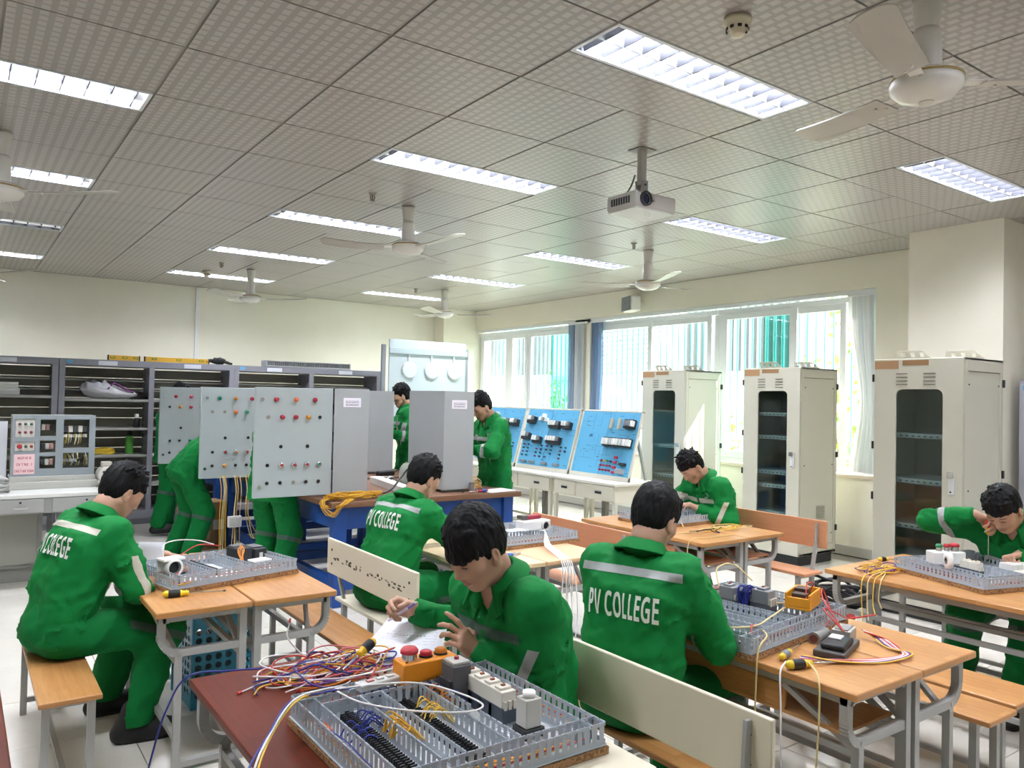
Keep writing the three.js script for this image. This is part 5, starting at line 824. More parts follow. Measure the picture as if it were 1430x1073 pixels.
  const me = new THREE.Mesh(bg, skinM); me.castShadow = me.receiveShadow = true; me.name = numbered('person'); scene.add(me); tag(me, o.label, 'person', 'students in green coveralls');
  const child = (n, g, m) => { const q = new THREE.Mesh(g, m); q.castShadow = q.receiveShadow = true; q.name = n; me.add(q); return q; };
  // --- hair
  const st = o.hair || {}, fr = st.fringe ?? 0.045, r = RNG(seed * 13 + 5), hairP = [el(hp(0, 0.056, -0.012), [0.081 + (st.vol || 0) * 0.6, 0.094 + (st.vol || 0), 0.097 + (st.vol || 0) * 0.5], HF, 0.02), el(hp(0, 0.0, -0.035), [0.078, 0.075, 0.074], HF, 0.02)];
  for (let k = 0; k < (st.tufts ?? 40); k++) { const a = r() * 6.283, e = 0.15 + r() * 1.3, n = V().addScaledVector(Sh, Math.cos(a) * Math.cos(e)).addScaledVector(Fh, Math.sin(a) * Math.cos(e)).addScaledVector(Uh, Math.sin(e)), b = hp(0, 0.056, -0.01).addScaledVector(n, 0.082), tipD = n.clone().multiplyScalar(st.spike ?? 0.4).addScaledVector(Fh, 0.5).addScaledVector(Uh, -0.15 + 0.3 * r()).normalize(); hairP.push(rc(b, b.clone().addScaledVector(tipD, 0.018 + 0.018 * r()), 0.012, 0.003, 0.006)); }
  for (let k = 0; k < 23; k++) { const x = -0.066 + 0.132 * k / 22, b = hp(x, 0.1, 0.062 - x * x * 6), tip = hp(x * 1.02 + (r() - 0.5) * 0.012 + (st.part || 0) * 0.02, fr - 0.006 + r() * 0.016, 0.09 - x * x * 9 + (st.out || 0)); hairP.push(rc(b, tip, 0.014, 0.0075, 0.008)); }
  const line = [[-0.14, -0.075], [-0.075, -0.062], [-0.035, -0.045], [-0.012, 0.012], [0.01, st.side ?? -0.004], [0.03, 0.012], [0.045, fr - 0.01], [0.2, fr - 0.02]];
  const hg = netMesh(hairP, (o.fine || 0.0045) * 1.1, (d, x, y, z) => {
    const px = x - Hc.x, py = y - Hc.y, pz = z - Hc.z, X = px * Sh.x + py * Sh.y + pz * Sh.z, Y = px * Uh.x + py * Uh.y + pz * Uh.z, Z = px * Fh.x + py * Fh.y + pz * Fh.z;
    let h = line[0][1]; for (let i = 1; i < line.length; i++) if (Z >= line[i - 1][0]) h = lerp(line[i - 1][1], line[i][1], clamp((Z - line[i - 1][0]) / (line[i][0] - line[i - 1][0])));
    const az = Math.atan2(X, Z + 0.02), rr = Math.hypot(X, Z);
    const fade = sstep(0.03, -0.05, Y);                    // clipped short at sides and back
    return Math.max(d + fade * 0.007 + 0.0009 * Math.sin(az * 37 + 9 * noise3(X * 30, Y * 22, Z * 30, seed)) * sstep(0.0, 0.05, rr) + 0.0065 * noise3(X * 70, Y * 24, Z * 70, seed + 3) + 0.006 * noise3(X * 150, Y * 40, Z * 150, seed + 4), (h - Y) * 0.75 + 0.006 * noise3(X * 160, Y * 60, Z * 160, seed));
  });
  child('hair', hg, hairM);
  // --- jacket
  const J = [];
  const hem = o.hem ?? 0.02;
  for (const q of [-1, 1]) J.push(rc(P0.clone().addScaledVector(up(l0), -hem).addScaledVector(S0, q * 0.072), P1.clone().addScaledVector(Sc, q * 0.068), 0.122, 0.116, 0.05), rc(P1.clone().addScaledVector(Sc, q * 0.068), P2.clone().addScaledVector(Sc, q * 0.08), 0.116, 0.122, 0.05), rc(P2.clone().addScaledVector(Sc, q * 0.08), P3.clone().addScaledVector(Uc, -0.075).addScaledVector(Sc, q * 0.095), 0.122, 0.078, 0.05));
  J.push(rc(P2.clone().addScaledVector(Fc, 0.03), P3.clone().addScaledVector(Uc, -0.07).addScaledVector(Fc, 0.02), 0.1, 0.07, 0.05));
  for (const k of ['R', 'L']) { const a = arms[k], mid = a.sh.clone().lerp(a.e, 0.5), fm = a.e.clone().lerp(a.w, 0.55), cuff = a.w.clone().lerp(a.e, (o[k] || {}).cuff ?? 0.06); J.push(rc(P3.clone().addScaledVector(Uc, -0.022).addScaledVector(Sc, a.q * 0.06), a.sh.clone().addScaledVector(Uc, 0.004), 0.046, 0.064, 0.05), rc(a.sh, mid, 0.08, 0.07, 0.045), rc(mid, a.e, 0.07, 0.06, 0.03)); if (!(o[k] || {}).rolled) J.push(rc(a.e, fm, 0.06, 0.052, 0.03), rc(fm, cuff, 0.052, 0.043, 0.02)); else J.push(rc(a.e, a.e.clone().lerp(a.w, 0.12), 0.06, 0.056, 0.02)); }
  const open = o.open ?? 0.03, neckCut = rc(P3.clone().addScaledVector(neckUp, 0.062).addScaledVector(Fc, 0.012), P3.clone().addScaledVector(neckUp, 0.2), 0.05, 0.06, 0.01);
  J.push(rc(P3.clone().addScaledVector(Uc, -0.05), P3.clone().addScaledVector(neckUp, 0.022), 0.078, 0.06, 0.03));
  const cutA = P3.clone().addScaledVector(neckUp, -0.01), fold = (x, y, z, m) => { const n = noise3(x * 8, y * 11, z * 8, seed + 21), b = noise3(x * 34 + 3 * n, y * 20, z * 34, seed + 33), t = noise3(x * 8, y * 42 + 4 * n, z * 8, seed + 41); const w = noise3((x + z) * 6 + 4 * n, y * 11 - (x - z) * 8, (x - z) * 4, seed + 51), ridge = Math.max(0, 0.16 - Math.abs(w)) / 0.16; return m * (0.009 * n + 0.005 * Math.abs(b) - 0.009 * ridge * ridge * (0.5 + n) + 0.006 * (0.25 - Math.abs(t))); };
  const hemN = up(l0), hemO = P0.clone().addScaledVector(hemN, -hem - 0.05);
  const jg = boxUVsoft(netMesh(J, o.cell || 0.0125, (d, x, y, z) => {
    const nd = dist(neckCut, x, y, z), vx = x - cutA.x, vy = y - cutA.y, vz = z - cutA.z, fx = vx * Fc.x + vy * Fc.y + vz * Fc.z, ux = vx * Uc.x + vy * Uc.y + vz * Uc.z, sx = Math.abs(vx * Sc.x + vy * Sc.y + vz * Sc.z);
    let e = d + fold(x, y, z, 2.6);
    e = Math.max(e, -(nd));                                                                        // room for the neck
    if (open > 0 && fx > 0.0) e = Math.max(e, -(Math.max(sx - open * 1.2 - ux * 0.55, -(ux + open * 3.2), -(fx - 0.035)) ));   // open collar
    return Math.max(e, hemO.x * hemN.x + hemO.y * hemN.y + hemO.z * hemN.z - (x * hemN.x + y * hemN.y + z * hemN.z));
  }));
  const jacket = child('jacket', jg, clothM);
  const slab = (n, c, a, b) => [[n, n.dot(c) + a], [n.clone().negate(), -(n.dot(c) + b)]];
  const band = (g, planes, m = bandM, n = 'reflective_band') => { for (const q of islands(cutOut(g, planes, 0.0022))) child(n, q, m); };
  const pale = o.paleBand ? bandPale : bandM;
  band(jg, [...slab(Uc, P2, o.yoke ?? 0.06, (o.yoke ?? 0.06) + 0.03), ...slab(Sc, P2, -0.2, 0.2), [Fc.clone().negate(), -(Fc.dot(P2) + 0.01)]], pale);
  band(jg, [...slab(Uc, P2, o.chest ?? -0.02, (o.chest ?? -0.02) + 0.035), ...slab(Sc, P2, -0.155, 0.155), [Fc, Fc.dot(P2) + 0.06], [Fc.clone().negate(), -(Fc.dot(P2) + 0.16)]], o.chestDark ? M_dark : pale);
  for (const k of ['R', 'L']) { const a = arms[k], ax = a.w.clone().sub(a.e).normalize(); if (!(o[k] || {}).noBand) { const near = (o[k] || {}).rolled ? [-0.03, 0.006] : [0.07, 0.105]; band(jg, [...slab(ax, a.e, ...near), [Sc.clone().multiplyScalar(a.q), Sc.dot(P2) * a.q + ((o[k] || {}).across ?? -0.4)], ...(o[k]?.bandBox || [])].filter((pl) => pl).concat(sphereBox(a.e, 0.16)), pale); } }
  const tw2 = o.textW ?? 0.15, th = 0.125, base = o.textY ?? -0.085;
  if (o.text !== false) { const lg = cutOut(jg, [...slab(Sc, P2, -tw2, tw2), ...slab(Uc, P2, base, base + th), [Fc.clone().negate(), -(Fc.dot(P2) - 0.01)]], 0.0026, (p) => { const d = p.clone().sub(P2); return [(d.dot(Sc) + tw2) / (2 * tw2), (d.dot(Uc) - base) / th]; }); child('back_lettering', lg, letterM); }
  if (o.logo) { const c = P2.clone().addScaledVector(Sc, -0.085); const lg = cutOut(jg, [...slab(Sc, c, -0.045, 0.045), ...slab(Uc, c, 0.03, 0.095), [Fc, Fc.dot(P2) + 0.05]], 0.0026, (p) => { const d = p.clone().sub(c); return [(d.dot(Sc) + 0.045) / 0.09, (d.dot(Uc) - 0.03) / 0.065]; }); child('chest_logo', lg, logoM); }
  if (o.front) { // placket, pocket flaps, seams on the chest
    child('placket', cutOut(jg, [...slab(Sc, P2, -0.012, 0.012), ...slab(Uc, P2, -0.3, 0.035), [Fc, Fc.dot(P2) + 0.04]], 0.003), stitchM);
    for (const q of [-1, 1]) child('pocket_flap', cutOut(jg, [...slab(Sc, P2.clone().addScaledVector(Sc, q * 0.085), -0.05, 0.05), ...slab(Uc, P2, -0.075, -0.035), [Fc, Fc.dot(P2) + 0.03]], 0.004), clothM);
  }
  if (o.front) for (const q of [-1, 1]) { const pl = (n, c) => [n, n.dot(P3) + c], Sq = Sc.clone().multiplyScalar(q); child('collar_flap', cutOut(jg, [pl(Sq.clone().addScaledVector(Uc, 0.3), 0.014), pl(Sq.clone().negate(), -0.1), pl(Uc.clone().addScaledVector(Sq, -0.35), -0.105), [Fc, Fc.dot(P3) - 0.0], [Uc.clone().negate(), -(Uc.dot(P3) + 0.03)]], 0.008), clothM); }
  // --- collar: a folded band round the neck, open in front
  { const pos = [], idx = [], nA = 40, prof = [[0.066, -0.03], [0.062, 0.032], [0.064, 0.043], [0.071, 0.044], [0.089, 0.026], [0.113, 0.0], [0.108, -0.008], [0.08, 0.012]], gap = 0.3 + open * 9, cF = Fc.clone(), base3 = P3.clone().addScaledVector(neckUp, 0.016).addScaledVector(Fc, -0.004);
    const cS = cF.clone().cross(neckUp).normalize(), cFF = neckUp.clone().cross(cS).normalize();
    for (let i = 0; i <= nA; i++) { const a = gap + (6.2832 - 2 * gap) * i / nA, tipF = Math.max(0, 1 - Math.min(i, nA - i) / 7), dir = cFF.clone().multiplyScalar(Math.cos(a)).addScaledVector(cS, Math.sin(a));
      prof.forEach(([rr, y], j) => { const outer = j >= 4 && j <= 6, R2 = rr + (outer ? tipF * 0.02 : 0) + (Math.cos(a) > 0 ? 0.012 * Math.cos(a) : 0), yy = y - (outer ? tipF * 0.034 : 0) - 0.028 * Math.max(0, Math.cos(a)) + 0.004 * noise3(a * 3, j, seed); const p = base3.clone().addScaledVector(dir, R2).addScaledVector(neckUp, yy); pos.push(p.x, p.y, p.z); }); }
    const m = prof.length; for (let i = 0; i < nA; i++) for (let j = 0; j < m; j++) { const a = i * m + j, b = i * m + (j + 1) % m; idx.push(a, a + m, b, b, a + m, b + m); }
    for (let j = 1; j < m - 1; j++) { idx.push(0, j, j + 1); idx.push(nA * m, nA * m + j + 1, nA * m + j); }
    const g = new THREE.BufferGeometry(); g.setAttribute('position', new THREE.Float32BufferAttribute(pos, 3)); g.setIndex(idx); g.computeVertexNormals(); child('collar', boxUVsoft(g), clothM); }
  for (const k of ['R', 'L']) if (!(o[k] || {}).rolled) { const a = arms[k], c = a.w.clone().lerp(a.e, (o[k] || {}).cuff ?? 0.06), ax = a.w.clone().sub(a.e).normalize(); const q = rod(c.clone().addScaledVector(ax, -0.036), c.clone().addScaledVector(ax, 0.026), 0.0485, 16, 0.0445); child('cuff', boxUVsoft(q), clothM); }
  // --- trousers
  const Tp = [];
  Tp.push(rc(P0.clone().addScaledVector(S0, -0.06), P0.clone().addScaledVector(S0, 0.06), 0.118, 0.118, 0.04), rc(P0.clone().addScaledVector(F0, -0.03), P0.clone().addScaledVector(up(l0), 0.1), 0.11, 0.11, 0.04));
  for (const k of ['R', 'L']) { const l = legs[k], low = l.an.clone().lerp(l.kn, 0.06); Tp.push(rc(l.hip, l.kn, 0.108, 0.093, 0.04), rc(l.kn, low, 0.09, o.flare || 0.085, 0.035)); }
  const sit = P0.y < 0.65 ? (o.seat ?? 0.424) : -9;
  const tg = boxUVsoft(netMesh(Tp, o.cell || 0.0125, (d, x, y, z) => {
    let e = d + fold(x, y, z, 2.0); if (sit > 0) { const under = Math.hypot(x - P0.x, z - P0.z) < 0.3; if (under) e = Math.max(e, sit - y); }
    return Math.max(e, 0.075 - y + (o.hemY || 0));
  }));
  child('trousers', tg, trouserM);
  for (const k of ['R', 'L']) { const l = legs[k], ax = l.an.clone().sub(l.kn).normalize(); const q = cutOut(tg, [...slab(ax, l.kn, o.kneeBand ?? 0.03, (o.kneeBand ?? 0.03) + 0.035), ...sphereBox(l.kn, 0.17), ...(legs.R.kn.distanceTo(legs.L.kn) < 0.3 ? [[S0.clone().multiplyScalar(l.q), S0.dot(P0) * l.q]] : [])], 0.0022); for (const h of islands(q)) child('knee_band', h, M_dark); }
  if (o.pockets) for (const k of ['R', 'L']) { const l = legs[k], ax = l.kn.clone().sub(l.hip).normalize(); const q = cutOut(tg, [...slab(ax, l.hip, 0.24, 0.3), [S0.clone().multiplyScalar(l.q), S0.dot(l.hip) * l.q + 0.05]], 0.006); for (const h of islands(q)) child('pocket_flap', h, trouserM); }
  // --- shoes
  for (const k of ['R', 'L']) { const l = legs[k], A = l.an.clone(), d = l.dir, y0 = A.y - 0.095, g = (f, y) => A.clone().addScaledVector(d, f).setY(y0 + y), sd = d.clone().cross(U0);
    const S = []; for (const q of [-1, 1]) S.push(rc(g(-0.05, 0.034).addScaledVector(sd, q * 0.012), g(0.08, 0.034).addScaledVector(sd, q * 0.02), 0.034, 0.034, 0.03), rc(g(0.08, 0.034).addScaledVector(sd, q * 0.02), g(0.165, 0.036).addScaledVector(sd, q * 0.012), 0.034, 0.034, 0.03)); S.push(rc(g(0.0, 0.08), g(0.12, 0.05), 0.042, 0.034, 0.04), rc(g(-0.025, 0.05), A.clone().setY(y0 + 0.14), 0.045, 0.047, 0.04));
    const sg = netMesh(S, 0.009, (e, x, y, z) => Math.max(e + 0.004 * noise3(x * 30, y * 60, z * 30, seed), y0 + 0.006 - y)); const sh = child('shoe', sg, shoeM);
    const sole = []; for (let q = 0; q < 22; q++) { const a = q / 22 * 6.2832, f = 0.058 + 0.128 * Math.cos(a), w = (0.047 + 0.004 * Math.cos(a)) * Math.sign(Math.sin(a)) * Math.pow(Math.abs(Math.sin(a)), 0.55); sole.push([f, w]); } const so = extrude(sole, 0.024, 0.003); so.rotateX(Math.PI / 2); const mm = new THREE.Matrix4().makeBasis(d, U0, sd); mm.setPosition(A.x, y0 + 0.027, A.z); so.applyMatrix4(mm); const z = new THREE.Mesh(plain(so), MAT.rubber); z.name = 'sole'; z.castShadow = z.receiveShadow = true; sh.add(z); }
  return { me, arms, hp, P2, Sc, Uc, Fc };
}
function islands(g, least = 10) {                            // connected pieces of a triangle soup
  const P = g.attributes.position, key = new Map(), par = [], find = (a) => { while (par[a] !== a) a = par[a] = par[par[a]]; return a; }, n = P.count / 3, own = [];
  for (let t = 0; t < n; t++) { par.push(t); for (let k = 0; k < 3; k++) { const i = t * 3 + k, s = Math.round(P.getX(i) * 4e3) + ',' + Math.round(P.getY(i) * 4e3) + ',' + Math.round(P.getZ(i) * 4e3); if (key.has(s)) { const a = find(t), b = find(key.get(s)); par[a] = b; } else key.set(s, t); } }
  const by = new Map(); for (let t = 0; t < n; t++) { const r = find(t); if (!by.has(r)) by.set(r, []); by.get(r).push(t); }
  for (const l of by.values()) { if (l.length < least) continue; const q = new THREE.BufferGeometry(); for (const [nm, w] of [['position', 3], ['normal', 3], ['uv', 2]]) { const A = g.attributes[nm].array, o = new Float32Array(l.length * 3 * w); l.forEach((t, i) => o.set(A.subarray(t * 3 * w, (t + 1) * 3 * w), i * 3 * w)); q.setAttribute(nm, new THREE.BufferAttribute(o, w)); } own.push(q); }
  return own;
}
const M_dark = M(sRGB('#3d5b4c'), 0.6);
function sphereBox(c, r) { return [[V(1, 0, 0), c.x - r], [V(-1, 0, 0), -c.x - r], [V(0, 1, 0), c.y - r], [V(0, -1, 0), -c.y - r], [V(0, 0, 1), c.z - r], [V(0, 0, -1), -c.z - r]]; }
function boxUVsoft(g) { const p = g.attributes.position, uv = new Float32Array(p.count * 2); for (let i = 0; i < p.count; i++) { uv[2 * i] = p.getX(i) + p.getZ(i) * 0.8; uv[2 * i + 1] = p.getY(i) + 0.3 * (p.getZ(i) - p.getX(i)); } g.setAttribute('uv', new THREE.BufferAttribute(uv, 2)); return g; }
const PEOPLE = {};
PEOPLE.F = person({ id: 'F', seed: 1, label: 'young man seated at far left, bent over a sheet on the left table', pelvis: [0.4, 0.53, -4.02], face: -0.32, lean: 0.3, hunch: 0.24, headYaw: 0.05, headPitch: 0.55, footR: [0.7, -3.92, 0.095, 0.1], footL: [0.64, -4.32, 0.095, -0.1],
  R: { rolled: true, hand: [0.87, 0.735, -4.02], pole: [0.1, -1, 0.5], pose: 'flat', dir: [0.85, -0.05, -0.5], palm: [0, -1, 0] }, L: { hand: [0.86, 0.745, -4.46], pole: [-0.2, -1, -0.6], pose: 'flat', dir: [0.95, -0.1, 0.25], palm: [0, -1, 0] }, hair: { tufts: 60, spike: 0.9, vol: 0.008 }, paleBand: true, kneeBand: -0.01, fine: 0.004 });
PEOPLE.G = person({ id: 'G', seed: 2, label: 'young man on the cream bench, turned right to the white wire tray', pelvis: [1.98, 0.53, -3.98], face: -0.2, lean: 0.36, hunch: 0.2, headYaw: 0.0, headPitch: 0.4, footR: [2.42, -3.86], footL: [2.4, -4.18],
  R: { hand: [2.6, 0.79, -3.84], pole: [0.1, -1, 0.5] }, L: { hand: [2.6, 0.79, -4.2], pole: [-0.2, -1, -0.6] }, hair: { tufts: 60, spike: 0.9, vol: 0.008 }, fine: 0.004 });
PEOPLE.H = person({ id: 'H', seed: 3, label: 'young man in front reading a white paper with a pen in hand', pelvis: [1.64, 0.52, -2.14], face: Math.PI - 0.12, lean: 0.3, hunch: 0.2, headYaw: 0.0, headPitch: 0.5, footR: [1.24, -2.3], footL: [1.24, -2.02], front: true, open: 0.035, chest: 0.015, chestDark: true,
  R: { hand: [1.37, 0.83, -2.48], pole: [0.3, -0.8, -0.6], pose: 'pen', dir: [-0.75, 0.25, -0.2], palm: [-0.1, -0.4, 0.9] }, L: { hand: [1.4, 0.768, -2.12], pole: [0.5, -1, 0.5], pose: 'raised', dir: [-0.55, 0.6, -0.1], palm: [-0.2, -0.3, -1] }, hair: { fringe: 0.02, vol: 0.014, tufts: 30, spike: 0.1, side: -0.02, out: 0.006 }, fine: 0.0036, handCell: 0.0034, text: false });
PEOPLE.I = person({ id: 'I', seed: 4, label: 'young man with PV COLLEGE on his back, seated at the tester table', pelvis: [2.05, 0.52, -2.08], face: -0.35, lean: 0.14, hunch: 0.14, headYaw: -0.1, headPitch: 0.45, footR: [2.46, -1.9], footL: [2.46, -2.25],
  R: { hand: [2.36, 0.77, -2.1], pole: [0.25, -1, 0.75] }, L: { hand: [2.5, 0.79, -2.3], pole: [-0.4, -1, -0.4] }, hair: { tufts: 20, spike: 0.1, vol: 0.01, fringe: 0.03, side: -0.012 }, fine: 0.0038, textY: -0.1, yoke: 0.07 });
PEOPLE.J = person({ id: 'J', seed: 5, ink: 0.7, label: 'young man bent over the tray before the cabinets', pelvis: [4.97, 0.53, -4.08], face: Math.PI + 0.15, lean: 0.3, hunch: 0.2, headPitch: 0.75, headYaw: -0.1, footR: [4.6, -4.2], footL: [4.62, -3.9], logo: true, front: true, open: 0.02, chest: 0.0, paleBand: true,
  R: { hand: [4.55, 0.8, -4.3], pole: [0.3, -0.8, -0.6] }, L: { hand: [4.66, 0.79, -4.02], pole: [0.3, -0.9, 0.7] }, hair: { tufts: 75, spike: 0.9, fringe: 0.055, side: 0.01 }, text: false });
PEOPLE.K = person({ id: 'K', seed: 6, label: 'young man at right edge holding a screwdriver upright on his tray', pelvis: [5.04, 0.53, -1.92], face: Math.PI - 0.1, lean: 0.5, hunch: 0.24, headPitch: 0.7, headYaw: -0.15, footR: [4.72, -2.15], footL: [4.5, -1.75], chest: -0.05, open: 0.02,
  R: { hand: [4.65, 1.01, -2.035], pole: [-0.3, -0.1, -1], pose: 'pinch', dir: [0.1, -0.2, 0.95], palm: [-0.4, -0.9, 0], rolled: false, cuff: 0.14 }, L: { hand: [4.72, 0.815, -1.83], pole: [0.4, -0.7, 0.8], pose: 'fist', dir: [-0.85, -0.1, -0.35], palm: [-0.3, -0.9, 0.2] }, hair: { tufts: 40, spike: 0.5, vol: 0.006 }, text: false });
PEOPLE.E = person({ id: 'E', seed: 7, ink: 0.55, label: 'young man standing at the right control box, near the blue boards', pelvis: [4.1, 0.9, -5.98], face: Math.PI + 0.1, lean: 0.1, hunch: 0.16, headPitch: 0.5, footR: [4.08, -6.08], footL: [4.12, -5.86], front: false, hem: 0.1,
  R: { hand: [3.72, 1.16, -6.1], pole: [0.3, -0.8, -0.5] }, L: { hand: [3.74, 1.14, -5.92], pole: [0.2, -0.5, 0.9] }, hair: { tufts: 70, spike: 1.0, vol: 0.004, fringe: 0.06 }, text: false });
PEOPLE.D = person({ id: 'D', seed: 8, ink: 0.55, label: 'young man standing in profile in front of the panel with discs', pelvis: [4.14, 0.96, -7.78], face: Math.PI + 0.35, lean: 0.04, hunch: 0.08, headPitch: 0.22, footR: [4.1, -7.9], footL: [4.14, -7.66], hem: 0.1,
  R: { hand: [3.78, 1.18, -7.75], pole: [0.3, -0.9, -0.4] }, L: { hand: [3.8, 1.2, -7.6], pole: [0.3, -0.9, 0.5] }, hair: { tufts: 60, spike: 0.9, vol: 0.012 } });
PEOPLE.C = person({ id: 'C', seed: 9, label: 'man standing behind the nearest panel door, head hidden', pelvis: [2.1, 0.88, -6.26], face: -0.55, lean: 0.18, hunch: 0.2, headPitch: 0.6, footR: [2.12, -6.12], footL: [2.06, -6.4], hem: 0.1, pockets: true,
  R: { hand: [2.4, 1.1, -6.2], pole: [0, -1, 0.5] }, L: { hand: [2.4, 1.15, -6.5], pole: [0, -1, -0.5] } });
PEOPLE.B = person({ id: 'B', seed: 10, label: 'man bending deep into the second control box, head hidden', pelvis: [1.76, 0.87, -7.72], face: -0.12, lean: 1.0, hunch: 0.1, headPitch: 0.9, footR: [1.8, -7.58], footL: [1.72, -7.9], hem: 0.04, pockets: true,
  R: { hand: [2.42, 0.95, -7.7], pole: [0.2, -1, 0.3] }, L: { hand: [2.42, 1.0, -7.95], pole: [0.2, -1, -0.3] }, text: false });
PEOPLE.A = person({ id: 'A', seed: 11, label: 'man behind the farthest panel door, hair and legs showing', pelvis: [1.97, 0.94, -9.45], face: 0.0, lean: 0.06, hunch: 0.1, headPitch: 0.4, footR: [1.86, -9.3], footL: [1.98, -9.5], hem: 0.1,
  R: { hand: [2.36, 1.2, -9.42], pole: [0, -1, 0.1] }, L: { hand: [2.36, 1.15, -9.6], pole: [0, -1, -0.5] }, text: false });
// ---------------------------------------------------------------- wiring trays and what lies on the tables
const WIRE = { y: P('#d9a52b', 0.45), y2: P('#e8c04a', 0.45), cr: P('#dcc98e', 0.5), w: P('#e9e6e4', 0.45), r: P('#c23a34', 0.45), b: P('#27338f', 0.45), o: P('#e08a2a', 0.45), p: P('#d06c78', 0.45), v: P('#6a3f8f', 0.45), k: P('#1c1c20', 0.5) };
function comb(L, h, pitch, heads = 1) {                    // a slotted duct wall along x, standing on y = 0
  const g = [span(0, L, 0, h * 0.26, -0.0009, 0.0009)], n = Math.floor(L / pitch);
  for (let k = 0; k < n; k++) { const x = (k + 0.5) * L / n; g.push(span(x - pitch * 0.3, x + pitch * 0.3, h * 0.24, h, -0.0009, 0.0009)); if (heads) g.push(span(x - pitch * 0.42, x + pitch * 0.42, h * 0.86, h, -0.0022, 0.0022)); }
  g.push(span(0, L, h * 0.84, h * 0.91, -0.0009, 0.0009), span(0, L, 0, 0.0018, -0.006, 0.006)); return g;
}
const wallX = (x0, x1, z, h, p, y = 0) => comb(x1 - x0, h, p).map((g) => g.translate(x0, y, z));
const wallZ = (z0, z1, x, h, p, y = 0) => comb(z1 - z0, h, p).map((g) => g.rotateY(-Math.PI / 2).translate(x, y, z0));
function tray(label, pos, turn, w, d, o) {                  // origin in the middle of the board, x to the right, z to the near side
  const t = thing('wiring_tray', label, 'wiring tray', pos, turn, 'wiring practice trays'), p = o.pitch || 0.025, h = o.h || 0.055, y = 0.023, du = o.du || 0.046, D = MAT.ductGrey;
  mesh('baseboard', [boxUV(rspan(-w / 2 - 0.008, w / 2 + 0.008, 0, 0.02, -d / 2 - 0.008, d / 2 + 0.008, 0.002))], MAT.chip, t);
  mesh('plate', [rspan(-w / 2, w / 2, 0.02, 0.023, -d / 2, d / 2, 0.001)], M(0xffffff, 0.55, { map: T.speckle, color: sRGB('#dfe1e0') }), t);
  const X = (g) => mesh('duct_wall', g, D, t);
  for (const z of [-d / 2, -d / 2 + du, d / 2 - du, d / 2]) X(wallX(-w / 2, w / 2, z, h, p, y));
  for (const x of [-w / 2, -w / 2 + du, w / 2 - du, w / 2]) X(wallZ(-d / 2, d / 2, x, h, p, y));
  for (const x of o.zs || []) X(wallZ(-d / 2 + du, d / 2 - du, x, h, p, y));
  for (const z of o.xs || []) X(wallX(-w / 2 + du, w / 2 - du, z, h, p, y));
  for (const [a, b, z] of o.xp || []) X(wallX(a, b, z, h, p, y));
  for (const [a, b, x] of o.zp || []) X(wallZ(a, b, x, h, p, y));
  const r = RNG(o.seed || 3), cols = o.cols || ['r', 'b', 'y'];
  for (const c of cols) { const g = []; for (let k = 0; k < (o.fill ?? 7); k++) { const along = r() > 0.5, s = r() > 0.5 ? 1 : -1, yy = y + 0.006 + r() * h * 0.5; const q = []; for (let m = 0; m < 5; m++) { const f = (m / 4 - 0.5) * (0.35 + 0.5 * r()); q.push(along ? [f * w, yy + 0.006 * r(), s * (d / 2 - du / 2) + (r() - 0.5) * du * 0.5] : [s * (w / 2 - du / 2) + (r() - 0.5) * du * 0.5, yy + 0.006 * r(), f * d]); } g.push(tube(q, 0.0022, 14, 4)); } mesh('duct_wires', g, WIRE[c], t).userData.kind = 'stuff'; }
  return t;
}
function add(t, n, g, m) { return mesh(n, g, m, t); }
function terminalStrip(t, x, z0, z1, y = 0.023) {          // black terminal row along z with barrier teeth
  add(t, 'terminal_strip', [rspan(x - 0.014, x + 0.014, y, y + 0.02, z0, z1, 0.002)], MAT.black); const n = Math.round((z1 - z0) / 0.0125);
  const g = []; for (let k = 0; k <= n; k++) for (const s of [-1, 0, 1]) g.push(span(x + s * 0.013 - 0.006, x + s * 0.013 + 0.006, y + 0.016, y + (s ? 0.03 : 0.036), z0 + k * (z1 - z0) / n - 0.0018, z0 + k * (z1 - z0) / n + 0.0018));
  add(t, 'barriers', g, P('#202226', 0.45));
  const s = []; for (let k = 0; k < n; k++) for (const e of [-1, 1]) s.push(cyl(0.0032, 0.0032, 0.003, x + e * 0.008, y + 0.021, z0 + (k + 0.5) * (z1 - z0) / n, 7)); add(t, 'screws', s, MAT.steel).userData.kind = 'stuff';
}
function contactor(t, x, z, ry = 0, dark = false, s = 1) { // rail mounted contactor
  const g = (l) => l.map((q) => q.rotateY(ry).scale(s, s, s).translate(x, 0.023, z));
  const c = add(t, 'contactor', g([rspan(-0.023, 0.023, 0, 0.045, -0.035, 0.035, 0.003)]), dark ? P('#5c5f63', 0.5) : P('#3f4954', 0.45));
  add(c, 'contactor_top', g([rspan(-0.023, 0.023, 0.044, 0.085, -0.028, 0.028, 0.003), rspan(-0.018, 0.018, 0.084, 0.092, -0.014, 0.014, 0.002)]), dark ? P('#85888a', 0.45) : P('#dcd7c9', 0.4));
  const tt = []; for (const k of [-1, 0, 1]) for (const e of [-1, 1]) tt.push(rspan(k * 0.0145 - 0.005, k * 0.0145 + 0.005, 0.04, 0.062, e * 0.031 - 0.005, e * 0.031 + 0.005, 0.001)); add(c, 'terminals', g(tt), P('#cdc8ba', 0.45));
  add(c, 'marker', g([rspan(-0.006, 0.006, 0.091, 0.096, -0.004, 0.004, 0.001)]), P('#8d4a36', 0.5));
}
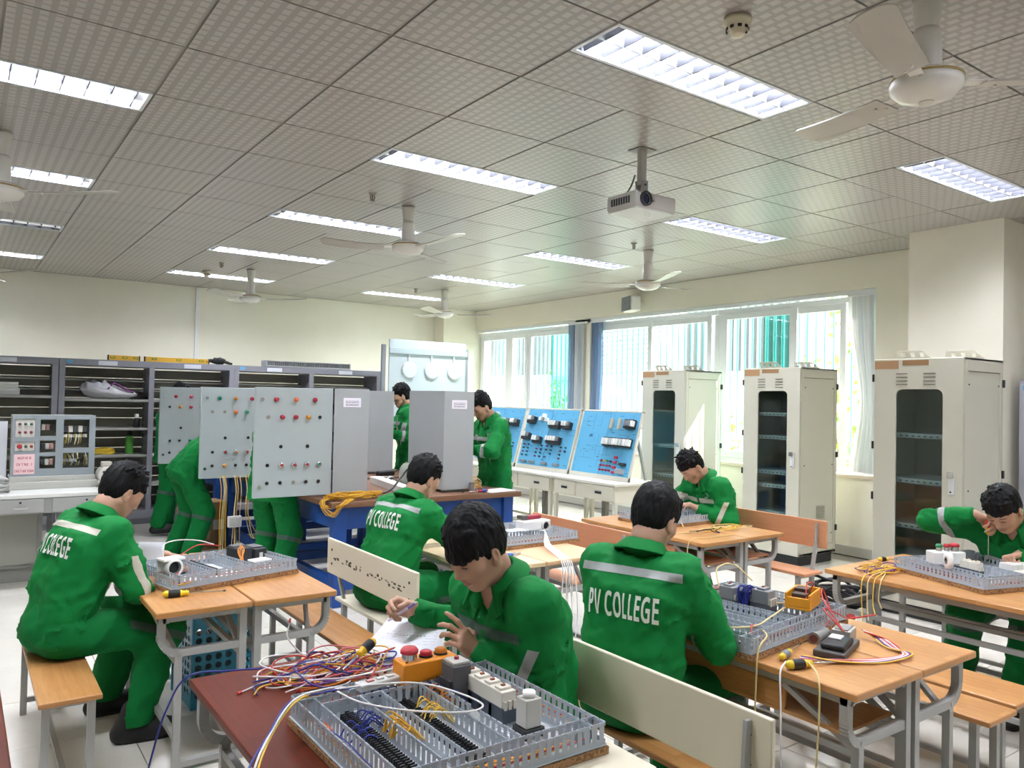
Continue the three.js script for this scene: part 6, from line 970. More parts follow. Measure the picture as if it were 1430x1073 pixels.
const screwdriver = (label, tip, butt, cols, r = 0.014) => {
  const a = V(...tip), b = V(...butt), dir = b.clone().sub(a).normalize(), L = a.distanceTo(b), hl = Math.min(0.11, L * 0.5), m = b.clone().addScaledVector(dir, -hl);
  const t = thing('screwdriver', label, 'screwdriver', [0, 0, 0]), prof = [[0.001, 0], [r * 0.6, 0.002], [r * 0.78, 0.012], [r * 0.62, 0.022], [r * 0.95, 0.036], [r, 0.06], [r * 0.92, 0.09], [r * 0.86, 0.1], [r * 0.5, 0.108], [0.001, 0.11]].map(([x, y]) => [x, y * hl / 0.11]);
  const orient = (g) => g.applyQuaternion(new THREE.Quaternion().setFromUnitVectors(V(0, 1, 0), dir)).translate(m.x, m.y, m.z);
  mesh('handle', [orient(lathe(prof, 14))], cols[0], t); mesh('grip', [orient(lathe([[r * 0.96, 0.038 * hl / 0.11], [r * 1.06, 0.06 * hl / 0.11], [r * 1.0, 0.088 * hl / 0.11]], 14))], cols[1], t);
  mesh('shaft', [rod(a, m, 0.0032, 8)], MAT.chrome, t); mesh('tip', [rod(a, a.clone().addScaledVector(dir, 0.012), 0.0036, 8)], MAT.dark, t); return t;
};
function wire(label, pts, c, r = 0.0026, group, ends) { const t = thing('wire', label, 'wire', [0, 0, 0], 0, group); mesh('conductor', [tube(pts, r, Math.max(20, pts.length * 8), 6)], WIRE[c] || c, t); for (const e of ends || []) { const p = pts[e ? pts.length - 1 : 0], q = pts[e ? pts.length - 2 : 1], d = V(...p).sub(V(...q)).normalize(); mesh('terminal_lug', [rod(V(...p), V(...p).addScaledVector(d, 0.014), r * 1.5, 8)], e === 2 ? WIRE.y : WIRE.r, t); } return t; }
function tangle(label, c, rx, rz, y, cols, n, seed, rise = 0.04, rad = 0.0024) {
  const t = thing('wire_tangle', label, 'wires', [c[0], y, c[1]]); t.userData.kind = 'stuff'; const r = RNG(seed), by = {};
  for (let k = 0; k < n; k++) { const a0 = r() * 6.283, da = (r() > 0.5 ? 1 : -1) * (1.5 + r() * 3), q = [], s = 0.5 + 0.6 * r(), hx = (r() - 0.5) * rx * 0.7, hz = (r() - 0.5) * rz * 0.7, lift = r() * rise; for (let m = 0; m < 8; m++) { const f = m / 7, a = a0 + da * f, e = 0.55 + 0.3 * Math.sin(f * 5 + k) + (f > 0.85 ? 0.3 : 0); q.push([hx + Math.cos(a) * rx * s * e * 0.7, rad + 0.001 + lift * Math.sin(f * Math.PI) + 0.004 * r(), hz + Math.sin(a) * rz * s * e * 0.7]); } (by[cols[k % cols.length]] ||= []).push(tube(q, rad, 40, 5)); if (k % 2) { const p = V(...q[7]), d = p.clone().sub(V(...q[6])).normalize(); (by[k % 3 ? 'r' : 'b'] ||= []).push(rod(p, p.clone().addScaledVector(d, 0.014), rad * 1.5, 6)); } }
  for (const k of Object.keys(by)) { const m = mesh('wires', by[k], WIRE[k], t); m.userData.kind = 'stuff'; } return t;
}
const estop = (t, x, y, z, m, r = 0.02, n = 'push_button') => { add(t, n + '_ring', [cyl(r * 0.8, r * 0.85, 0.02, x, y + 0.01, z, 18)], MAT.chrome); add(t, n, [lathe([[r * 0.5, 0.018], [r, 0.022], [r, 0.03], [r * 0.75, 0.038], [0.001, 0.04]], 20).translate(x, y, z)], m); };
const TT = TY + 0.0005;
{ // the big tray at the bottom, on the red and cream tables
  const t = tray('large grey wiring tray at the bottom with black terminal rows', [1.083, TT, -1.8], 0.0, 0.615, 0.6, { pitch: 0.0245, h: 0.058, xs: [-0.2], zp: [[-0.2, 0.25, -0.15], [-0.2, 0.25, -0.085], [-0.2, 0.25, 0.035], [-0.2, 0.02, 0.075], [0.06, 0.25, 0.075]], fill: 6, cols: ['r', 'b', 'y', 'o'], seed: 5 });
  terminalStrip(t, -0.2, -0.17, 0.25); terminalStrip(t, -0.03, -0.165, 0.25);
  add(t, 'rail', [rspan(0.155, 0.19, 0.023, 0.03, -0.15, 0.25, 0.002)], MAT.steel);
  const rl = add(t, 'relay_unit', [rspan(0.095, 0.155, 0.023, 0.14, -0.175, -0.105, 0.003)], P('#5a5a5c', 0.5)); add(rl, 'relay_top', [rspan(0.098, 0.152, 0.14, 0.15, -0.17, -0.11, 0.003)], P('#b9b6ae', 0.45)); add(rl, 'relay_knob', [cyl(0.007, 0.007, 0.01, 0.125, 0.153, -0.14, 10)], P('#b0454a')); add(rl, 'relay_terminals', [rspan(0.085, 0.096, 0.03, 0.1, -0.17, -0.11, 0.002)], P('#2b2d31'));
  for (let k = 0; k < 4; k++) contactor(t, 0.168, -0.12 + k * 0.052, Math.PI / 2 * 0, false, 1.05);
  const tm = add(t, 'timer_base', [rspan(0.14, 0.205, 0.023, 0.05, 0.12, 0.18, 0.003)], MAT.black); add(tm, 'timer', [rspan(0.147, 0.198, 0.05, 0.125, 0.126, 0.174, 0.004)], P('#c9c6bc', 0.4)); add(tm, 'timer_knob', [lathe([[0.016, 0], [0.018, 0.004], [0.017, 0.014], [0.001, 0.016]], 18).translate(0.172, 0.126, 0.15)], P('#f0efec', 0.35));
  const note = ctex(256, 96, (c, w, h) => { c.fillStyle = '#f3f4f4'; c.fillRect(0, 0, w, h); c.strokeStyle = '#222b45'; c.lineWidth = 5; c.strokeRect(6, 6, w - 12, h - 12); c.fillStyle = '#2c3a6b'; for (let k = 0; k < 13; k++) c.fillRect(40 + k * 14, 34 + 6 * Math.sin(k * 2), 9, 20); });
  add(t, 'paper_note', [new THREE.PlaneGeometry(0.13, 0.045).rotateX(-Math.PI / 2).rotateY(-Math.PI / 2).translate(0.115, 0.0242, 0.13)], M(0xffffff, 0.7, { map: note }));
  for (const [c, xs, zs, n, s] of [['b', -0.17, -0.08, 7, 1], ['y', -0.13, -0.02, 14, 2], ['y2', 0.0, -0.05, 9, 3], ['o', 0.06, -0.13, 9, 4], ['b', 0.085, -0.15, 6, 6], ['b', -0.225, 0.0, 5, 7]]) { const r = RNG(s), g = []; for (let k = 0; k < n; k++) { const z = zs + (r() - 0.5) * 0.11, x = xs + (r() - 0.5) * 0.03; g.push(tube([[x - 0.03, 0.05, z], [x - 0.008, 0.066 + 0.02 * r(), z + (r() - 0.5) * 0.03], [x + 0.02, 0.058, z + (r() - 0.5) * 0.05], [x + 0.035, 0.036, z + (r() - 0.5) * 0.06]], 0.0022, 12, 5)); } add(t, 'connecting_wires', g, WIRE[c]).userData.kind = 'stuff'; }
  const ob = thing('button_box', 'orange button box with red mushroom button on the big tray', 'button box', [1.165, 0.752, -2.045], -0.03); mesh('box_body', [rbox(0.18, 0.074, 0.078, 0, 0.037, 0, 0.006, 2)], P('#e8921f', 0.4), ob); mesh('screw', [cyl(0.004, 0.004, 0.003, -0.075, 0.0745, 0.025, 8)], MAT.dark, ob); estop(ob, -0.055, 0.072, 0, P('#c42f3c', 0.35), 0.027, 'mushroom_button'); for (const [x, c, n] of [[0.0, '#b3202c', 'red_button'], [0.05, '#c9791c', 'amber_lamp']]) { mesh(n + '_ring', [cyl(0.02, 0.021, 0.006, x, 0.077, 0, 18)], MAT.black, ob); mesh(n, [lathe([[0.018, 0], [0.018, 0.01], [0.012, 0.014], [0.001, 0.015]], 18).translate(x, 0.079, 0)], P(c, 0.35), ob); }
  const sw = thing('switch_strip', 'light grey strip switch with three rockers on the big tray', 'switch', [1.02, 0.766, -2.05], 0.1); mesh('strip_body', [rbox(0.15, 0.02, 0.042, 0, 0.01, 0, 0.005, 2)], P('#c9c8c4', 0.4), sw); for (let k = 0; k < 3; k++) mesh('rocker', [rbox(0.022, 0.006, 0.016, -0.035 + k * 0.033, 0.022, 0, 0.002)], k ? P('#d8d6d2') : P('#c98a84'), sw);
  for (const [c, dx, dy, l] of [['y', 0, 0, 'first yellow wire of the bundle hanging over the red table'], ['y2', 0.012, 0.004, 'second yellow wire of the bundle hanging over the red table'], ['b', -0.014, 0.003, 'blue wire of the bundle hanging over the red table'], ['w', 0.004, 0.008, 'thin white wire of the bundle hanging over the red table']]) wire(l, [[0.545 + dx, 0.6, -1.74], [0.572 + dx, 0.72 + dy, -1.79], [0.66 + dx, 0.755 + dy, -1.92 - dx], [0.745 + dx * 0.5, 0.79 + dy, -2.0 + dx * 0.3], [0.83, 0.786 + dy, -2.035 - dx * 0.4], [0.9, 0.776 + dy * 0.6, -2.06 - dx * 0.5], [0.95, 0.762, -2.07]], c, 0.003, 'wires over the red table');
  wire('long white wire looping across the big tray', [[0.88, 0.783, -2.05], [0.98, 0.785, -2.02], [1.09, 0.79, -1.95], [1.16, 0.782, -1.84], [1.17, 0.78, -1.74], [1.12, 0.782, -1.72], [0.99, 0.784, -1.8], [0.9, 0.785, -1.92], [0.88, 0.783, -2.03]], 'w', 0.0028);
  wire('blue wire hanging off the left corner of the red table', [[0.98, 0.705, -2.5], [0.85, 0.706, -2.53], [0.74, 0.71, -2.56], [0.62, 0.7, -2.6], [0.565, 0.6, -2.62], [0.525, 0.46, -2.62], [0.505, 0.38, -2.61]], 'b', 0.003, null, [2]);
  tangle('tangle of red, yellow, white and blue wires on the red table', [1.02, -2.4], 0.3, 0.19, TT, ['r', 'y', 'w', 'b', 'o', 'w', 'v', 'b', 'y2', 'r', 'p'], 72, 41, 0.065, 0.0026);
  wire('white wire with a red lug lying on the red table', [[0.73, 0.6945, -2.4], [0.82, 0.696, -2.44], [0.92, 0.7, -2.43], [1.0, 0.72, -2.4]], 'w', 0.0027, null, [0]); wire('white wire standing up from the tangle with a red lug', [[0.98, 0.72, -2.5], [0.94, 0.76, -2.52], [0.915, 0.8, -2.53], [0.925, 0.84, -2.54]], 'w', 0.0027, null, [1]);
  screwdriver('black and yellow screwdriver resting on the coloured wires', [0.99, 0.745, -2.27], [1.135, 0.805, -2.33], [P('#e8b81e', 0.4), MAT.black], 0.016);
  const me = thing('multimeter_probe', 'black probe and leads behind the orange button box', 'probe', [1.33, TT, -2.2]); mesh('probe_body', [rbox(0.1, 0.024, 0.035, -0.06, 0.012, 0.0, 0.008, 2)], MAT.black, me); mesh('leads', [tube([[-0.01, 0.012, 0], [0.03, 0.03, 0.01], [0.07, 0.02, 0.03]], 0.004, 14, 6), tube([[-0.01, 0.016, 0.01], [0.04, 0.04, 0.02], [0.09, 0.015, 0.0]], 0.003, 14, 6)], WIRE.r, me);
  // the paper being read, and a second sheet
  const text = ctex(512, 704, (c, w, h) => { c.fillStyle = '#f1f2f9'; c.fillRect(0, 0, w, h); c.fillStyle = '#8b8fa6'; const r = RNG(4); for (let y = 60; y < 640; y += 46) { if (r() < 0.35) continue; let x = 60; while (x < 440) { const l = 10 + r() * 40; if (r() > 0.45) c.fillRect(x, y, l, 3); x += l + 12; } } c.fillStyle = '#3a3d50'; for (let k = 0; k < 8; k++) if (k !== 3) c.fillRect(150 + k * 26, 250, 10, 7); c.fillRect(430, 240, 6, 14); c.fillRect(170, 560, 26, 10); c.fillRect(330, 600, 28, 9); });
  const sheet = (n, label, corners, bow, m) => { const [A, B, C, Dd] = corners.map((p) => V(...p)), g = new THREE.PlaneGeometry(1, 1, 12, 12), p = g.attributes.position, uv = g.attributes.uv; for (let i = 0; i < p.count; i++) { const u = uv.getX(i), v = uv.getY(i), q = A.clone().lerp(B, u).lerp(Dd.clone().lerp(C, u), v); q.y += bow * Math.sin(v * Math.PI) + bow * 0.4 * Math.sin(u * 3); p.setXYZ(i, q.x, q.y, q.z); } g.computeVertexNormals(); const o = mesh(n, [g], m); return tag(o, label, 'paper'); };
  sheet('paper_sheet', 'curled white printed paper held over the cream table', [[1.325, 0.72, -2.25], [1.14, 0.73, -2.485], [1.3, 0.8, -2.56], [1.485, 0.8, -2.44]], -0.014, M(0xffffff, 0.7, { map: text }));
  sheet('paper_sheet', 'second white sheet lying under the curled paper', [[1.4, TT + 0.001, -2.2], [1.2, TT + 0.001, -2.2], [1.2, TT + 0.002, -2.46], [1.4, TT + 0.003, -2.46]], 0.0015, P('#dfe4f2', 0.7));
}
{ // left table
  const t = tray('wiring tray on the left table with a black relay block', [1.075, TT, -4.02], 0.235, 0.64, 0.46, { xs: [], zs: [-0.13, -0.095, 0.06, 0.1], seed: 8, fill: 4, cols: ['r', 'k', 'w'], h: 0.05 });
  add(t, 'relay_block', [rspan(0.13, 0.21, 0.023, 0.11, -0.13, -0.01, 0.005)], P('#2f3134', 0.5)); add(t, 'relay_block', [rspan(0.22, 0.29, 0.023, 0.1, -0.13, 0.0, 0.005)], P('#2a2c2f', 0.5)); add(t, 'relay_label', [box(0.002, 0.03, 0.02, 0.2915, 0.065, -0.05), box(0.02, 0.03, 0.002, 0.255, 0.065, 0.001)], MAT.white); add(t, 'relay_caps', [rspan(0.135, 0.205, 0.11, 0.117, -0.12, -0.07, 0.003), rspan(0.225, 0.285, 0.1, 0.107, -0.12, -0.03, 0.003)], P('#5d5f60'));
  add(t, 'white_plate', [rbox(0.1, 0.01, 0.07, 0.2, 0.06, 0.08, 0.003)], P('#d9dad6', 0.4)); terminalStrip(t, -0.05, -0.15, 0.1); add(t, 'grey_rail', [rspan(-0.02, 0.04, 0.023, 0.035, -0.1, 0.12, 0.003)], P('#cfd2d2')); terminalStrip(t, -0.2, -0.15, -0.05);
  const g = []; const r = RNG(2); for (let k = 0; k < 7; k++) g.push(tube([[0.08 + r() * 0.05, 0.04, 0.06], [0.12 + r() * 0.04, 0.1, 0.0], [0.17, 0.125 - r() * 0.02, -0.06 + r() * 0.04]], 0.0026, 14, 5)); add(t, 'connecting_wires', g, WIRE.o).userData.kind = 'stuff';
  const a = thing('cable_gland_box', 'white round opening box on the left tray', 'junction box', [0.845, TT + 0.075, -3.915], 0.3); mesh('shell', [rbox(0.11, 0.014, 0.07, 0, 0.05, 0, 0.005, 2), lathe([[0.028, -0.02], [0.04, -0.02], [0.042, 0.02], [0.03, 0.02]], 24).rotateX(Math.PI / 2).translate(0, 0.012, 0.02), rbox(0.1, 0.06, 0.008, 0, 0.02, -0.03, 0.003)], P('#e8e6e2', 0.4), a); mesh('insert', [cyl(0.027, 0.027, 0.02, 0, 0.012, 0.014, 20, Math.PI / 2)], MAT.black, a);
  wire('white wire arching over the left tray', [[0.83, 0.8, -4.0], [0.845, 0.85, -4.08], [0.92, 0.855, -4.16], [1.05, 0.83, -4.24], [1.13, 0.8, -4.26]], 'w', 0.003); wire('red wire beside the white one on the left tray', [[0.92, 0.772, -4.14], [1.05, 0.81, -4.23], [1.15, 0.8, -4.2]], 'r', 0.003); wire('red loop of wire hanging from the left tray front', [[0.86, 0.765, -3.83], [0.82, 0.74, -3.75], [0.9, 0.735, -3.755], [0.93, 0.76, -3.83]], 'r', 0.003); wire('yellow wire in front of the left tray', [[0.8, 0.76, -3.82], [0.83, 0.733, -3.73], [0.92, 0.736, -3.75]], 'y', 0.003);
  screwdriver('black and yellow screwdriver in front of the left tray', [1.03, TT + 0.006, -3.66], [0.765, TT + 0.017, -3.685], [P('#e8c81e', 0.4), MAT.black], 0.0165);
  const s = mesh('paper_sheet', [(() => { const q = new THREE.PlaneGeometry(0.13, 0.16, 6, 8), p = q.attributes.position; for (let i = 0; i < p.count; i++) { const f = p.getY(i) + 0.08; p.setXYZ(i, p.getX(i), 0.002 + 0.13 * sstep(0.02, 0.16, f), -f * 0.35); } q.computeVertexNormals(); return q.rotateY(-0.5); })()], P('#e6e7ee', 0.7)); s.position.set(0.82, TT, -4.3); tag(s, 'white sheet turned up under the hand of the man at left', 'paper');
  // basket under the left table
  const b = thing('basket', 'blue plastic lattice basket under the left table', 'basket', [1.15, 0, -4.3], 0.05), bl = M(sRGB('#2f8fb0'), 0.35), H2 = 0.5;
  const panel = (w, k) => { const holes = [], nx = Math.round(w / 0.052), ny = 8; for (let i = 0; i < nx; i++) for (let j = 0; j < ny; j++) { const cx = (i + 0.5) * w / nx - w / 2 + 0, cy = 0.05 + (j + 0.5) * 0.36 / ny, h = []; for (let q = 0; q < 6; q++) { const a2 = q / 6 * 6.283 + ((i + j) % 2) * 0.52; h.push([cx + 0.018 * Math.cos(a2), cy + 0.018 * Math.sin(a2)]); } holes.push(h.reverse()); } return extrude([[-w / 2 + 0.008, 0], [w / 2 - 0.008, 0], [w / 2 + 0.01, H2], [-w / 2 - 0.01, H2]], 0.006, 0, holes); };
  mesh('side_panel', [panel(0.3).translate(0, 0, 0.17)], bl, b); mesh('side_panel', [panel(0.3).translate(0, 0, -0.176)], bl, b); mesh('side_panel', [panel(0.34).rotateY(Math.PI / 2).translate(0.145, 0, 0)], bl, b); mesh('side_panel', [panel(0.34).rotateY(Math.PI / 2).translate(-0.151, 0, 0)], bl, b); mesh('bottom', [rspan(-0.145, 0.145, 0, 0.01, -0.17, 0.17)], bl, b); mesh('rim', [rspan(-0.17, 0.17, H2, H2 + 0.02, 0.165, 0.195, 0.006), rspan(-0.17, 0.17, H2, H2 + 0.02, -0.195, -0.165, 0.006), rspan(-0.175, -0.145, H2, H2 + 0.02, -0.19, 0.19, 0.006), rspan(0.145, 0.175, H2, H2 + 0.02, -0.19, 0.19, 0.006)], bl, b);
  mesh('corner_rib', [-1, 1].flatMap((x) => [-1, 1].map((z) => rspan(x * 0.15 - 0.01, x * 0.15 + 0.01, 0, H2, z * 0.17 - 0.01, z * 0.17 + 0.01, 0.006))), bl, b);
  const sc = []; const rr = RNG(6); for (let k = 0; k < 24; k++) sc.push(tube([[(rr() - 0.5) * 0.22, 0.3 + rr() * 0.12, (rr() - 0.5) * 0.26], [(rr() - 0.5) * 0.22, 0.4 + rr() * 0.08, (rr() - 0.5) * 0.26], [(rr() - 0.5) * 0.22, 0.32 + rr() * 0.1, (rr() - 0.5) * 0.26]], 0.003, 12, 4)); const ws = mesh('wire_scraps', sc, WIRE.w); ws.position.set(1.15, 0, -4.3); tag(ws, 'white wire scraps in the blue basket', 'wires', null, 'stuff'); mesh('scrap_pile', [rbox(0.24, 0.3, 0.28, 0, 0.16, 0, 0.03, 2)], P('#6f7f86', 0.9), b);
}
{ // tester table
  const t = tray('wiring tray in front of the man with white lettering', [2.655, TT, -2.07], 0.12, 0.74, 0.55, { zs: [-0.25, -0.2, -0.13, -0.085, -0.01, 0.03, 0.17, 0.215], seed: 12, fill: 9, cols: ['r', 'b', 'cr', 'k'], h: 0.055 });
  contactor(t, 0.085, -0.1, 0, true, 1.25); contactor(t, 0.11, 0.045, 0, true, 1.35); add(t, 'switch_unit', [rspan(0.04, 0.13, 0.023, 0.1, -0.225, -0.155, 0.004)], P('#b9bbb6', 0.45)); add(t, 'switch_cover', [rspan(0.04, 0.13, 0.1, 0.106, -0.225, -0.155, 0.002)], P('#6d3b34', 0.5)); add(t, 'black_relay', [rspan(0.07, 0.13, 0.023, 0.12, -0.05, -0.005, 0.004)], MAT.black); terminalStrip(t, 0.1, 0.1, 0.2);
  const r = RNG(9), g = []; for (let k = 0; k < 12; k++) g.push(tube([[0.045 + r() * 0.02, 0.03, -0.06 + r() * 0.07], [0.05 + r() * 0.04, 0.13 + r() * 0.02, -0.06 + r() * 0.07], [0.09 + r() * 0.04, 0.125, -0.06 + r() * 0.08]], 0.0026, 12, 5)); add(t, 'connecting_wires', g, WIRE.b).userData.kind = 'stuff';
  wire('cream wire lying along the near tray wall of the lettered man', [[2.3, 0.775, -1.9], [2.42, 0.778, -1.83], [2.6, 0.775, -1.88], [2.75, 0.775, -1.93], [2.86, 0.776, -1.95], [2.8, 0.776, -2.0]], 'cr', 0.0034); wire('cream wire hanging from the corner of the tester table tray', [[2.47, 0.76, -1.82], [2.4, 0.765, -1.75], [2.33, 0.74, -1.73], [2.315, 0.6, -1.73], [2.315, 0.35, -1.73]], 'cr', 0.0032); wire('red wire stub at the corner of the tester table tray', [[2.38, 0.76, -1.8], [2.42, 0.785, -1.83], [2.47, 0.76, -1.85]], 'r', 0.003);
  tangle('loose yellow wires behind the tray of the lettered man', [2.47, -2.44], 0.17, 0.1, TT, ['cr', 'y2', 'cr', 'y'], 20, 52, 0.04); wire('cream wire arching behind the tester table tray', [[2.82, 0.75, -2.3], [2.86, 0.84, -2.36], [2.98, 0.85, -2.36], [3.04, 0.78, -2.3]], 'cr', 0.0034);
  const yb = thing('junction_box', 'open yellow plastic box lying on the tray, tester table', 'junction box', [2.87, TT + 0.088, -1.92], 0.35); mesh('shell', [rspan(-0.09, 0.09, -0.004, 0.006, -0.05, 0.05, 0.003), rspan(-0.09, 0.09, 0.006, 0.06, -0.05, -0.042, 0.003), rspan(-0.09, 0.09, 0.006, 0.06, 0.042, 0.05, 0.003), rspan(0.082, 0.09, 0.006, 0.06, -0.045, 0.045, 0.003), rspan(-0.09, -0.082, 0.006, 0.045, -0.045, 0.045, 0.003)], P('#e39a1d', 0.4), yb); mesh('inner_parts', [rspan(-0.06, -0.02, 0.006, 0.055, -0.03, 0.03, 0.003), rspan(0.0, 0.05, 0.006, 0.065, -0.035, 0.02, 0.003)], P('#4b3a34'), yb); mesh('inner_wires', [tube([[-0.07, 0.03, 0.03], [-0.02, 0.09, 0.02], [0.05, 0.08, 0.03], [0.07, 0.03, 0.0]], 0.003, 16, 5)], WIRE.r, yb);
  const te = thing('tester', 'black cable tester with terminals on the tester table', 'tester', [2.69, TT, -1.655], 0.32); mesh('case', [rbox(0.24, 0.026, 0.11, 0, 0.013, 0, 0.006, 2)], P('#4a4744', 0.5), te); mesh('cover', [rbox(0.15, 0.022, 0.085, -0.02, 0.036, 0.006, 0.01, 2)], MAT.black, te); mesh('face', [rbox(0.06, 0.006, 0.045, 0.01, 0.049, -0.005, 0.002)], P('#c9c9c9'), te); mesh('terminal_block', [rspan(0.12, 0.22, 0, 0.045, -0.05, 0.02, 0.003)], P('#a9a79f'), te); const sc = []; for (let k = 0; k < 7; k++) sc.push(rspan(0.128 + k * 0.0125, 0.134 + k * 0.0125, 0.045, 0.051, -0.04, 0.01, 0.001)); mesh('terminal_screws', sc, MAT.steel, te);
  screwdriver('yellow screwdriver with grey stripe beside the tester', [2.62, TT + 0.01, -1.76], [2.4, TT + 0.016, -1.69], [P('#e2c12c', 0.4), P('#7a7f8c', 0.4)], 0.0145); screwdriver('yellow and black screwdriver at the table edge by the tester', [2.62, TT + 0.004, -1.555], [2.345, TT + 0.018, -1.63], [P('#e2c12c', 0.4), MAT.black], 0.0175);
  for (let k = 0; k < 6; k++) { const e = k * 0.006, ends = ['red', 'white', 'pink', 'second white', 'violet', 'outer yellow'][k]; wire(`${ends} wire of the loop right of the tester`, [[2.45 + e, TT + 0.004 + 0.003 * k, -1.66], [2.55, TT + 0.006 + 0.003 * (k % 3), -1.6 + e], [2.7, TT + 0.005, -1.525 + e * 1.5], [2.83 + e, TT + 0.006 + 0.002 * k, -1.49 + e], [2.9 - e, TT + 0.008, -1.53 - e], [2.93, TT + 0.02, -1.6 - e * 2], [2.9 + e, TT + 0.035, -1.67 - e]], ['r', 'w', 'p', 'w', 'v', 'y2'][k], 0.003, 'wires looped beside the tester'); }
  wire('red wire springing up behind the tester', [[2.78, TT + 0.05, -1.68], [2.8, 0.8, -1.78], [2.93, 0.76, -1.8], [3.05, 0.72, -1.82], [3.13, 0.74, -1.75]], 'r', 0.003); wire('second red wire looping high behind the tester', [[2.8, TT + 0.05, -1.7], [2.86, 0.82, -1.82], [2.98, 0.83, -1.9], [2.96, 0.75, -1.85], [2.85, 0.72, -1.8]], 'r', 0.003);
  wire('white wire falling from the yellow and black screwdriver to the floor', [[2.36, 0.715, -1.64], [2.3, 0.7, -1.62], [2.275, 0.6, -1.6], [2.27, 0.3, -1.58], [2.3, 0.01, -1.5]], 'w', 0.0032); wire('cream wire falling past the table edge to the floor', [[2.43, 0.712, -1.6], [2.335, 0.702, -1.5], [2.31, 0.6, -1.48], [2.31, 0.3, -1.5], [2.28, 0.01, -1.52]], 'cr', 0.0032);
  const pl = thing('adapter', 'grey cylindrical plug lying behind the tester', 'plug', [2.76, TT + 0.02, -1.765], 0.2); mesh('barrel', [rod([-0.05, 0, 0], [0.05, 0, 0], 0.02, 18), rod([-0.07, 0, 0], [-0.05, 0, 0], 0.024, 18)], P('#8f8f8a', 0.35), pl); mesh('socket', [rod([-0.073, 0, 0], [-0.069, 0, 0], 0.016, 16)], P('#6a3a38'), pl);
}
{ // right table
  const t = tray('wiring tray in front of the man with the screwdriver', [4.52, TT, -1.95], -0.29, 0.62, 0.56, { zs: [-0.2, -0.02, 0.02], seed: 15, fill: 6, cols: ['b', 'r', 'y'], h: 0.05 });
  for (let k = 0; k < 4; k++) contactor(t, -0.11 + (k % 2) * 0.0, -0.1 + k * 0.055, 0, false, 0.95); for (let k = 0; k < 5; k++) add(t, 'breaker', [rspan(0.06 + k * 0.036, 0.094 + k * 0.036, 0.023, 0.095, 0.06, 0.14, 0.003)], P('#e3e2dc', 0.4)); add(t, 'socket_bar', [rspan(0.05, 0.25, 0.023, 0.07, 0.15, 0.2, 0.004)], P('#e6e3d6', 0.4)); add(t, 'grey_box', [rspan(0.05, 0.2, 0.04, 0.1, -0.24, -0.2, 0.004)], P('#82878a')); const g = [], r = RNG(19); for (let k = 0; k < 10; k++) g.push(tube([[-0.15 + r() * 0.1, 0.04, 0.0 + r() * 0.12], [-0.13 + r() * 0.08, 0.09, -0.02 + r() * 0.06], [-0.13 + r() * 0.05, 0.08, -0.1 + r() * 0.1]], 0.0024, 12, 5)); add(t, 'connecting_wires', g, WIRE.o).userData.kind = 'stuff';
  const wb = thing('button_box', 'white button box with green and red buttons on the right tray', 'button box', [4.37, TT + 0.076, -2.06], -0.5); mesh('box_body', [rspan(-0.09, 0.09, 0.0, 0.065, -0.04, 0.04, 0.006)], P('#e6e6e4', 0.4), wb); estop(wb, -0.04, 0.065, 0.0, P('#1f7a4e'), 0.018, 'green_button'); estop(wb, 0.005, 0.065, 0, P('#b3242f'), 0.017, 'red_button'); estop(wb, 0.05, 0.068, 0, P('#c22a35'), 0.025, 'mushroom_button');
  const ring = thing('tape_roll', 'white roll standing beside the white button box', 'tape roll', [4.23, TT + 0.118, -1.98], 0.8); mesh('roll', [lathe([[0.018, -0.012], [0.042, -0.012], [0.042, 0.012], [0.018, 0.012], [0.018, -0.012]], 24).rotateX(Math.PI / 2)], P('#e9e8e4', 0.5), ring); mesh('core', [lathe([[0.014, -0.013], [0.018, -0.013], [0.018, 0.013], [0.014, 0.013]], 20).rotateX(Math.PI / 2)], P('#5b5d60'), ring);
  tangle('bundle of yellow wires at the far end of the right table', [4.18, -2.31], 0.19, 0.12, TT, ['y', 'y2', 'cr', 'y', 'y2', 'v'], 34, 61, 0.04, 0.0028); for (let k = 0; k < 4; k++) wire(`${['first cream', 'yellow', 'second cream', 'long thin cream'][k]} wire hanging off the right table near edge`, [[4.15 + 0.03 * k, TT + 0.01, -2.28], [4.05 + 0.01 * k, TT + 0.02, -2.22 - 0.02 * k], [3.975 - 0.006 * k, TT - 0.005, -2.2 - 0.03 * k], [3.955, TT - 0.1 - 0.03 * k, -2.2 - 0.03 * k], [3.95 - 0.01 * k, TT - 0.14 - 0.12 * (k === 3 ? 1 : k * 0.3), -2.18 - 0.03 * k]], k % 2 ? 'y2' : 'cr', 0.003, 'wires hanging off the right table');
  screwdriver('small yellow and black tool among the yellow wires', [4.55, TT + 0.014, -2.42], [4.4, TT + 0.024, -2.45], [P('#e2b52c', 0.4), MAT.black], 0.014);
  const K = PEOPLE.K, kp = K.arms.R.at(0.02, 0.085, 0.06); screwdriver('yellow and red screwdriver held upright in the hand at right', [4.65, 0.765, kp.z], [kp.x, Math.max(1.02, kp.y + 0.04), kp.z], [P('#e8b91f', 0.35), P('#c43a22', 0.35)], 0.017);
  wire('black wire at the right tray corner by the fist', [[4.78, 0.76, -1.72], [4.82, 0.785, -1.66], [4.86, 0.75, -1.6]], 'k', 0.003);
}
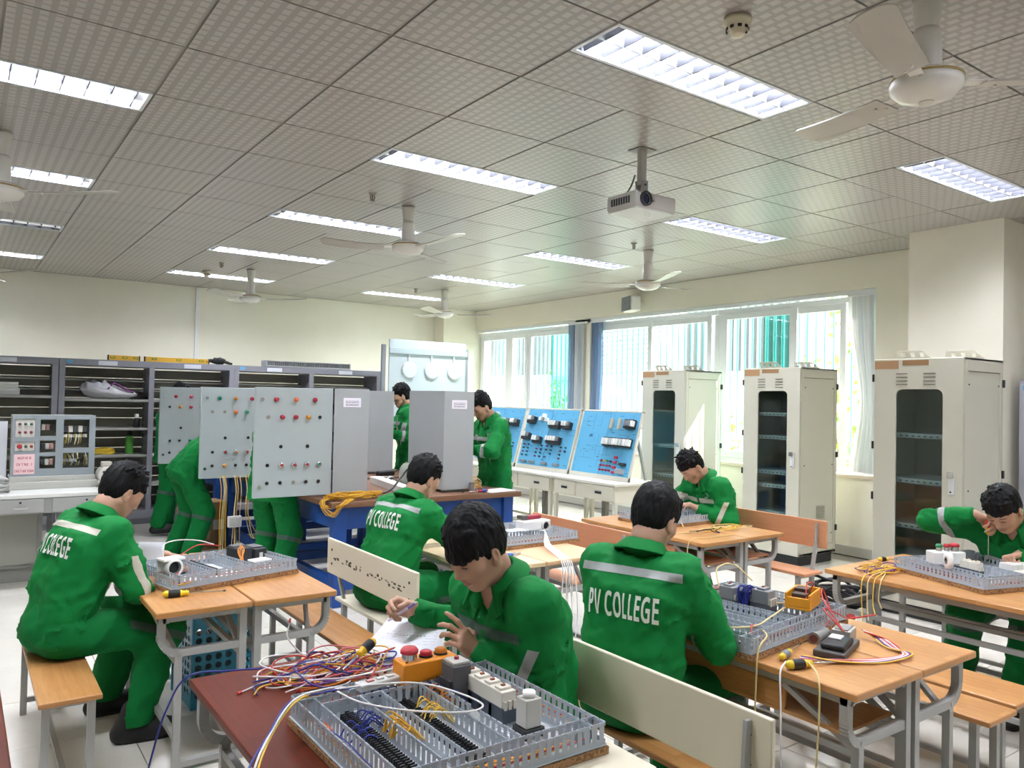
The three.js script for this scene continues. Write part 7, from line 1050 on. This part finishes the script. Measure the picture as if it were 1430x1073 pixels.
{ // tables in the second row
  const t = tray('wiring tray with flat ducts before the cabinets', [4.56, TT, -4.17], 0.02, 0.76, 0.46, { zs: [-0.1, 0.12], xs: [-0.02, 0.05, -0.08], seed: 22, fill: 3, cols: ['cr', 'k'], h: 0.045 });
  wire('cream wire laid across the tray before the cabinets', [[4.45, 0.77, -4.3], [4.4, 0.78, -4.2], [4.38, 0.765, -4.05], [4.33, 0.74, -3.92], [4.3, 0.7, -3.85]], 'cr', 0.003);
  tangle('loose yellow wires on the near end of the middle tables', [4.5, -3.68], 0.36, 0.12, TT, ['cr', 'y2', 'cr', 'y', 'k'], 22, 71, 0.025, 0.0026); wire('cream wire hanging off the near left edge of the middle tables', [[4.3, TT + 0.004, -3.7], [4.1, TT + 0.006, -3.72], [3.975, TT + 0.004, -3.72], [3.945, TT - 0.08, -3.72], [3.95, TT - 0.25, -3.7]], 'cr', 0.003, 'wires hanging off the middle tables'); wire('second cream wire hanging off the near left edge of the middle tables', [[4.4, TT + 0.004, -3.5], [4.15, TT + 0.006, -3.5], [3.975, TT + 0.004, -3.5], [3.945, TT - 0.08, -3.5], [3.97, TT - 0.22, -3.47]], 'cr', 0.003, 'wires hanging off the middle tables');
  tray('wiring tray with a white box and falling white wires', [2.95, TT, -4.09], 0.02, 0.68, 0.5, { zs: [-0.16, 0.12], xs: [0.05], seed: 25, fill: 5, cols: ['cr', 'w', 'r'], h: 0.045 });
  const b = thing('junction_box', 'white box with a dark round opening on the middle tray', 'junction box', [3.07, TT + 0.07, -4.03], 0.1); mesh('shell', [rspan(-0.11, 0.11, 0, 0.06, -0.05, 0.05, 0.006)], P('#e3e2e0', 0.4), b); mesh('opening', [lathe([[0.022, 0], [0.032, 0], [0.034, 0.012], [0.024, 0.012]], 20).rotateX(Math.PI / 2).translate(0.06, 0.025, 0.048)], P('#d9d8d5'), b); mesh('hole', [cyl(0.024, 0.024, 0.004, 0.06, 0.028, 0.051, 18, Math.PI / 2)], MAT.black, b); mesh('lid', [rbox(0.2, 0.006, 0.08, -0.15, 0.012, 0.02, 0.003)], P('#dcdce0'), b);
  const rd = thing('connector', 'dark red connector on top of the white box', 'connector', [3.1, TT + 0.131, -4.07], 0.1); mesh('connector_body', [rspan(-0.07, 0.05, 0, 0.025, -0.025, 0.025, 0.006)], P('#9b2338', 0.4), rd); mesh('pins', [rspan(-0.12, -0.07, 0.004, 0.03, -0.03, 0.03, 0.004)], P('#5c5753'), rd);
  tangle('yellow wires behind the white box on the middle tray', [2.88, -4.2], 0.1, 0.08, TT + 0.07, ['y2', 'y', 'k'], 12, 81, 0.06, 0.003);
  for (let k = 0; k < 6; k++) { const e = k * 0.014, q = (k % 3) * 0.02; wire(`white falling wire number ${['one', 'two', 'three', 'four', 'five', 'six'][k]} at the end of the middle tables`, [[3.1 - e * 0.3, TT + 0.07, -3.97], [3.02, TT + 0.085, -3.84], [2.94 + e * 0.6, TT + 0.03, -3.74], [2.87 + e * 0.8, TT + 0.012, -3.56], [2.83 + e, TT - 0.02, -3.435], [2.82 + e + q * 0.8, 0.4, -3.425 + q * 0.6], [2.83 + e - q, 0.12, -3.4 + q], [2.82 + e, 0.012, -3.36]], 'w', 0.0034, 'white wires falling from the middle tray').userData.label = 'one of the white wires falling from the middle tray to the floor'; }
  tangle('coil of white wires on the floor under the middle tables', [2.9, -3.34], 0.12, 0.08, 0.001, ['w'], 14, 85, 0.12, 0.003);
  const pl = thing('pliers', 'blue handled pliers on the pale table', 'pliers', [2.62, TT, -3.66], 0.1); for (const s of [-1, 1]) { mesh('handle', [tube([[-0.1, 0.012, s * 0.022], [-0.05, 0.012, s * 0.02], [0.02, 0.012, s * 0.004]], 0.009, 14, 8)], P('#2a52a3', 0.4), pl); mesh('jaw', [bar([0.02, 0.012, s * 0.004], [0.08, 0.012, s * 0.004], 0.01, 0.012)], MAT.steel, pl); } mesh('pivot', [cyl(0.01, 0.01, 0.02, 0.025, 0.012, 0, 12)], MAT.steel, pl);
}
{ // on and around the blue benches
  const Y = 0.8005;
  const coil = thing('wire_coil', 'flat bundle of yellow wire on the nearest blue bench', 'wires', [2.52, Y, -5.6], 0.1); coil.userData.kind = 'stuff'; { const r = RNG(33), g = []; for (let k = 0; k < 26; k++) { const q = []; for (let a = 0; a < 11; a++) { const th = a / 11 * 6.283; q.push([Math.cos(th) * (0.17 + 0.09 * r()), 0.006 + 0.04 * r() + (k % 6) * 0.003, Math.sin(th) * (0.03 + 0.05 * r())]); } g.push(tube(q, 0.003, 40, 5, true)); } for (let k = 0; k < 16; k++) g.push(tube([[-0.1, 0.02 + 0.01 * r(), 0.02 - 0.06 * r()], [-0.23 - 0.02 * r(), 0.02, 0.04 - 0.05 * r()], [-0.27 - 0.02 * r(), -0.03 * r(), 0.06 - 0.08 * r()], [-0.25 + 0.05 * r(), -0.03 - 0.09 * r(), 0.1 - 0.08 * r()], [-0.2 + 0.06 * r(), -0.02, 0.13 - 0.02 * r()], [-0.1 + 0.1 * r(), 0.02, 0.06]], 0.003, 26, 5)); mesh('wires', g, WIRE.y, coil).userData.kind = 'stuff'; }
  const tr = thing('trunking', 'long white cable trunking lying on the blue bench', 'trunking', [3.1, Y, -6.1], 1.42); mesh('channel', [rspan(-0.5, 0.5, 0, 0.005, -0.05, 0.05), rspan(-0.5, 0.5, 0, 0.055, 0.045, 0.05), rspan(-0.5, 0.5, 0, 0.055, -0.05, -0.045)], P('#e1e1de', 0.4), tr); mesh('cover', [rspan(-0.5, 0.5, 0.055, 0.06, -0.051, 0.051, 0.002)], P('#e9e9e6', 0.4), tr);
  const mo = thing('motor', 'grey green electric motor on the blue bench behind a seated man', 'motor', [3.27, Y, -6.0], 0.2); mesh('motor_body', [cyl(0.1, 0.1, 0.2, 0, 0.13, 0, 28, 0, Math.PI / 2)], P('#8d9588', 0.45), mo); const fins = []; for (let k = 0; k < 22; k++) fins.push(box(0.18, 0.014, 0.005, 0, 0.104, 0).rotateX(k / 22 * 6.283).translate(0, 0.13, 0)); mesh('fins', fins, P('#858d80', 0.5), mo); mesh('end_bell', [lathe([[0.001, 0.03], [0.05, 0.028], [0.1, 0.0], [0.1, -0.01]], 26).rotateZ(Math.PI / 2).translate(-0.1, 0.13, 0)], P('#98a093'), mo); mesh('shaft', [rod([0.1, 0.13, 0], [0.17, 0.13, 0], 0.012, 12)], MAT.chrome, mo); mesh('foot', [rspan(-0.08, 0.08, 0, 0.025, -0.1, 0.1, 0.004)], P('#7a8276'), mo);
  wire('thick black cable arching over the white trunking', [[3.2, 0.97, -5.98], [3.1, 0.985, -5.84], [2.99, 0.93, -5.74], [2.86, 0.84, -5.68], [2.72, 0.809, -5.72], [2.62, 0.809, -5.78]], 'k', 0.008);
  tangle('heap of beige wires on the blue bench by the right box', [3.72, -5.86], 0.16, 0.12, Y, ['cr', 'cr', 'y2', 'w', 'o'], 40, 91, 0.1, 0.003); tangle('black and violet leads behind the white trunking', [3.25, -6.55], 0.16, 0.12, Y, ['k', 'v', 'w', 'k'], 18, 93, 0.05, 0.005);
  const cy = thing('capacitor', 'small grey cylinder standing among the beige wires', 'capacitor', [3.62, Y, -5.63]); mesh('can', [cyl(0.026, 0.026, 0.07, 0, 0.035, 0, 18)], P('#7a7670', 0.35), cy); mesh('cap', [cyl(0.022, 0.026, 0.008, 0, 0.074, 0, 18)], P('#54504b'), cy);
  screwdriver('red and blue screwdriver on the blue bench front edge', [3.46, Y + 0.012, -5.53], [3.74, Y + 0.013, -5.56], [P('#b5283a', 0.4), P('#2a4a9a', 0.4)], 0.013);
  const s = mesh('paper_sheet', [rbox(0.3, 0.004, 0.2, 0, 0.002, 0, 0.001, 1, 0.15)], P('#e4e6ec', 0.7)); s.position.set(3.86, Y, -5.6); tag(s, 'white papers at the right end of the nearest blue bench', 'paper'); const s2 = mesh('paper_sheet', [rbox(0.21, 0.003, 0.29, 0, 0.0015, 0, 0.001, 1, 0.7)], P('#dcdee6', 0.7)); s2.position.set(3.3, Y, -6.4); tag(s2, 'white sheet among the leads on the blue bench', 'paper');
  const bk = thing('power_adapter', 'long black adapter behind the white trunking', 'adapter', [3.55, Y, -7.14], 0.2); mesh('adapter_body', [rbox(0.2, 0.05, 0.07, 0, 0.025, 0, 0.015, 2)], MAT.black, bk); mesh('lead', [tube([[0.1, 0.03, 0], [0.16, 0.05, 0.03], [0.22, 0.01, 0.06]], 0.005, 14, 6)], MAT.black, bk);
  for (let k = 0; k < 11; k++) { const c = k < 4 ? 1.98 : k < 8 ? 2.1 : 2.21, e = (k % 4) * 0.016 + 0.02 * hash(k, 7, 2), q = hash(k, 3, 8); wire('x', [[c + e, 0.84, -7.36], [c + e + 0.01, 0.72, -7.33], [c + e - 0.02 * q, 0.5, -7.31 + 0.03 * q], [c + e + (k > 7 ? 0.12 : -0.03) * q, 0.26, -7.28], [c + e + (k > 7 ? 0.16 : -0.05) * q, 0.06 + 0.2 * (k > 7), -7.26]], k % 3 ? 'cr' : 'y', 0.0036, 'yellow wires hanging under the second control box').userData.label = 'one of the yellow wires hanging under the second panel door'; }
  const so = thing('socket_outlet', 'white double socket hanging on yellow wires under the second door', 'socket', [2.1, 0.38, -7.25]); mesh('plate', [rspan(-0.06, 0.06, 0, 0.1, -0.02, 0.02, 0.006)], P('#dcdcd8', 0.4), so); mesh('module', [rspan(-0.05, -0.005, 0.015, 0.085, 0.02, 0.026, 0.002), rspan(0.005, 0.05, 0.015, 0.085, 0.02, 0.026, 0.002)], P('#c9c9c4'), so);
  const bx = thing('carton', 'brown cardboard carton on the floor behind the bending man', 'carton', [2.1, 0, -8.4], 0.1); mesh('body', [rspan(-0.2, 0.2, 0, 0.48, -0.16, 0.16, 0.004)], P('#8f6f4f', 0.85), bx); mesh('tape', [rspan(-0.03, 0.03, 0.1, 0.482, 0.158, 0.162), rspan(-0.03, 0.03, 0.478, 0.483, -0.16, 0.16)], P('#b79b75', 0.5), bx); mesh('label_sheet', [rspan(0.06, 0.17, 0.2, 0.3, 0.16, 0.162)], P('#b8b0a2'), bx);
}
{ // cables on the floor by the cabinets
  const t = thing('cable_heap', 'heap of thick black cables on the floor before the nearest cabinet', 'cables', [5.75, 0, -3.5]); t.userData.kind = 'stuff'; const r = RNG(55), g = []; for (let k = 0; k < 12; k++) { const q = []; for (let a = 0; a < 9; a++) { const th = a / 9 * 6.283 + k; q.push([Math.cos(th) * (0.17 + 0.13 * r()), 0.014 + r() * 0.1 + 0.01 * k, Math.sin(th) * (0.14 + 0.14 * r())]); } g.push(tube(q, 0.012, 40, 6, true)); } mesh('cables', g, WIRE.k, t).userData.kind = 'stuff';
  for (const [x, z, a, l] of [[5.4, -3.22, 0.4, 'red industrial plug on the floor beside the black cables'], [5.1, -2.62, 1.1, 'red industrial plug on the floor under the right tables']]) { const p = thing('industrial_plug', l, 'plug', [x, 0.036, z], a); mesh('barrel', [rod([-0.07, 0, 0], [0.06, 0, 0], 0.036, 20, 0.03)], P('#a5242c', 0.4), p); mesh('collar', [rod([-0.085, 0, 0], [-0.06, 0, 0], 0.035, 20)], P('#8c1d25', 0.4), p); mesh('gland', [rod([0.06, 0, 0], [0.11, 0, 0], 0.018, 14)], MAT.black, p); }
}
{ // pen in the reader's hand
  const A = PEOPLE.H.arms.R, a = A.at(0.045, 0.05, 0.055), b = A.at(-0.05, 0.1, 0.035), d = b.clone().sub(a).normalize(), c = a.clone().lerp(b, 0.45);
  const t = thing('pen', 'white and violet pen held by the reading man', 'pen', [0, 0, 0]); mesh('barrel', [rod(c.clone().addScaledVector(d, -0.07), c.clone().addScaledVector(d, 0.05), 0.0045, 10)], P('#d9d6ea', 0.35), t); mesh('grip', [rod(c.clone().addScaledVector(d, -0.07), c.clone().addScaledVector(d, -0.04), 0.005, 10)], P('#7668a8', 0.5), t); mesh('tip', [rod(c.clone().addScaledVector(d, -0.082), c.clone().addScaledVector(d, -0.07), 0.0012, 8, 0.004)], MAT.steel, t);
}
renderer.render(scene, camera);
